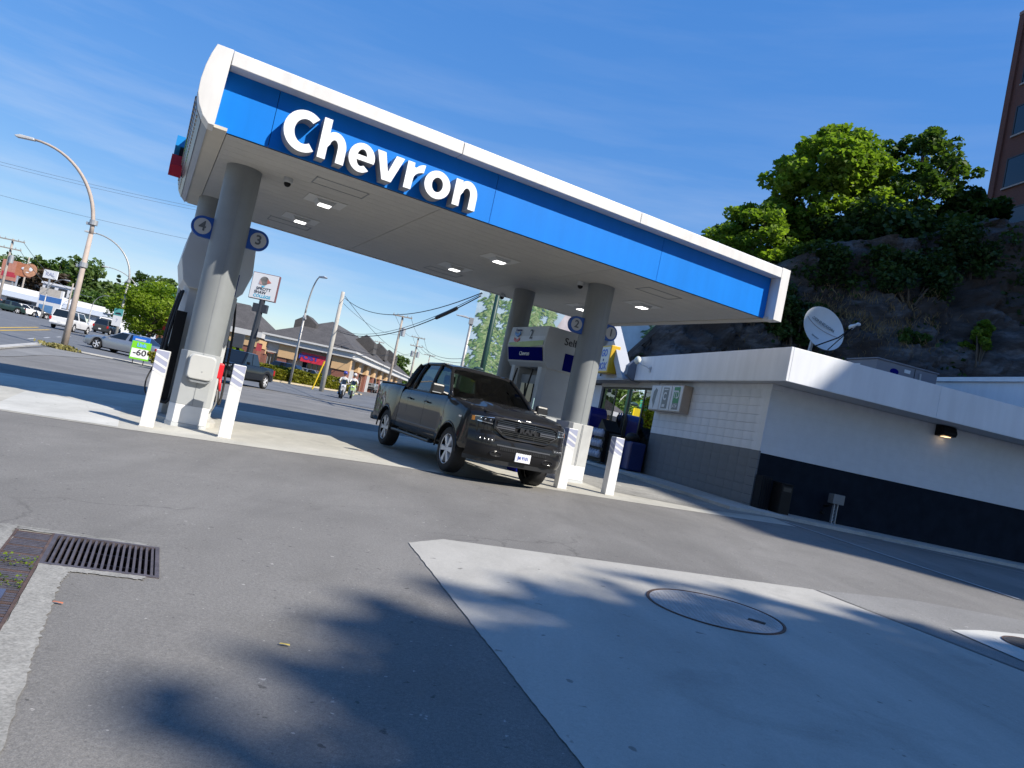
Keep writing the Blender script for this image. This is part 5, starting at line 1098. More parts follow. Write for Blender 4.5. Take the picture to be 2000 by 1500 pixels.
def bush(name, label, base, rx, ry, h, n, leaf, m, cat='shrub', group=None, k=18, seed=None, rz=0.):
    t = thing(name, label, cat, base, rz, group); rs = np.random.default_rng(seed if seed else random.randint(0, 9999))
    cl = [(rs.uniform(-1, 1)*rx*.8, rs.uniform(-1, 1)*ry*.8, h*rs.uniform(.15, .8), min(h, max(rx, ry))*rs.uniform(.25, .42)) for _ in range(k)]
    P_, T_ = crown_points(cl, n/k, np.mean([c[3] for c in cl])); P_ = P_[P_[:, 2] > -.05]; T_ = T_[:len(P_)]
    me = leaf_mesh('foliage', P_, leaf, m, T_); o = bpy.data.objects.new('foliage', me); COL.objects.link(o); o.parent = t
    st_ = MB()
    for i in range(7): c = cl[i]; st_.tube([(c[0]*.2, c[1]*.2, -.1), (c[0]*.6, c[1]*.6, c[2]*.6), c[:3]], [.02*h, .014*h, .006*h], 5)
    st_.build('stem', BARK, t); return t

# ------------------------------------------------------------------ the rock cliff behind the store
def nz1(p, s, o=0):
    from mathutils import noise
    return noise.noise(Vector(p)*s + Vector((o, o*.7, o*1.3)))
def cliff_top(x):                                          # height of the rim along x
    K = [(3.0, 2.2), (4.6, 4.6), (6.0, 6.6), (8.5, 8.6), (10.5, 10.2), (12.5, 11.3), (15, 11.9), (18, 13.2), (22, 14.2), (27, 16.2), (40, 18)]
    for (a, h0), (b, h1) in zip(K[:-1], K[1:]):
        if x <= b: return h0 + (h1 - h0)*max(0, (x - a)/(b - a))
    return K[-1][1]
def cliff_pt(u, v):                                        # u = x along, v = 0 foot .. 1 rim .. 2 plateau
    x = 3 + 37*u; foot = 28.3 - .27*(x - 4) if x < 14 else 25.6 - .10*(x - 14); h = cliff_top(x)
    if v <= 1: y = foot + 3.9*v**1.25; z = .2 + (h - .2)*v
    else: y = foot + 3.9 + (v - 1)*27; z = h + (v - 1)*4.5
    p = (x, y, z); rough = 1. if v <= 1 else max(.15, 1 - (v - 1)*4)
    from mathutils import noise
    d = .55*nz1(p, .28) + .40*nz1(p, .75, 3) + .62*(noise.turbulence(Vector((x*.75 + z*.35, y*.5, z*1.25)), 5, True) - .5)
    st_ = abs(((z*.62 + x*.24 + .35*nz1(p, .4, 9)) % 1.) - .5)*1.25             # sloping ledges
    vd, vp = noise.voronoi(Vector((x*.42 + z*.12, y*.42, z*.62))); vd2, vp2 = noise.voronoi(Vector((x*1.1 + z*.35, y*1.1, z*1.7)))
    d += .55*(min(vd[1] - vd[0], .5) - .25) + .26*(min(vd2[1] - vd2[0], .4) - .2)
    k = rough*min(1, v*6 + .1)
    return (x + d*.35*k, y - d*1.15*k + st_*.55*k, z + d*.55*k*(1 if v < 1 else .5))
NU, NV = 360, 160
rows = [[cliff_pt(i/NU, j/80) for i in range(NU + 1)] for j in range(NV + 1)]
def rock_mat():
    m = bpy.data.materials.new('cliff_rock'); m.use_nodes = True; N, L = nodes_of(m); b = N['Principled BSDF']; b.inputs['Roughness'].default_value = .9
    t = N.new('ShaderNodeTexCoord'); mpn = N.new('ShaderNodeMapping'); mpn.inputs['Rotation'].default_value = (0, rad(18), 0); mpn.inputs['Scale'].default_value = (.8, .8, 2.6); L.new(t.outputs['Object'], mpn.inputs['Vector'])
    n1 = N.new('ShaderNodeTexNoise'); n1.inputs['Scale'].default_value = 1.1; n1.inputs['Detail'].default_value = 10; n1.inputs['Roughness'].default_value = .7; L.new(mpn.outputs[0], n1.inputs['Vector'])
    r = N.new('ShaderNodeValToRGB'); e = r.color_ramp.elements; e[0].position = .30; e[0].color = (.030, .027, .028, 1); e[1].position = .72; e[1].color = (.25, .25, .26, 1)
    q = e.new(.5); q.color = (.095, .094, .10, 1); L.new(n1.outputs['Fac'], r.inputs[0])
    n2 = N.new('ShaderNodeTexNoise'); n2.inputs['Scale'].default_value = .33; n2.inputs['Detail'].default_value = 5; L.new(t.outputs['Object'], n2.inputs['Vector'])
    g = N.new('ShaderNodeMapRange'); g.inputs['From Min'].default_value = .42; g.inputs['From Max'].default_value = .60; L.new(n2.outputs['Fac'], g.inputs['Value'])
    mc = N.new('ShaderNodeMix'); mc.data_type = 'RGBA'; L.new(g.outputs[0], mc.inputs[0]); L.new(r.outputs[0], mc.inputs[6]); mc.inputs[7].default_value = (.052, .040, .034, 1)
    L.new(mc.outputs[2], b.inputs['Base Color'])
    n3 = N.new('ShaderNodeTexNoise'); n3.inputs['Scale'].default_value = 5; n3.inputs['Detail'].default_value = 9; n3.inputs['Roughness'].default_value = .75; L.new(mpn.outputs[0], n3.inputs['Vector'])
    bp = N.new('ShaderNodeBump'); bp.inputs['Strength'].default_value = .9; bp.inputs['Distance'].default_value = .15; L.new(n3.outputs['Fac'], bp.inputs['Height']); L.new(bp.outputs[0], b.inputs['Normal'])
    return m
cl = MB().grid(rows).build('cliff', rock_mat(), auto=15); cl['kind'] = 'structure'
def on_cliff(x, v):
    p = cliff_pt((x - 3)/37, v); return Vector(p)
# trees and scrub on the cliff
b0 = on_cliff(12.2, 1.08)
tree('maple_tree', 'sunlit bright green maple on the cliff top above the roof dish', (12.9, 34.0, 11.2), 6.7, 3.0, 21000, .25, LEAF_MAPLE, group=None, nclump=150, seed=5, base_f=.0, cf_=.72)
tree('maple_tree', 'darker open maple right of the sunlit one, next to the brick tower', (17.3, 34.6, 12.6), 6.4, 2.7, 7500, .25, LEAF_MID, nclump=100, seed=12, base_f=.06, cf_=.62)
tree('leafy_tree', 'green leafy tree at the left end of the cliff above the canopy corner', (9.9, 33.2, 8.6), 4.9, 2.3, 11000, .23, LEAF_MAPLE, nclump=120, seed=8, base_f=.0, cf_=.74)
bush('shrub', 'dense low green shrub just right of the canopy end under the leafy tree', (8.6, 32.0, 7.9), 1.7, 1.0, 2.4, 4200, .24, LEAF_MID, k=26, seed=2)
bush('ivy_mass', 'wide dark green ivy hanging over the cliff edge below the two maples', (16.0, 31.2, 10.6), 3.7, 1.3, 3.4, 11000, .26, LEAF_DARK, cat='ivy', k=60, seed=3)
bush('ivy_mass', 'dark green scrub on the cliff top between the sunlit maple and the ivy', (13.6, 32.3, 11.2), 1.8, 1.2, 2.2, 4500, .26, LEAF_DARK, cat='ivy', k=30, seed=31)
bush('shrub', 'bushy dark shrub at the foot of the brick tower', (20.4, 35.0, 13.6), 1.9, 1.3, 3.6, 5200, .30, LEAF_DARK, k=30, seed=4)
for i, (x, v, rx, h, n, lm, lf, lab) in enumerate((
    (5.6, .30, 1.2, 1.5, 2600, LEAF_MID, .16, 'dark green bush low on the cliff just above the flood-lit roof band'),
    (7.6, .22, 1.3, 1.3, 2400, LEAF_DARK, .16, 'dark bush on the cliff left of the satellite dish'),
    (11.4, .48, .55, .8, 900, LEAF_MAPLE, .13, 'small round green bush right beside the satellite dish'),
    (11.9, .20, .9, .9, 1300, LEAF_MID, .14, 'low green bush between dish and air conditioning unit'),
    (14.7, .60, .6, .8, 900, LEAF_MID, .13, 'small green tuft high on the bare grey rock'),
    (17.2, .55, .6, 1.9, 1500, LEAF_MAPLE, .15, 'tall green creeper on the bare rock at the far right'),
    (16.6, .34, .8, .8, 1100, LEAF_MID, .14, 'green tuft in the middle of the grey rock below the creeper'),
    (15.6, .20, .7, .7, 900, LEAF_LIME, .14, 'yellow green creeper low on the rock above the raised roof'),
    (18.6, .20, .6, .7, 700, LEAF_MID, .14, 'small green tuft at the rock foot near the frame edge'))):
    p = on_cliff(x, v); bush('shrub', lab, (p.x, p.y - .15, p.z - .25), rx, .5, h, n, lf, lm, k=14, seed=40 + i)
def blades(name, centres, size, m, tones):
    n = len(centres); c = np.asarray(centres, float); a = RNG.uniform(0, 2*math.pi, n); w = size*.04; V = np.zeros((n, 4, 3)); s = size*RNG.uniform(.5, 1.2, n)
    dx, dy = np.cos(a), np.sin(a); ln_ = RNG.normal(0, .4, (n, 2))
    for k, (u, h, b) in enumerate(((-1, 0, 0), (1, 0, 0), (.6, .6, .45), (0, 1, 1))):
        V[:, k, 0] = c[:, 0] + dx*w*u + ln_[:, 0]*b*s; V[:, k, 1] = c[:, 1] + dy*w*u + ln_[:, 1]*b*s; V[:, k, 2] = c[:, 2] + h*s
    me = bpy.data.meshes.new(name); me.from_pydata(V.reshape(-1, 3).tolist(), [], [(4*i, 4*i + 1, 4*i + 2, 4*i + 3) for i in range(n)])
    at = me.attributes.new('tone', 'FLOAT', 'POINT'); at.data.foreach_set('value', np.repeat(np.asarray(tones, np.float32), 4)); me.materials.append(m); return me
for x, v, rx, lab, sd in ((7.4, .52, 1.5, 'dark ivy covering the rock just right of the gable, under the canopy edge', 81), (9.6, .40, 1.4, 'dark ivy on the rock between the gable and the satellite dish', 82), (9.4, .86, 1.5, 'green ivy hanging from the rim just right of the canopy end', 83), (12.0, .90, 1.6, 'green ivy hanging over the rim under the sunlit maple', 84), (14.6, .84, 1.7, 'green ivy hanging down the rock below the two maples', 85), (17.2, .90, 1.7, 'dark green ivy over the rim below the brick tower', 86), (10.8, .70, 1.2, 'small patch of ivy on the rock above the dish', 87)):
    p = on_cliff(x, v); bush('ivy_mass', lab, (p.x, p.y - .2, p.z - 1.2), rx, .7, 2.4, 3600, .17, LEAF_DARK, cat='ivy', k=30, seed=sd)
def grass_patch(name, label, x, v, w, d, n):
    p = []
    for _ in range(n): q = on_cliff(x + random.gauss(0, w), v + random.gauss(0, d)); p.append((q.x, q.y - .05, q.z + random.uniform(.0, .25)))
    me = blades(name, np.array(p), .24, DRY, RNG.uniform(0, 1, n)); o = bpy.data.objects.new(name, me); COL.objects.link(o); o['kind'] = 'stuff'; tag(o, label, 'dry grass')
grass_patch('dry_grass', 'dry brown grass on the cliff ledge above the satellite dish', 11.4, .72, 1.0, .05, 1100)
grass_patch('dry_grass', 'dry brown grass along the upper ledge right of the dish', 13.8, .66, 1.1, .06, 1100)
p_ = []
for _ in range(2600):
    x = random.uniform(4, 22); v = random.uniform(.05, .98)
    if nz1((x, v*9, 0), .55, 2) > .05: q = on_cliff(x, v); p_.append((q.x, q.y - .08, q.z + random.uniform(-.05, .2)))
me = leaf_mesh('undergrowth', np.array(p_), .20, LEAF_DARK, RNG.uniform(0, 1, len(p_))); o = bpy.data.objects.new('undergrowth', me); COL.objects.link(o); tag(o, 'scattered dark weeds and creepers over the cliff face', 'undergrowth', kind='stuff')
# ------------------------------------------------------------------ the brick tower on the hill
def brick_mat(name, c1, c2, mortar, sc_=1.0):
    m = bpy.data.materials.new(name); m.use_nodes = True; N, L = nodes_of(m); b = N['Principled BSDF']; b.inputs['Roughness'].default_value = .85
    t = N.new('ShaderNodeTexCoord'); sx_ = N.new('ShaderNodeSeparateXYZ'); cb_ = N.new('ShaderNodeCombineXYZ'); ad = N.new('ShaderNodeMath'); ad.operation = 'ADD'
    L.new(t.outputs['Object'], sx_.inputs[0]); L.new(sx_.outputs[0], ad.inputs[0]); L.new(sx_.outputs[1], ad.inputs[1]); L.new(ad.outputs[0], cb_.inputs[0]); L.new(sx_.outputs[2], cb_.inputs[1])
    br = N.new('ShaderNodeTexBrick'); br.inputs['Color1'].default_value = (*c1, 1); br.inputs['Color2'].default_value = (*c2, 1); br.inputs['Mortar'].default_value = (*mortar, 1); br.inputs['Scale'].default_value = sc_
    br.inputs['Brick Width'].default_value = .22; br.inputs['Row Height'].default_value = .075; br.inputs['Mortar Size'].default_value = .008; L.new(cb_.outputs[0], br.inputs['Vector']); L.new(br.outputs['Color'], b.inputs['Base Color']); return m
BRK = brick_mat('dark_red_brick', (.115, .036, .026), (.085, .028, .021), (.10, .075, .06))
bt = thing('brick_tower', 'tall dark red brick building standing on the cliff at the right edge', 'brick building', (28.8, 48.0, 14.0), math.atan2(-1, .16))
Ht = 35.2 - 14.0; LL = 56.
MB().box(0, 8.2, .0, 16, 0, Ht).build('wall', BRK, bt); MB().box(8.2, 29.0, .02, 15.9, 0, 16.0).build('wall', BRK, bt); MB().box(29.0, LL, .0, 16, 0, Ht - .6).build('wall', BRK, bt)
MB().box(-.1, 8.25, -.1, 16.1, Ht, Ht + .25).build('parapet', mat('tower_coping', (.20, .13, .11), .7), bt)
MB().box(.0, .45, -.14, .0, 0, Ht - .1).build('corner_pilaster', BRK, bt)
for k in range(9):
    for j in range(5):
        x0 = 1.15 + k*5.6; z0 = 4.9 + j*3.6 - 3.4
        if z0 + 2 > (15.5 if 5.8 < x0 < 29.2 else 99): continue
        f = MB().ring([(x0 - .08, z0 - .08), (x0 + 2.6, z0 - .08), (x0 + 2.6, z0 + 2.0), (x0 - .08, z0 + 2.0)], [(x0, z0), (x0 + 2.52, z0), (x0 + 2.52, z0 + 1.92), (x0, z0 + 1.92)], -.06, -.002, 'y').build('window', TRIM, bt)
        MB().box(x0, x0 + 2.52, -.03, -.012, z0, z0 + 1.92).build('pane', DARKGLASS, f); MB().box(x0 - .1, x0 + 2.62, -.14, -.002, z0 - .18, z0 - .082).build('sill', mat('tower_sill', (.30, .27, .25), .7), f)

# ------------------------------------------------------------------ shade trees outside the frame, and unseen trees added to block sky light
tree('shade_tree', 'big leafy tree standing right of the forecourt and shading the tank slab', (22.5, -7.85, 0.1), 21, 4.1, 17500, .40, LEAF_MAPLE, nclump=110, seed=77, base_f=.68)
tree('shade_tree', 'second leafy tree behind the viewer shading the near concrete', (11.2, -8.2, 0.0), 10.0, 4.4, 22000, .30, LEAF_MAPLE, nclump=100, seed=78, base_f=.36)
for i, (x, y, lab) in enumerate(((4.6, -10.5, 'unseen tree added straight behind the viewer to block sky light'), (-2.2, -8.6, 'unseen tree added behind the viewer on the left to block sky light'), (-9.0, -10.5, 'unseen tree added at the left end of the row to block sky light'))):
    tree('shade_tree', lab, (x, y, 0.0), 11.5, 4.6, 14000, .42, LEAF_MID, nclump=80, seed=90 + i, base_f=.12)  # added out of view to cut the sky light on the slab
# ------------------------------------------------------------------ street lamps, poles and wires
STEELP = mat('lamp_steel', (.40, .39, .37), .5, .35, var=.12, vs_=4)
TANP = mat('tan_concrete_pole', (.42, .35, .30), .75, var=.12, vs_=3)
def arc_lamp(label, base, H, reach, dirang, r0=.13, bands=(), head=True, curve=.36, STEELP=STEELP):
    t = thing('street_lamp', label, 'street lamp', base, dirang, 'curved street lamps along the street'); hs_ = H*(1 - curve)
    pole = MB().tube([(0, 0, -.2), (0, 0, hs_*.5), (0, 0, hs_)], [r0, r0*.82, r0*.66], 12).build('pole', STEELP, t, smooth=True)
    pts = []
    for k in range(17):
        a = (math.pi/2)*k/16; pts.append((reach*(1 - math.cos(a)), 0, hs_ + (H - hs_)*math.sin(a)))
    MB().tube(pts, [r0*.62 - r0*.28*k/16 for k in range(17)], 10).build('arm', STEELP, t, smooth=True)
    if head: MB().prism([(reach - .1, H - .07), (reach + .75, H - .10), (reach + .85, H - .02), (reach + .6, H + .07), (reach - .05, H + .06)], -.13, .13, 'y').build('lamp_head', mat('lamp_head_grey', (.5, .5, .5), .4, var=.05), t, bevel=.03)
    for z in bands: MB().lathe([(r0*.98, z - .12), (r0*1.15, z - .12), (r0*1.15, z + .12), (r0*.98, z + .12)], 12).box(r0*.8, r0*1.9, -.06, .06, z - .16, z - .02).build('band', GALV, t)
    return t
b = Vector((-22.6, 36.9, gz(-22.6, 36.9)))
def toward(px_a, py_a, b):                       # heading of the arm so that its end shows at column px_a
    q = pt(px_a, py_a, b.y - .6); return math.atan2(q.y - b.y, q.x - b.x), q.z - b.z, math.hypot(q.x - b.x, q.y - b.y)
a, H, rc = toward(65, 272, b)
arc_lamp('tall bare curved street lamp at the forecourt edge, nearest of all the lamps', b, H, rc, a, .17, (H*.44, H*.66), True, .40, TANP)
b = gpt(222, 63); a, H, rc = toward(185, 455, b); lamp2 = b
arc_lamp('curved street lamp with a bus sign on it beside the lime green tree', b, H, rc, a, .14, (H*.45, H*.62), True, .38)
b = gpt(252, 98); a, H, rc = toward(212, 522, b)
arc_lamp('far curved street lamp rising out of the lime green tree', b, H, rc, a, .13, (), True, .38)
b = gpt(79, 100); a, H, rc = toward(128, 547, b)
arc_lamp('thin curved street lamp before the long white building, arm to the right', b, H, rc, a, .11, (), True, .40)
b = gpt(170, 112); a, H, rc = toward(212, 578, b)
arc_lamp('thin curved street lamp at the right end of the long white building', b, H, rc, a, .10, (), True, .40)
b = gpt(565, 59); a, H, rc = toward(626, 541, b)
arc_lamp('slim curved street lamp standing in the hedge before the brick shops', b, H, rc, a, .12, (H*.62,), True, .34)
b = gpt(882, 64); top = pt(900, 622, b.y); H = top.z - b.z
t = thing('street_lamp', 'straight lamp post with two flat heads behind the dark pickup', 'street lamp', b, 0)
MB().tube([(0, 0, -.2), (0, 0, H)], [.17, .13], 10).build('pole', STEELP, t, smooth=True); MB().box(-.22, .22, -.2, .2, H - .35, H + .25).build('pole_top', STEELP, t, bevel=.03)
for s in (-1, 1): MB().prism([(s*.2, H + .12), (s*.6, H + .16), (s*1.4, H + .20), (s*1.45, H + .27), (s*.6, H + .30), (s*.2, H + .22)][::s], -.16, .16, 'y').build('lamp_head', mat('lamp_head_grey', (.5, .5, .5)), t, bevel=.02)

def pole(label, base, H, r=.15, arms=(), cans=(), m=WOOD_POLE, rz=0., name='utility_pole'):
    t = thing(name, label, 'utility pole', base, rz)
    MB().tube([(0, 0, -.3), (0, 0, H*.5), (0, 0, H)], [r, r*.88, r*.72], 12).build('pole', m, t, smooth=True)
    for z, w in arms:
        a_ = MB().box(-w/2, w/2, -.12 - r, .0 - r, H - z - .07, H - z + .07).build('cross_arm', WOOD_POLE, t)
        for k in (-.46, -.25, .25, .46): MB().lathe([(.03, 0), (.06, .08), (.05, .2)], 8, Matrix.Translation((k*w, -.06 - r, H - z + .07))).build('insulator', GALV, a_)
    for z, dx in cans: MB().lathe([(.0, -.5), (.26, -.48), (.27, .45), (.20, .52), (.0, .55)], 14, Matrix.Translation((dx, -.05, H - z))).build('transformer', GALV, t, auto=40)
    return t
def ptop(px, py, b): return pt(px, py, b.y).z - b.z
tops = {}
def up(key, label, pxb, Y, pxt, pyt, **k):
    b = gpt(pxb, Y); H = ptop(pxt, pyt, b); pole(label, b, H, **k); tops[key] = (b, H); return b
up('grey', 'smooth pale wooden pole in the hedge between the lamp and the motorcycles', 627, 57, 661, 568, r=.20, m=mat('pale_pole', (.42, .40, .36), .8, var=.15, vs_=4))
up('t1', 'leaning brown utility pole with one cross arm and a grey transformer', 753, 88, 785, 616, r=.17, arms=((.15, 2.4),), cans=((2.0, .45),))
up('t2', 'farther utility pole with two transformers above the pickup bed', 793, 125, 808, 657, r=.19, arms=((.1, 2.4), (1.6, 2.2)), cans=((3.0, -.5), (3.0, .5)))
up('t3', 'small distant utility pole just left of the two-transformer one', 723, 150, 733, 665, r=.18, arms=((.2, 2.0), (1.2, 1.6)))
up('t4', 'thin distant utility pole right of the two-transformer one', 823, 170, 827, 690, r=.16, arms=((.2, 2.6),))
up('t5', 'tiny farthest utility pole above the pickup roof', 862, 210, 870, 708, r=.16, arms=((.2, 2.6),))
up('left', 'utility pole with two cross arms at the far left edge of the picture', -8, 92, 14, 464, r=.18, arms=((.2, 3.4), (1.3, 3.0)), cans=((2.6, .4),))
up('gb', 'green painted pole carrying the cables, standing before the mural', 915, 30.5, 957, 505, r=.13, m=mat('green_pole', (.012, .05, .04), .5, var=.1))
up('far_l', 'thin bare wooden pole against the purple-brown tree on the left', 124, 96, 136, 552, r=.12)
up('far_s', 'wooden pole beside the orange roadside sign on the left', 32, 118, 46, 500, r=.16)
yb_ = gpt(906, 30.0); yb_.z = pt(906, 728, 30).z - .3
t = thing('guard_sign', 'small bright yellow marker on the green pole just above the pickup roof', 'marker sign', yb_, 0)
MB().box(-.18, .16, -.04, .04, 0, .42).build('panel', mat('marker_yellow', (.75, .55, .01), .45), t, bevel=.01); MB().tube([(0, .06, -3.5), (0, .06, .4)], .04, 8).build('post', GALV, t)
b = gpt(934, 30.2); z = pt(927, 719, 30.2).z
t = thing('gooseneck_lamp', 'small dark gooseneck lamp beside the green pole', 'lamp', (b.x - .55, b.y, z), 0); MB().ball((0, 0, 0), (.22, .1, .09)).tube([(-.1, 0, 0), (-.45, .1, -.1)], .03, 6).build('lamp_head', mat('dark_lamp', (.03, .06, .06), .4), t, smooth=True)
def wire(label, a, b, sag, r=.018, m=None, thick=None):
    a = Vector(a); b = Vector(b); n = 22; pts = []
    for k in range(n + 1):
        f = k/n; p = a.lerp(b, f); p.z -= sag*4*f*(1 - f); pts.append(p)
    o = MB().tube(pts, r, 5).build('overhead_cable', m or BLACK, None, smooth=True); tag(o, label, 'cable')
    if thick:
        MB().tube([pts[i] for i in thick], r*3.2, 6).build('cable_splice', BLACK, o)
    return o
def T(key, dz=0, dx=0): b, H = tops[key]; return Vector((b.x + dx, b.y, b.z + H - dz))
G1 = pt(941, 572, 30.5); G2 = pt(939, 578, 30.5)
wire('upper sagging cable from the pale pole to the green pole', T('grey', .45, .2), G1, 1.15, .022)
wire('lower thick sagging cable from the pale pole to the green pole', T('grey', 3.1, .2), G2, 1.0, .026, thick=(18, 19, 20))
wire('third thin cable beside the thick one between pale and green pole', T('grey', 3.0, .2), G2 + Vector((.05, 0, .12)), .95, .014)
wire('cable dropping from the pale pole to the two-transformer pole', T('grey', .3, .2), T('t2', 3.4), 1.2, .02)
wire('cable from the pale pole top down to the brown pole', T('grey', .9, .2), T('t1', 2.4), .6, .014)
wire('thick lower cable from the pale pole along the shops', T('grey', 4.2, .2), T('t2', 2.6), .8, .024, thick=(1, 2))
for k, dx in enumerate((-1.0, 1.0)): wire('line between the brown pole and the two-transformer pole, %s side' % ('near', 'far')[k], T('t1', .05, dx), T('t2', .1, dx), .7, .02)
for k, dx in enumerate((-1., 1.)): wire('line running on from the two-transformer pole, %s side' % ('near', 'far')[k], T('t2', .1, dx), T('t4', .2, dx), .9, .025)
wire('long faint line from the two-transformer pole to the right', T('t2', 1.2, .8), pt(925, 697, 70), 1.0, .028)
wire('lower faint line from the two-transformer pole to the right', T('t2', 1.8, .8), pt(925, 708, 70), .8, .025)
GW = mat('far_cable', (.10, .12, .15), .7, var=0)
for k, (l, r_, Y) in enumerate((((-60, 300), (424, 412), 64), ((-60, 306), (424, 418), 66), ((-60, 365), (424, 478), 62))):
    wire('long thin overhead line crossing the left sky, %s of three' % ('top', 'middle', 'lowest')[k], pt(l[0], l[1], Y), pt(r_[0] + 60, r_[1] + 12, Y), .25, .013, GW)
wire('thin line from the far left pole down into the trees', T('left', .2, 1.4), pt(180, 580, 120), 1.5, .03, GW)
wire('second thin line from the far left pole into the trees', T('left', 1.3, 1.2), pt(160, 590, 118), 1.5, .03, GW)

# ------------------------------------------------------------------ signs
def board(name, label, c, w, h, rz, faces, frame=None, d=.12, cat='sign', group=None):
    t = thing(name, label, cat, c, rz, group)
    MB().box(-w/2, w/2, 0, d, 0, h).build('panel', frame or WHITE, t, bevel=.01)
    for nm, x0, x1, z0, z1, m_ in faces: MB().box(x0*w, x1*w, -.008, -.001, z0*h, z1*h).build(nm, m_, t)
    return t
LIME = mat('sign_lime', (.16, .52, .015), .45, var=.03); WS = mat('sign_white', (.72, .72, .72), .45, var=.02)
b = gpt(268, 38.2); P_ = pt(262, 708, b.y); rz = math.atan2(b.y, b.x) - math.pi/2 + .06
t = board('price_sign', 'green and white price board reading -60 beside the yellow shrubs', (b.x, b.y, b.z + .25), .92, .96, rz, (('white_field', -.46, .46, .10, .60, WS),), LIME, .05)
text('sign_lettering', '-60', .44, DARKTXT, t, (-.02, -.016, .37), FRONT, .01, .008, sx=1.1); text('sign_lettering', 'Link', .26, mat('sign_lightblue', (.12, .42, .75), .4, var=0), t, (0, -.016, .77), FRONT, .01, .012)
for x in (-.25, .25): MB().box(x - .02, x + .02, 0, .04, -.25, 0).build('leg', BLACK, t)
b = gpt(292, 50); P_ = pt(288, 668, b.y)
t = board('street_bench', 'bright blue advertising board behind the silver car', (pt(273, 676, 44).x, 44, pt(273, 676, 44).z), 1.05, .55, .0, (), mat('ad_blue', (.02, .16, .62), .45, var=.05), .1)
MB().box(-.35, .30, -.008, -.001, .32, .42).build('print_line', WS, t); MB().box(-.3, .3, -.008, -.001, .10, .16).build('print_line', WS, t); MB().box(-.05, .05, .02, .08, -1.5, 0).build('post', BLACK, t)
# bus sign on the lamp
q = pt(228, 620, 62.3); zt_ = pt(234, 603, 62.3).z; zb_ = pt(222, 636, 62.3).z
t = board('bus_sign', 'pale teal and white bus stop sign on the curved lamp by the lime tree', (q.x, 62.4, zb_), .80, zt_ - zb_, .0, (('teal_field', -.5, .5, .60, 1., mat('sign_teal', (.10, .36, .34), .45, var=.03)),), WS, .05)
MB().prism([(-.28, 1.02), (.28, 1.02), (.22, 1.16), (.05, 1.20), (-.24, 1.14)], -.014, -.009, 'y').build('car_symbol', DARKTXT, t); text('sign_lettering', '7', .40, mat('faint_print', (.35, .37, .5), .5, var=0), t, (0, -.012, .48), FRONT, .006)
# tall college pole sign
b = gpt(480, 61); q0 = pt(488, 580, 61); q1 = pt(541, 592, 61); w = (q1 - q0).length; q2 = pt(500, 529, 61); h = q2.z - q0.z
c = (pt(516, 560, 61)); t = thing('pole_sign', 'big square white college sign on a dark post above the shops', 'sign', (c.x, 61, c.z - h/2), .0)
SW, SH = w*.97, h*.99
MB().box(-SW/2, SW/2, 0, .35, 0, SH).build('sign_case', mat('case_red_brown', (.16, .06, .06), .5), t, bevel=.02); MB().box(-SW/2 + .05, SW/2 - .05, -.02, -.001, .05, SH - .05).build('sign_face', WS, t)
text('sign_lettering', 'SPROTT', SH*.155, DARKTXT, t, (0, -.03, SH*.40), FRONT, .01, .006); text('sign_lettering', 'SHAW', SH*.155, DARKTXT, t, (-SW*.10, -.03, SH*.265), FRONT, .01, .006)
text('sign_lettering', 'COLLEGE', SH*.155, mat('sign_cyan', (.02, .42, .62), .4, var=0), t, (0, -.03, SH*.125), FRONT, .01, .006)
R_ = SH*.165
MB().lathe([(0, 0), (R_, 0), (R_, .012), (0, .012)], 28, Matrix.Translation((-SW*.03, -.03, SH*.72)) @ Matrix.Rotation(rad(90), 4, 'X')).build('round_emblem', mat('emblem_grey', (.17, .16, .15), .5, var=.5, vs_=4), t)
MB().prism([(-SW*.03 + R_*.7, SH*.72 + R_*.5), (SW*.24, SH*.69), (-SW*.03 + R_*.7, SH*.72 - R_*.6)], -.045, -.021, 'y').build('red_tip', mat('tip_red', (.5, .16, .12), .5), t)
MB().prism([(-SW*.10, SH*.52), (SW*.04, SH*.52), (-SW*.03, SH*.46)], -.045, -.021, 'y').build('cyan_tip', mat('sign_cyan', (.02, .42, .62)), t)
MB().prism([(-SW*.03 - R_, SH*.72 + R_*.2), (-SW*.03 - R_*1.15, SH*.72 - R_*.9), (-SW*.03 - R_*.2, SH*.72 - R_)], -.045, -.021, 'y').build('pale_tip', mat('tip_pink', (.5, .33, .3), .5), t)
bz = b.z - (c.z - h/2); MB().tube([(-.1, .2, bz), (.05, .2, 0)], [.27, .24], 10).box(-.6, .6, .0, .45, -1.05, -.35).build('post', mat('dark_post', (.03, .035, .045), .5), t)
# menu board frame left of the college post
b = gpt(452, 60)
t = thing('menu_board', 'dark grey panels on black posts between the left column and the college sign', 'board', b, 0.)
for px, py, w_ in ((446, 665, .85), (469, 652, .85), (439, 640, .6)):
    q = pt(px, py, 60); MB().box(q.x - b.x - w_/2, q.x - b.x + w_/2, -.1, .1, q.z - b.z - 1.15, q.z - b.z).build('panel', mat('board_grey', (.05, .055, .065), .6), t)
    MB().box(q.x - b.x - .1, q.x - b.x + .1, .1, .25, -.1, q.z - b.z).build('post', BLACK, t)
q = pt(458, 690, 60); MB().box(q.x - b.x - 1.1, q.x - b.x + 1.0, 0, .3, q.z - b.z - .3, q.z - b.z + .3).build('frame_beam', BLACK, t)
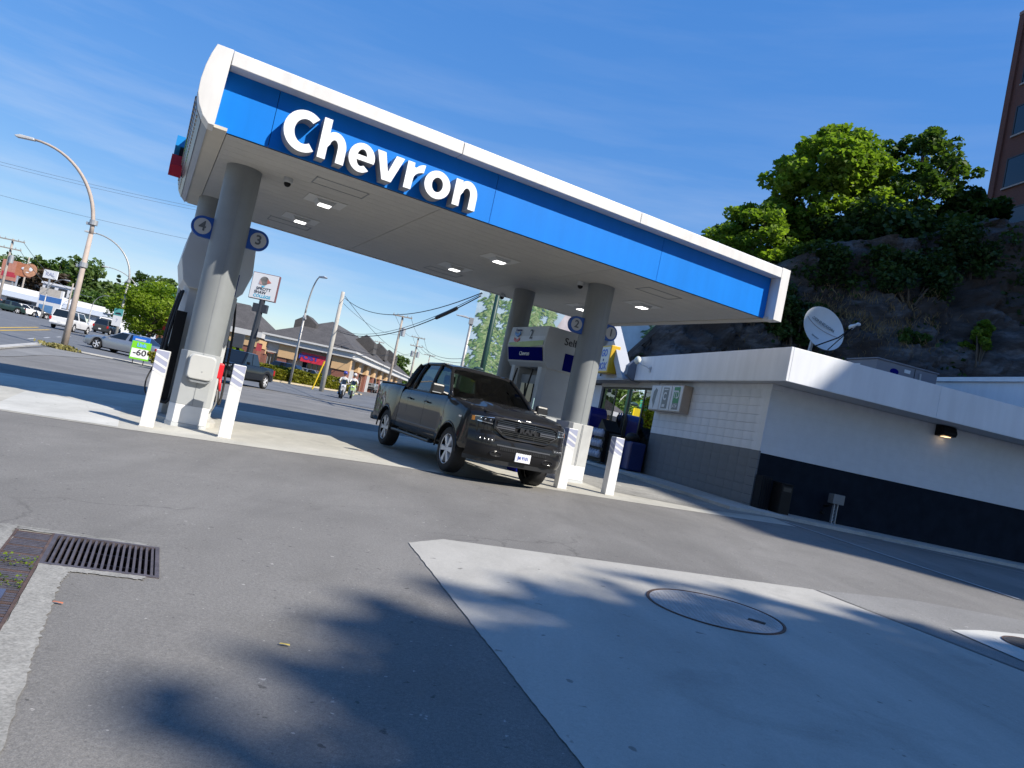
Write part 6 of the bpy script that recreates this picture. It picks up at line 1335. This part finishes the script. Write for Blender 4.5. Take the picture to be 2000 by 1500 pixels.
# teal and red signs seen left of the dispenser
b = gpt(345, 66); q = pt(348, 588, 66)
t = board('pole_sign', 'small teal sign above a red one left of the left dispenser', (q.x, 66, q.z - .6), 1.5, 1.2, .0, (), mat('teal_board', (.03, .33, .28), .45), .2); text('sign_lettering', 'ATM', .5, WS, t, (0, -.015, .62), FRONT, .01, .01)
MB().box(-.1, .1, .05, .15, b.z - (q.z - .6), 0).build('post', GALV, t)
q = pt(343, 630, 66); t2_ = board('red_sign', 'red sign board on a pole under the small teal sign', (q.x, 65.6, q.z - .9), 1.7, 1.5, .0, (), mat('board_red', (.55, .03, .03), .45), .2); MB().box(-.5, .5, -.01, -.001, .9, 1.1).build('print_line', WS, t2_); MB().box(-.3, -.18, .05, .15, b.z - (q.z - .9), 0).build('post', GALV, t2_)
# signs on the far left
q = pt(50, 527, 116)
t = thing('roadside_sign', 'orange and white roadside sign shaped like a wheel, far left', 'sign', (q.x, 116, q.z), 0.); t.scale = (.72, .72, .72)
MB().box(-2.2, 1.3, 0, .3, -1.6, 1.3).build('sign_board', mat('sign_orange', (.42, .15, .07), .5, var=.2), t); MB().lathe([(0, 0), (1.5, 0), (1.5, .1), (0, .1)], 20, Matrix.Translation((1.1, -.05, .1)) @ Matrix.Rotation(rad(90), 4, 'X')).build('sign_disc', mat('sign_orange2', (.45, .22, .12), .5, var=.4, vs_=3), t)
MB().ball((-.1, -.08, .2), (.9, .06, .35)).ball((1.2, -.12, .3), (.5, .06, .5)).ball((.6, -.10, -.5), (.7, .06, .25)).build('pale_shape', WS, t, smooth=True); MB().box(-1.6, -1.3, .05, .3, -6, -1.6).build('post', GALV, t)
q = pt(20, 522, 122)
t = board('roadside_sign', 'faded red roadside board next to the far left utility pole', (q.x, 122, q.z - 2.2), 2.9, 3.4, 0., (('red_field', -.42, .42, .18, .42, mat('board_crimson', (.45, .04, .06), .5)),), mat('board_salmon', (.50, .22, .15), .6, var=.2), .3)
MB().box(-1, -.8, .05, .25, -5, 0).box(.8, 1, .05, .25, -5, 0).build('post', GALV, t)
q = pt(98, 538, 112); t = board('white_sign', 'small white sign board before the dark trees on the left', (q.x, 112, q.z - .5), 2.2, 1.3, 0., (), WS, .2); text('sign_lettering', 'KAL', .8, mat('faint_print', (.35, .37, .5)), t, (0, -.02, .65), FRONT, .01, .01); MB().box(-.1, .1, .05, .2, -5, 0).build('post', GALV, t)

# ------------------------------------------------------------------ the long white building on the left
def wallbetween(mb, a, b, z0, z1, d=.3):
    a = Vector((a[0], a[1], 0)); b = Vector((b[0], b[1], 0)); n = Vector((-(b - a).y, (b - a).x, 0)).normalized()*d
    return mb.add([(a.x, a.y, z0), (b.x, b.y, z0), (b.x + n.x, b.y + n.y, z0), (a.x + n.x, a.y + n.y, z0), (a.x, a.y, z1), (b.x, b.y, z1), (b.x + n.x, b.y + n.y, z1), (a.x + n.x, a.y + n.y, z1)],
                  [(0, 3, 2, 1), (4, 5, 6, 7), (0, 1, 5, 4), (1, 2, 6, 5), (2, 3, 7, 6), (3, 0, 4, 7)])
A_ = gpt(-40, 106); B_ = gpt(268, 122); ln = (B_ - A_); Lw = math.hypot(ln.x, ln.y); hd = math.atan2(ln.y, ln.x)
wb = thing('commercial_building', 'long low white commercial building across the street on the left', 'commercial building', (A_.x, A_.y, min(A_.z, B_.z)), hd)
def wbx(px): 
    best = 0; 
    lo, hi = 0., Lw
    for _ in range(40):
        m_ = (lo + hi)/2; P2 = A_.lerp(B_, m_/Lw); d = (P2 - Vector(CAM)); dep = d.dot(Vector(_f)); u = 1000 + FPX*d.dot(Vector(CR))/dep
        if u < px: lo = m_
        else: hi = m_
    return (lo + hi)/2
WBW = mat('building_white', (.62, .63, .66), .6, var=.05); WBS = mat('building_pale_blue', (.38, .43, .52), .6, var=.05); DW_ = mat('shop_dark', (.035, .04, .045), .4)
zt0 = pt(0, 551, 106).z - wb.location.z
MB().box(0, Lw, 0, 14, -1, zt0*.60).build('wall', WBW, wb); MB().box(-.2, Lw*.72, -.9, .0, zt0*.55, zt0*.76).build('lower_fascia', WBS, wb)
MB().box(-.2, Lw + .2, -.45, 14, zt0*.765, zt0*.99).build('upper_fascia', WBW, wb); MB().box(-.1, Lw + .1, -.1, 14, zt0*.60, zt0*.764).build('band_course', WBS, wb)
for px in (16, 24, 33, 41, 48): x = wbx(px); MB().box(x - .55, x + .55, -.06, -.01, zt0*.14, zt0*.50).build('shop_window', DW_, wb)
x0, x1 = wbx(52), wbx(66); MB().box(x0, x1, -.05, -.012, 0, zt0*.5).build('roller_door', mat('roller_grey', (.20, .21, .22), .6), wb)
x0, x1 = wbx(145), wbx(170); MB().box(x0, x1, -.05, -.012, zt0*.05, zt0*.48).build('roller_door', mat('roller_pale_green', (.52, .60, .52), .6), wb)
x0, x1 = wbx(192), wbx(213); MB().box(x0, x1, -.06, -.012, 0, zt0*.52).build('open_bay', DW_, wb)
for px in (82, 104, 118, 140, 172, 186): x = wbx(px); MB().box(x - .14, x + .14, -.10, -.012, 0, zt0*.55).build('downpipe', WBS, wb)
q = pt(96, 590, 104); t = board('shop_sign', 'blue and white forecourt sign before the long white building', (q.x, 104, q.z - 2.1), 3.4, 4.0, 0., (('beige_field', -.5, .4, .74, 1., mat('sign_beige', (.5, .46, .4), .5)), ('blue_field', -.45, .5, .52, .72, mat('field_blue', (.05, .16, .42), .5)), ('lower_field', -.4, .2, .0, .40, mat('field_blue2', (.10, .24, .44), .5))), WS, .3)
MB().box(-1.3, -1.1, .05, .25, -3, 0).box(1.1, 1.3, .05, .25, -3, 0).build('post', mat('field_blue', (.05, .16, .42)), t)
q = pt(112, 569, 128); t = thing('rooftop_kiosk', 'white upper storey with two blue windows rising behind the white building roof', 'upper storey', (q.x, 128, q.z), .1)
MB().box(-2.6, 2.6, 0, 4, -4, .9).build('wall', WBW, t); MB().box(-2.8, 2.8, -.2, 4.2, .9, 1.25).build('roof', WBW, t)
for x in (-1.3, .9): f = MB().box(x - .75, x + .75, -.06, -.01, -1.4, .6).build('window', DW_, t); MB().box(x - .75, x + .75, -.10, -.061, -1.4, -.75).build('window_base', mat('field_blue3', (.10, .22, .5), .5), f)
q = pt(35, 540, 140); t = thing('far_building', 'grey flat roofed building behind the long white one, far left', 'building', (q.x, 140, q.z - 6), .1)
MB().box(-10, 8, 0, 8, -2, 5.2).build('wall', mat('far_grey_wall', (.25, .24, .23), .7), t); MB().box(-10.4, 8.4, -.4, 8.4, 5.2, 6).build('roof', WBW, t)
# cars parked before it
def gcar(name, label, px, Y, h, L, wd, belt, roof, green, hood, paint, **k): return vehicle(name, label, 'car', gpt(px, Y), h, L, wd, belt, roof, green, hood, paint, group=None, **k)
gcar('parked_car', 'white car parked before the long white building', 40, 100, hd + .1, 4.6, 1.8, .92, 1.42, (.26, .42, .74, .92), .76, PW, zoff=.03)
gcar('parked_car', 'dark car parked between the white car and the blue forecourt sign', 64, 102, hd + .05, 4.5, 1.8, .95, 1.45, (.26, .42, .76, .94), .8, PG, zoff=.03)
gcar('parked_car', 'dark green car parked at the left frame edge', 10, 98, hd + 2.9, 4.5, 1.8, .95, 1.48, (.26, .42, .78, .95), .8, mat('car_green', (.01, .03, .025), .3, coat=.8), zoff=.03)
gcar('parked_car', 'orange car cut off by the left frame edge', -12, 99, hd + .1, 4.4, 1.8, .95, 1.45, (.26, .42, .78, .95), .8, mat('car_orange', (.6, .12, .03), .3, coat=.8), zoff=.03)
gcar('parked_car', 'dark van behind the silver car under the bus sign', 207, 92, rad(100), 4.8, 1.9, 1.05, 1.75, (.2, .34, .93, .98), .95, PG, zoff=.03)
gcar('parked_car', 'dark blue hatchback parked behind the hedge', 567, 64, rad(-12), 4.4, 1.8, .98, 1.55, (.24, .42, .86, .97), .86, PD, zoff=.05)
gcar('parked_car', 'small grey car half hidden by the hedge and the pale pole', 608, 66, rad(-12), 4.3, 1.75, .92, 1.42, (.26, .42, .76, .94), .8, PS, zoff=.05)
gcar('parked_car', 'white car glimpsed right of the lime tree', 300, 88, rad(170), 4.6, 1.8, .95, 1.45, (.26, .42, .76, .94), .8, PW, zoff=.03)
gcar('parked_car', 'black car behind the blue board right of the silver car', 318, 56, rad(175), 4.6, 1.8, .95, 1.45, (.26, .42, .76, .94), .8, PB, zoff=.03)
gcar('parked_car', 'light blue car far behind the yellow shrubs', 285, 96, rad(160), 4.6, 1.8, .95, 1.45, (.26, .42, .76, .94), .8, mat('car_sky', (.12, .22, .42), .3, coat=.7), zoff=.03)

# ------------------------------------------------------------------ the brick and stucco shops
E0 = pt(519, 651, 69.75); E1 = pt(692, 690, 70); z0 = (E0.z + E1.z)/2; hd = math.atan2(E1.y - E0.y, E1.x - E0.x); Lf = math.hypot(E1.x - E0.x, E1.y - E0.y)
gl_ = gz(E0.x, E0.y) - .1
sm = thing('shop_row', 'single storey brick and stucco shops with a dark shingled hip roof behind the hedge', 'shop building', (E0.x, E0.y, gl_), hd)
he = z0 - gl_; D = 50.
STUC = mat('stucco_beige', (.46, .38, .31), .8, var=.06); STUO = mat('stucco_tan', (.58, .38, .20), .8, var=.06); BR2 = brick_mat('shop_brick', (.26, .075, .045), (.20, .06, .036), (.24, .17, .14)); EAV = mat('eaves_white', (.60, .59, .57), .6, var=.05)
ROOF = mat('shingles', (.075, .070, .068), .9, var=.25, vs_=1.2, bump=.6, bs=14, var2=.25, v2s=9)
MB().box(.9, Lf - .9, .9, D, -.5, he - .5).build('wall', STUC, sm)
MB().box(0, Lf, 0, D, he - .62, he - .05).build('eaves_fascia', EAV, sm, bevel=.03); MB().box(-.25, Lf + .25, -.25, D + .2, he - .05, he + .12).build('gutter', EAV, sm)
R0, R1, zr = 5.5, D - 6, he + 3.1
ridge_x = Lf/2
m = MB()
c4 = [(-.25, -.25), (Lf + .25, -.25), (Lf + .25, D + .2), (-.25, D + .2)]; rp = [(ridge_x, R0 + 2, zr), (ridge_x, R1, zr)]
V = [(x, y, he + .121) for x, y in c4] + rp; m.add(V, [(0, 1, 4), (1, 2, 5, 4), (2, 3, 5), (3, 0, 4, 5)]); m.build('roof', ROOF, sm)
for x, y in ((ridge_x - 1.9, 4.0), (ridge_x + 2.6, 14), (ridge_x + 2.6, 24), (ridge_x + 2.6, 34)):
    g = MB().prism([(x - 1.1, he + .9), (x + 1.1, he + .9), (x + 1.1, he + 2.2), (x, he + 2.95), (x - 1.1, he + 2.2)], y, y + 2.4, 'y').build('dormer', ROOF, sm)
for k in range(9): MB().tube([(.05, .2 + k*.0, he - .3 - k*0), (.06, .2, he - .3)], .01, 4) if 0 else None
# front: piers, openings, signs
def fx(px):
    lo, hi = -5., Lf + 5
    for _ in range(40):
        m_ = (lo + hi)/2; P2 = E0.lerp(E1, m_/Lf); d = P2 - Vector(CAM); u = 1000 + FPX*d.dot(Vector(CR))/d.dot(Vector(_f))
        if u < px: lo = m_
        else: hi = m_
    return (lo + hi)/2
for a, b in ((509, 516), (548, 566), (655, 680)): MB().box(max(.35, fx(a)), min(fx(b), Lf - .35), .45, 1.0, -.4, he - 1.9).build('brick_pier', BR2, sm)
for a, b in ((505, 524), (548, 585), (652, 690)): MB().box(max(.2, fx(a)), min(fx(b), Lf - .2), .35, 1.0, he - 1.88, he - .63).build('stucco_frieze', STUO, sm)
MB().box(fx(524), fx(547), .5, .9, he - 1.6, he - .63).build('valance', mat('valance_beige', (.52, .46, .40), .7), sm)
for a, b in ((521, 547), (596, 634)):
    f = MB().box(fx(a), fx(b), .80, .89, -.3, he - 1.7).build('shop_window', DARKGLASS, sm)
    for k in range(1, 4): x = fx(a) + (fx(b) - fx(a))*k/4; MB().box(x - .04, x + .04, .75, .799, -.3, he - 1.7).build('mullion', mat('mullion_grey', (.25, .25, .25), .5), f)
sgn = MB().box(fx(592), fx(648), .40, .60, he - 1.85, he - .95).build('fascia_sign', mat('shop_sign_red', (.58, .03, .06), .45), sm)
text('sign_lettering', 'POST', .62, mat('sign_navy', (.03, .05, .35), .4, var=0), sgn, (fx(607), .38, he - 1.40), FRONT, .01, .02, sx=1.3)
s2 = MB().box(fx(505), fx(515), .30, .45, he - 1.75, he - 1.0).build('fascia_sign', mat('shop_sign_dark_red', (.42, .06, .07), .45), sm)
# right side: piers and windows marching back
for k in range(8):
    y = 1.4 + k*5.4; MB().box(Lf - 1.0, Lf - .55, y, y + 1.2, -.4, he - 1.7).build('brick_pier', BR2, sm); MB().box(Lf - 1.05, Lf - .5, y - .2, y + 1.4, he - 1.69, he - .63).build('stucco_frieze', STUO, sm)
    MB().box(Lf - .89, Lf - .84, y + 1.7, y + 4.9, .2, he - 1.7).build('shop_window', DARKGLASS if k % 2 else mat('pale_blind', (.45, .44, .43), .6), sm)
# second lower block at its left
q = pt(420, 640, 80); t = thing('shop_row', 'smaller tan and brick shop glimpsed between the left column and the college post', 'shop building', (q.x, 80, gz(q.x, 80) - .2), hd)
MB().box(-6, 5.0, 0, 10, 0, 2.6).build('wall', BR2, t); MB().box(-6, 5.1, -.1, 10, 2.6, 3.7).build('stucco_frieze', STUO, t); MB().box(-6.2, 5.3, -.4, 10, 3.7, 4.3).build('eaves_fascia', EAV, t)
MB().add([(-6.2, -.4, 4.301), (5.3, -.4, 4.301), (5.3, 10, 4.301), (-6.2, 10, 4.301), (-2, 5, 7.4), (1.5, 5, 7.4)], [(0, 1, 5, 4), (1, 2, 5), (2, 3, 4, 5), (3, 0, 4)]).build('roof', ROOF, t)
# the hedge on its kerb, along the street
h0 = Vector((-19.4, 57.0)); h1 = Vector((-15.0, 69.0)); hk = (h1 - h0)
P_ = []; 
for k in range(15000):
    f = random.random(); c = h0.lerp(h1, f); wv = 1 + .25*math.sin(f*41) + .15*math.sin(f*97); z = random.random()**.7*.88*wv
    n = Vector((-hk.y, hk.x)).normalized()*random.uniform(-.8, .8); P_.append((c.x + n.x, c.y + n.y, gz(c.x, c.y) + .05 + z))
P_ = np.array(P_); me = leaf_mesh('foliage', P_, .30, LEAF_YEL, np.clip(RNG.normal(.45, .25, len(P_)) - .2*(P_[:, 2] < .7), 0, 1))
hg = thing('hedge', 'clipped olive green hedge along the kerb in front of the brick shops', 'hedge', (0, 0, 0)); o = bpy.data.objects.new('foliage', me); COL.objects.link(o); o.parent = hg
m = MB()
for k in range(30):
    c = h0.lerp(h1, (k + .5)/30); m.tube([(c.x, c.y, gz(c.x, c.y) - .1), (c.x + .1, c.y, gz(c.x, c.y) + .9)], [.05, .02], 5)
m.build('stem', BARK, hg)
n = Vector((-hk.y, hk.x)).normalized()
polyobj('hedge_kerb', [tuple(h0 - n*-1.1 - hk*.12), tuple(h0 - n*1.1 - hk*.12), tuple(h1 - n*1.1 + hk*.05), tuple(h1 + n*1.1 + hk*.05)], world, paving('sandy_kerb', (.46, .38, .26), (.56, .47, .33), 60, .15), .03, th=.12)
q = gpt(613, 58); t = thing('guy_wire', 'yellow guy wire guard rising from the hedge beside the pale pole', 'guard', q, 0.); MB().tube([(-.15, 0, 0), (.35, 0, 2.4)], .06, 8).build('guard', mat('guard_yellow', (.72, .50, .02), .5), t)

# ------------------------------------------------------------------ trees of the left and the background
tree('lime_tree', 'bright lime green street tree beside the bus sign', gpt(285, 66), 6.0, 3.5, 11000, .24, LEAF_LIME, nclump=70, seed=21, base_f=.16)
for i, (px, Y, py, R, m_, sh, lf, lab) in enumerate((
    (24, 150, 486, 6.5, LEAF_FAR, 'round', .8, 'broad dark green tree behind the orange roadside sign, far left'),
    (52, 146, 493, 4.6, LEAF_FAR, 'cone', .7, 'pointed dark green tree right of the orange roadside sign'),
    (75, 134, 523, 4.6, LEAF_PURP, 'round', .6, 'purple brown tree behind the long white building'),
    (97, 150, 503, 5.5, LEAF_MID, 'round', .8, 'mid green round tree left of the bare lamp post'),
    (146, 142, 500, 6.0, LEAF_FAR, 'round', .8, 'tall dark tree right behind the bare lamp post'),
    (190, 150, 542, 5.5, LEAF_FAR, 'round', .7, 'dark green tree between the bare lamp post and the bus sign lamp'),
    (208, 158, 533, 3.0, LEAF_FIR, 'cone', .6, 'slim dark fir between the two curved lamps'),
    (238, 160, 538, 4.5, LEAF_FAR, 'cone', .7, 'dark pointed tree behind the bus sign lamp'),
    (287, 150, 537, 4.0, LEAF_FAR, 'flat', .6, 'flat topped dark cedar standing over the lime tree'),
    (338, 140, 553, 3.6, LEAF_FAR, 'round', .6, 'small round dark tree left of the dispenser'),
    (318, 92, 580, 4.0, LEAF_MID, 'round', .5, 'mid green tree right behind the lime tree'),
    (170, 128, 570, 4.5, LEAF_MID, 'round', .6, 'light green tree low behind the bare lamp post'),
    (125, 152, 540, 5.0, LEAF_FAR, 'round', .7, 'dark tree behind the white upper storey'),
    (765, 190, 692, 4.5, LEAF_FAR, 'round', .8, 'dark tree top behind the far end of the shop roof'),
    (792, 210, 735, 5.0, LEAF_MID, 'round', .8, 'green trees low on the horizon behind the pickup bed'),
    (455, 120, 628, 3.5, LEAF_MID, 'round', .6, 'green tree top behind the menu board'),
    (430, 72, 672, 1.6, LEAF_LIME, 'round', .3, 'small green tree before the brick shop by the left column'))):
    b = gpt(px, Y); H = max(2.5, pt(px, py, Y).z - b.z); tree('far_tree', lab, b, H, R, 2600 if Y > 100 else 3000, lf, m_, group=None, shape=sh, nclump=40, seed=100 + i, base_f=.15)
pp = []
for k in range(9000):
    a = random.random(); px = -120 + a*520; Y = 165 + random.random()*25; b = gpt(px, Y); hgt = random.random()*(5.5 + 2.5*math.sin(px*.05) + 1.5*math.sin(px*.13)); pp.append((b.x, b.y, b.z + hgt))
me = leaf_mesh('far_wood', np.array(pp), 1.5, LEAF_FAR, RNG.uniform(0, 1, len(pp))); o = bpy.data.objects.new('far_wood', me); COL.objects.link(o); tag(o, 'dark far wood closing the view behind the left street', 'wood', kind='stuff')
pp = []
for k in range(5000):
    px = 640 + random.random()*420; Y = 250 + random.random()*40; b = gpt(px, Y); pp.append((b.x, b.y, b.z + random.random()*(4 + 2*math.sin(px*.07))))
me = leaf_mesh('far_wood', np.array(pp), 1.9, LEAF_FAR, RNG.uniform(0, 1, len(pp))); o = bpy.data.objects.new('far_wood', me); COL.objects.link(o); tag(o, 'low dark wood on the horizon at the end of the street', 'wood', kind='stuff')
bush('shrub', 'yellow green shrub just right of the price board', gpt(311, 36), .5, .5, 1.2, 1500, .13, LEAF_YEL, k=16, seed=61)
bush('shrub', 'yellow shrub behind the leftmost bollard', gpt(326, 38), .6, .6, 1.6, 1500, .13, LEAF_YEL, k=16, seed=62)
g_ = []
for k in range(420): g_.append((-22.6 + random.gauss(0, .35), 36.6 + random.gauss(0, .3), gz(-22.6, 36.7) + random.uniform(.03, .22)))
me = leaf_mesh('weeds', np.array(g_), .16, leaf_mat('dry_weeds', (.16, .14, .05), (.30, .27, .10), .2), RNG.uniform(0, 1, len(g_)), 2.5); o = bpy.data.objects.new('weeds', me); COL.objects.link(o); tag(o, 'dry weeds round the foot of the nearest lamp post', 'weeds', kind='stuff')
g_ = []
for k in range(170):
    a = random.uniform(-.18, -.01); b_ = random.choice((.95, 1.0, .62, .70)) + random.gauss(0, .03); v = tz(a, b_, random.uniform(0, .03)); g_.append(tuple(v))
me = leaf_mesh('weeds', np.array(g_), .013, LEAF_LIME, RNG.uniform(0, .6, len(g_))); o = bpy.data.objects.new('weeds', me); COL.objects.link(o); tag(o, 'small green weeds growing through the ribbed drain grate', 'weeds', kind='stuff')

# ------------------------------------------------------------------ the mural wall behind the pumps
mw = thing('mural_wall', 'wall painted with tall green trees against a pale sky, behind the pumps', 'mural wall', (-2.35, 33.6, 0), -.04)
MB().box(0, 9.4, 0, .5, -1, 8.9).build('wall', None or (lambda: (MATS.setdefault('mural_sky', mat('mural_sky', (.50, .64, .72), .7, var=.10, vs_=.5, var2=.08, v2s=2))))(), mw)
MB().box(-.05, 9.45, -.04, .55, 8.9, 9.05).build('coping', WHITE, mw)
MG = [mat('mural_green_%s' % k, c, .75, var=.3, vs_=5, var2=.3, v2s=16) for k, c in (('dark', (.07, .15, .08)), ('mid', (.15, .27, .11)), ('light', (.30, .40, .18)), ('pale', (.42, .50, .34)))]
mp0 = MB().prism([(3.6, 5.2), (4.3, 6.8), (4.7, 6.3), (5.2, 7.6), (5.7, 6.6), (6.2, 7.0), (7.2, 5.0)], -.006, -.004, 'y').build('painted_peak', mat('mural_snow', (.66, .58, .57), .75, var=.2, vs_=2), mw)
MB().box(0, 9.4, -.012, -.010, -1, 2.9).build('painted_thicket', mat('mural_thicket', (.16, .25, .08), .8, var=.5, vs_=2.5, var2=.4, v2s=9), mw)
for k, (x, zt_, w_) in enumerate(((.7, 7.3, .8), (1.75, 8.2, .9), (2.75, 7.8, .9), (3.5, 6.6, .6), (8.2, 7.0, .8), (9.0, 7.6, .7))):
    ms = [MB(), MB(), MB(), MB()]; rs = np.random.default_rng(300 + k)
    for _ in range(2000):
        f = rs.uniform(0, 1)**.8; z = zt_ - f*(zt_ - 1.6); ww = w_*(.24 + 1.9*f)*(.65 + .35*math.cos(z*9)); u = x + rs.normal(0, .5)*ww; u = min(max(u, .05), 9.35); s = rs.uniform(.06, .15); a = rs.uniform(-.5, .5) - .6*np.sign(u - x)
        j = int(min(3, max(0, rs.normal(1.3 + (u - x)/w_*.8, .8)))); d = .016 + .002*j + .0015*rs.uniform(); ca, sa = math.cos(a), math.sin(a)
        ms[j].add([(u + ca*s*p_ - sa*s*.4*q_, -d, z + sa*s*p_ + ca*s*.4*q_) for p_, q_ in ((-1, 0), (0, -1), (1, 0), (0, 1))], [(0, 1, 2, 3)])
    par = ms[0].build('painted_tree', MG[0], mw); par['kind'] = 'stuff'
    for j in (1, 2, 3): o = ms[j].build('paint_layer', MG[j], par); o['kind'] = 'stuff'
    MB().box(x - .04, x + .04, -.0155, -.014, 1.2, zt_ - .6).build('painted_trunk', mat('mural_trunk', (.25, .19, .12), .8, var=.2), par)
# pale retaining wall and white block seen between the pumps and the gable
# ------------------------------------------------------------------ two riders on motorcycles
SKIN = mat('skin', (.42, .24, .17), .55, var=.05)
def rider(label, base, heading, shirt, helmet, trousers):
    t = thing('person', label, 'person', base, heading, None)
    V = [(-.10, 0, .80), (-.06, 0, 1.0), (.02, 0, 1.28), (.06, 0, 1.42), (.10, 0, 1.58), (.04, .21, 1.36), (.26, .30, 1.16), (.50, .27, 1.10), (.04, -.21, 1.36), (.26, -.30, 1.16), (.50, -.27, 1.10), (-.08, .12, .80), (.30, .20, .74), (.16, .20, .34), (.28, .21, .27), (-.08, -.12, .80), (.30, -.20, .74), (.16, -.20, .34), (.28, -.21, .27)]
    E_ = [(0, 1), (1, 2), (2, 3), (3, 4), (3, 5), (5, 6), (6, 7), (3, 8), (8, 9), (9, 10), (0, 11), (11, 12), (12, 13), (13, 14), (0, 15), (15, 16), (16, 17), (17, 18)]
    Rr = [.16, .16, .17, .09, .06, .075, .05, .04, .075, .05, .04, .11, .08, .055, .05, .11, .08, .055, .05]
    me = bpy.data.meshes.new('body'); me.from_pydata(V, E_, []); o = bpy.data.objects.new('body', me); COL.objects.link(o); o.parent = t
    sk = o.modifiers.new('skin', 'SKIN'); 
    for v, r in zip(me.skin_vertices[0].data, Rr): v.radius = (r, r*.95)
    me.skin_vertices[0].data[0].use_root = True
    ss = o.modifiers.new('sub', 'SUBSURF'); ss.levels = ss.render_levels = 1
    dg = bpy.context.evaluated_depsgraph_get(); m2 = bpy.data.meshes.new_from_object(o.evaluated_get(dg)); o.modifiers.clear(); o.data = m2; m2.name = 'body'
    m2.materials.clear(); m2.materials.append(shirt); m2.materials.append(trousers); m2.materials.append(SKIN)
    for p in m2.polygons:
        c = p.center; p.material_index = 1 if c.z < .92 else (2 if (c.x > .42 or c.z > 1.47) else 0); p.use_smooth = True
    MB().ball((.12, 0, 1.68), (.13, .115, .15), 14, 10).build('head', SKIN, t, smooth=True)
    MB().ball((.10, 0, 1.73), (.165, .145, .155), 16, 10).build('helmet', helmet, t, smooth=True); MB().ball((.20, 0, 1.68), (.075, .105, .06), 12, 8).build('visor', DARKGLASS, t, smooth=True)
    return t
def motorbike(label, base, heading, body, dark):
    t = thing('motorcycle', label, 'motorcycle', base, heading, None)
    for x in (.72, -.66):
        M = Matrix.Translation((x, 0, .30)) @ Matrix.Rotation(rad(90), 4, 'X')
        w = MB().lathe([(.20, -.05), (.28, -.06), (.30, 0), (.28, .06), (.20, .05)], 22, M).build('wheel', RUBBER, t, auto=40); MB().lathe([(0, -.02), (.2, -.03), (.2, .03), (0, .02)], 16, M).build('rim', SILVER, w)
    MB().tube([(.72, .09, .30), (.50, .09, .95)], .03, 6).tube([(.72, -.09, .30), (.50, -.09, .95)], .03, 6).tube([(.46, -.36, 1.08), (.50, 0, 1.02), (.46, .36, 1.08)], .022, 6).build('fork', GALV, t)
    MB().prism([(.62, .55), (.66, .85), (.52, 1.12), (.36, .98), (.20, .62), (.05, .32), (-.20, .32), (-.1, .5), (.30, .42)], -.17, .17, 'y').build('front_fairing', body, t, bevel=.05)
    MB().prism([(.30, .62), (.1, .82), (-.20, .80), (-.80, .90), (-.88, .78), (-.5, .46), (-.1, .40)], -.16, .16, 'y').build('rear_body', body, t, bevel=.05)
    MB().box(-.62, .05, -.15, .15, .80, .88).build('seat', BLACK, t, bevel=.04); MB().box(-.25, .30, -.19, .19, .22, .34).build('engine', dark, t, bevel=.03)
    MB().ball((.64, 0, .86), (.06, .10, .07)).build('headlight', LED, t, smooth=True); MB().prism([(.60, 1.0), (.50, 1.32), (.48, 1.0)], -.14, .14, 'y').build('windshield', DARKGLASS, t); MB().tube([(-.1, -.2, .30), (-.75, -.22, .40)], .05, 8).build('exhaust', CHROME, t, smooth=True)
    for s in (-1, 1): MB().ball((.46, s*.38, 1.2), (.02, .07, .05)).build('mirror', BLACK, t, smooth=True)
    return t
b = gpt(664, 50); b.z += .022
motorbike('dark motorcycle with a white nose coming down the street', b, rad(-72), mat('bike_white', (.5, .5, .5), .3, coat=.6), BLACK)
rider('person in a white and black top and blue helmet on the dark motorcycle', b + Vector((0, 0, .03)), rad(-72), mat('top_white', (.5, .5, .5), .8), mat('helmet_blue', (.04, .04, .30), .25, coat=.8), mat('trousers_dark', (.03, .03, .035), .8))
b = gpt(684, 54); b.z += .022
motorbike('pale green scooter just behind the dark motorcycle', b, rad(-76), mat('bike_green', (.42, .58, .22), .3, coat=.6), mat('bike_green', (.42, .58, .22)))
rider('person in white riding the pale green scooter', b + Vector((0, 0, .03)), rad(-76), mat('top_pale', (.66, .64, .64), .8), mat('helmet_pale', (.6, .56, .54), .3), mat('trousers_grey', (.35, .35, .36), .8))
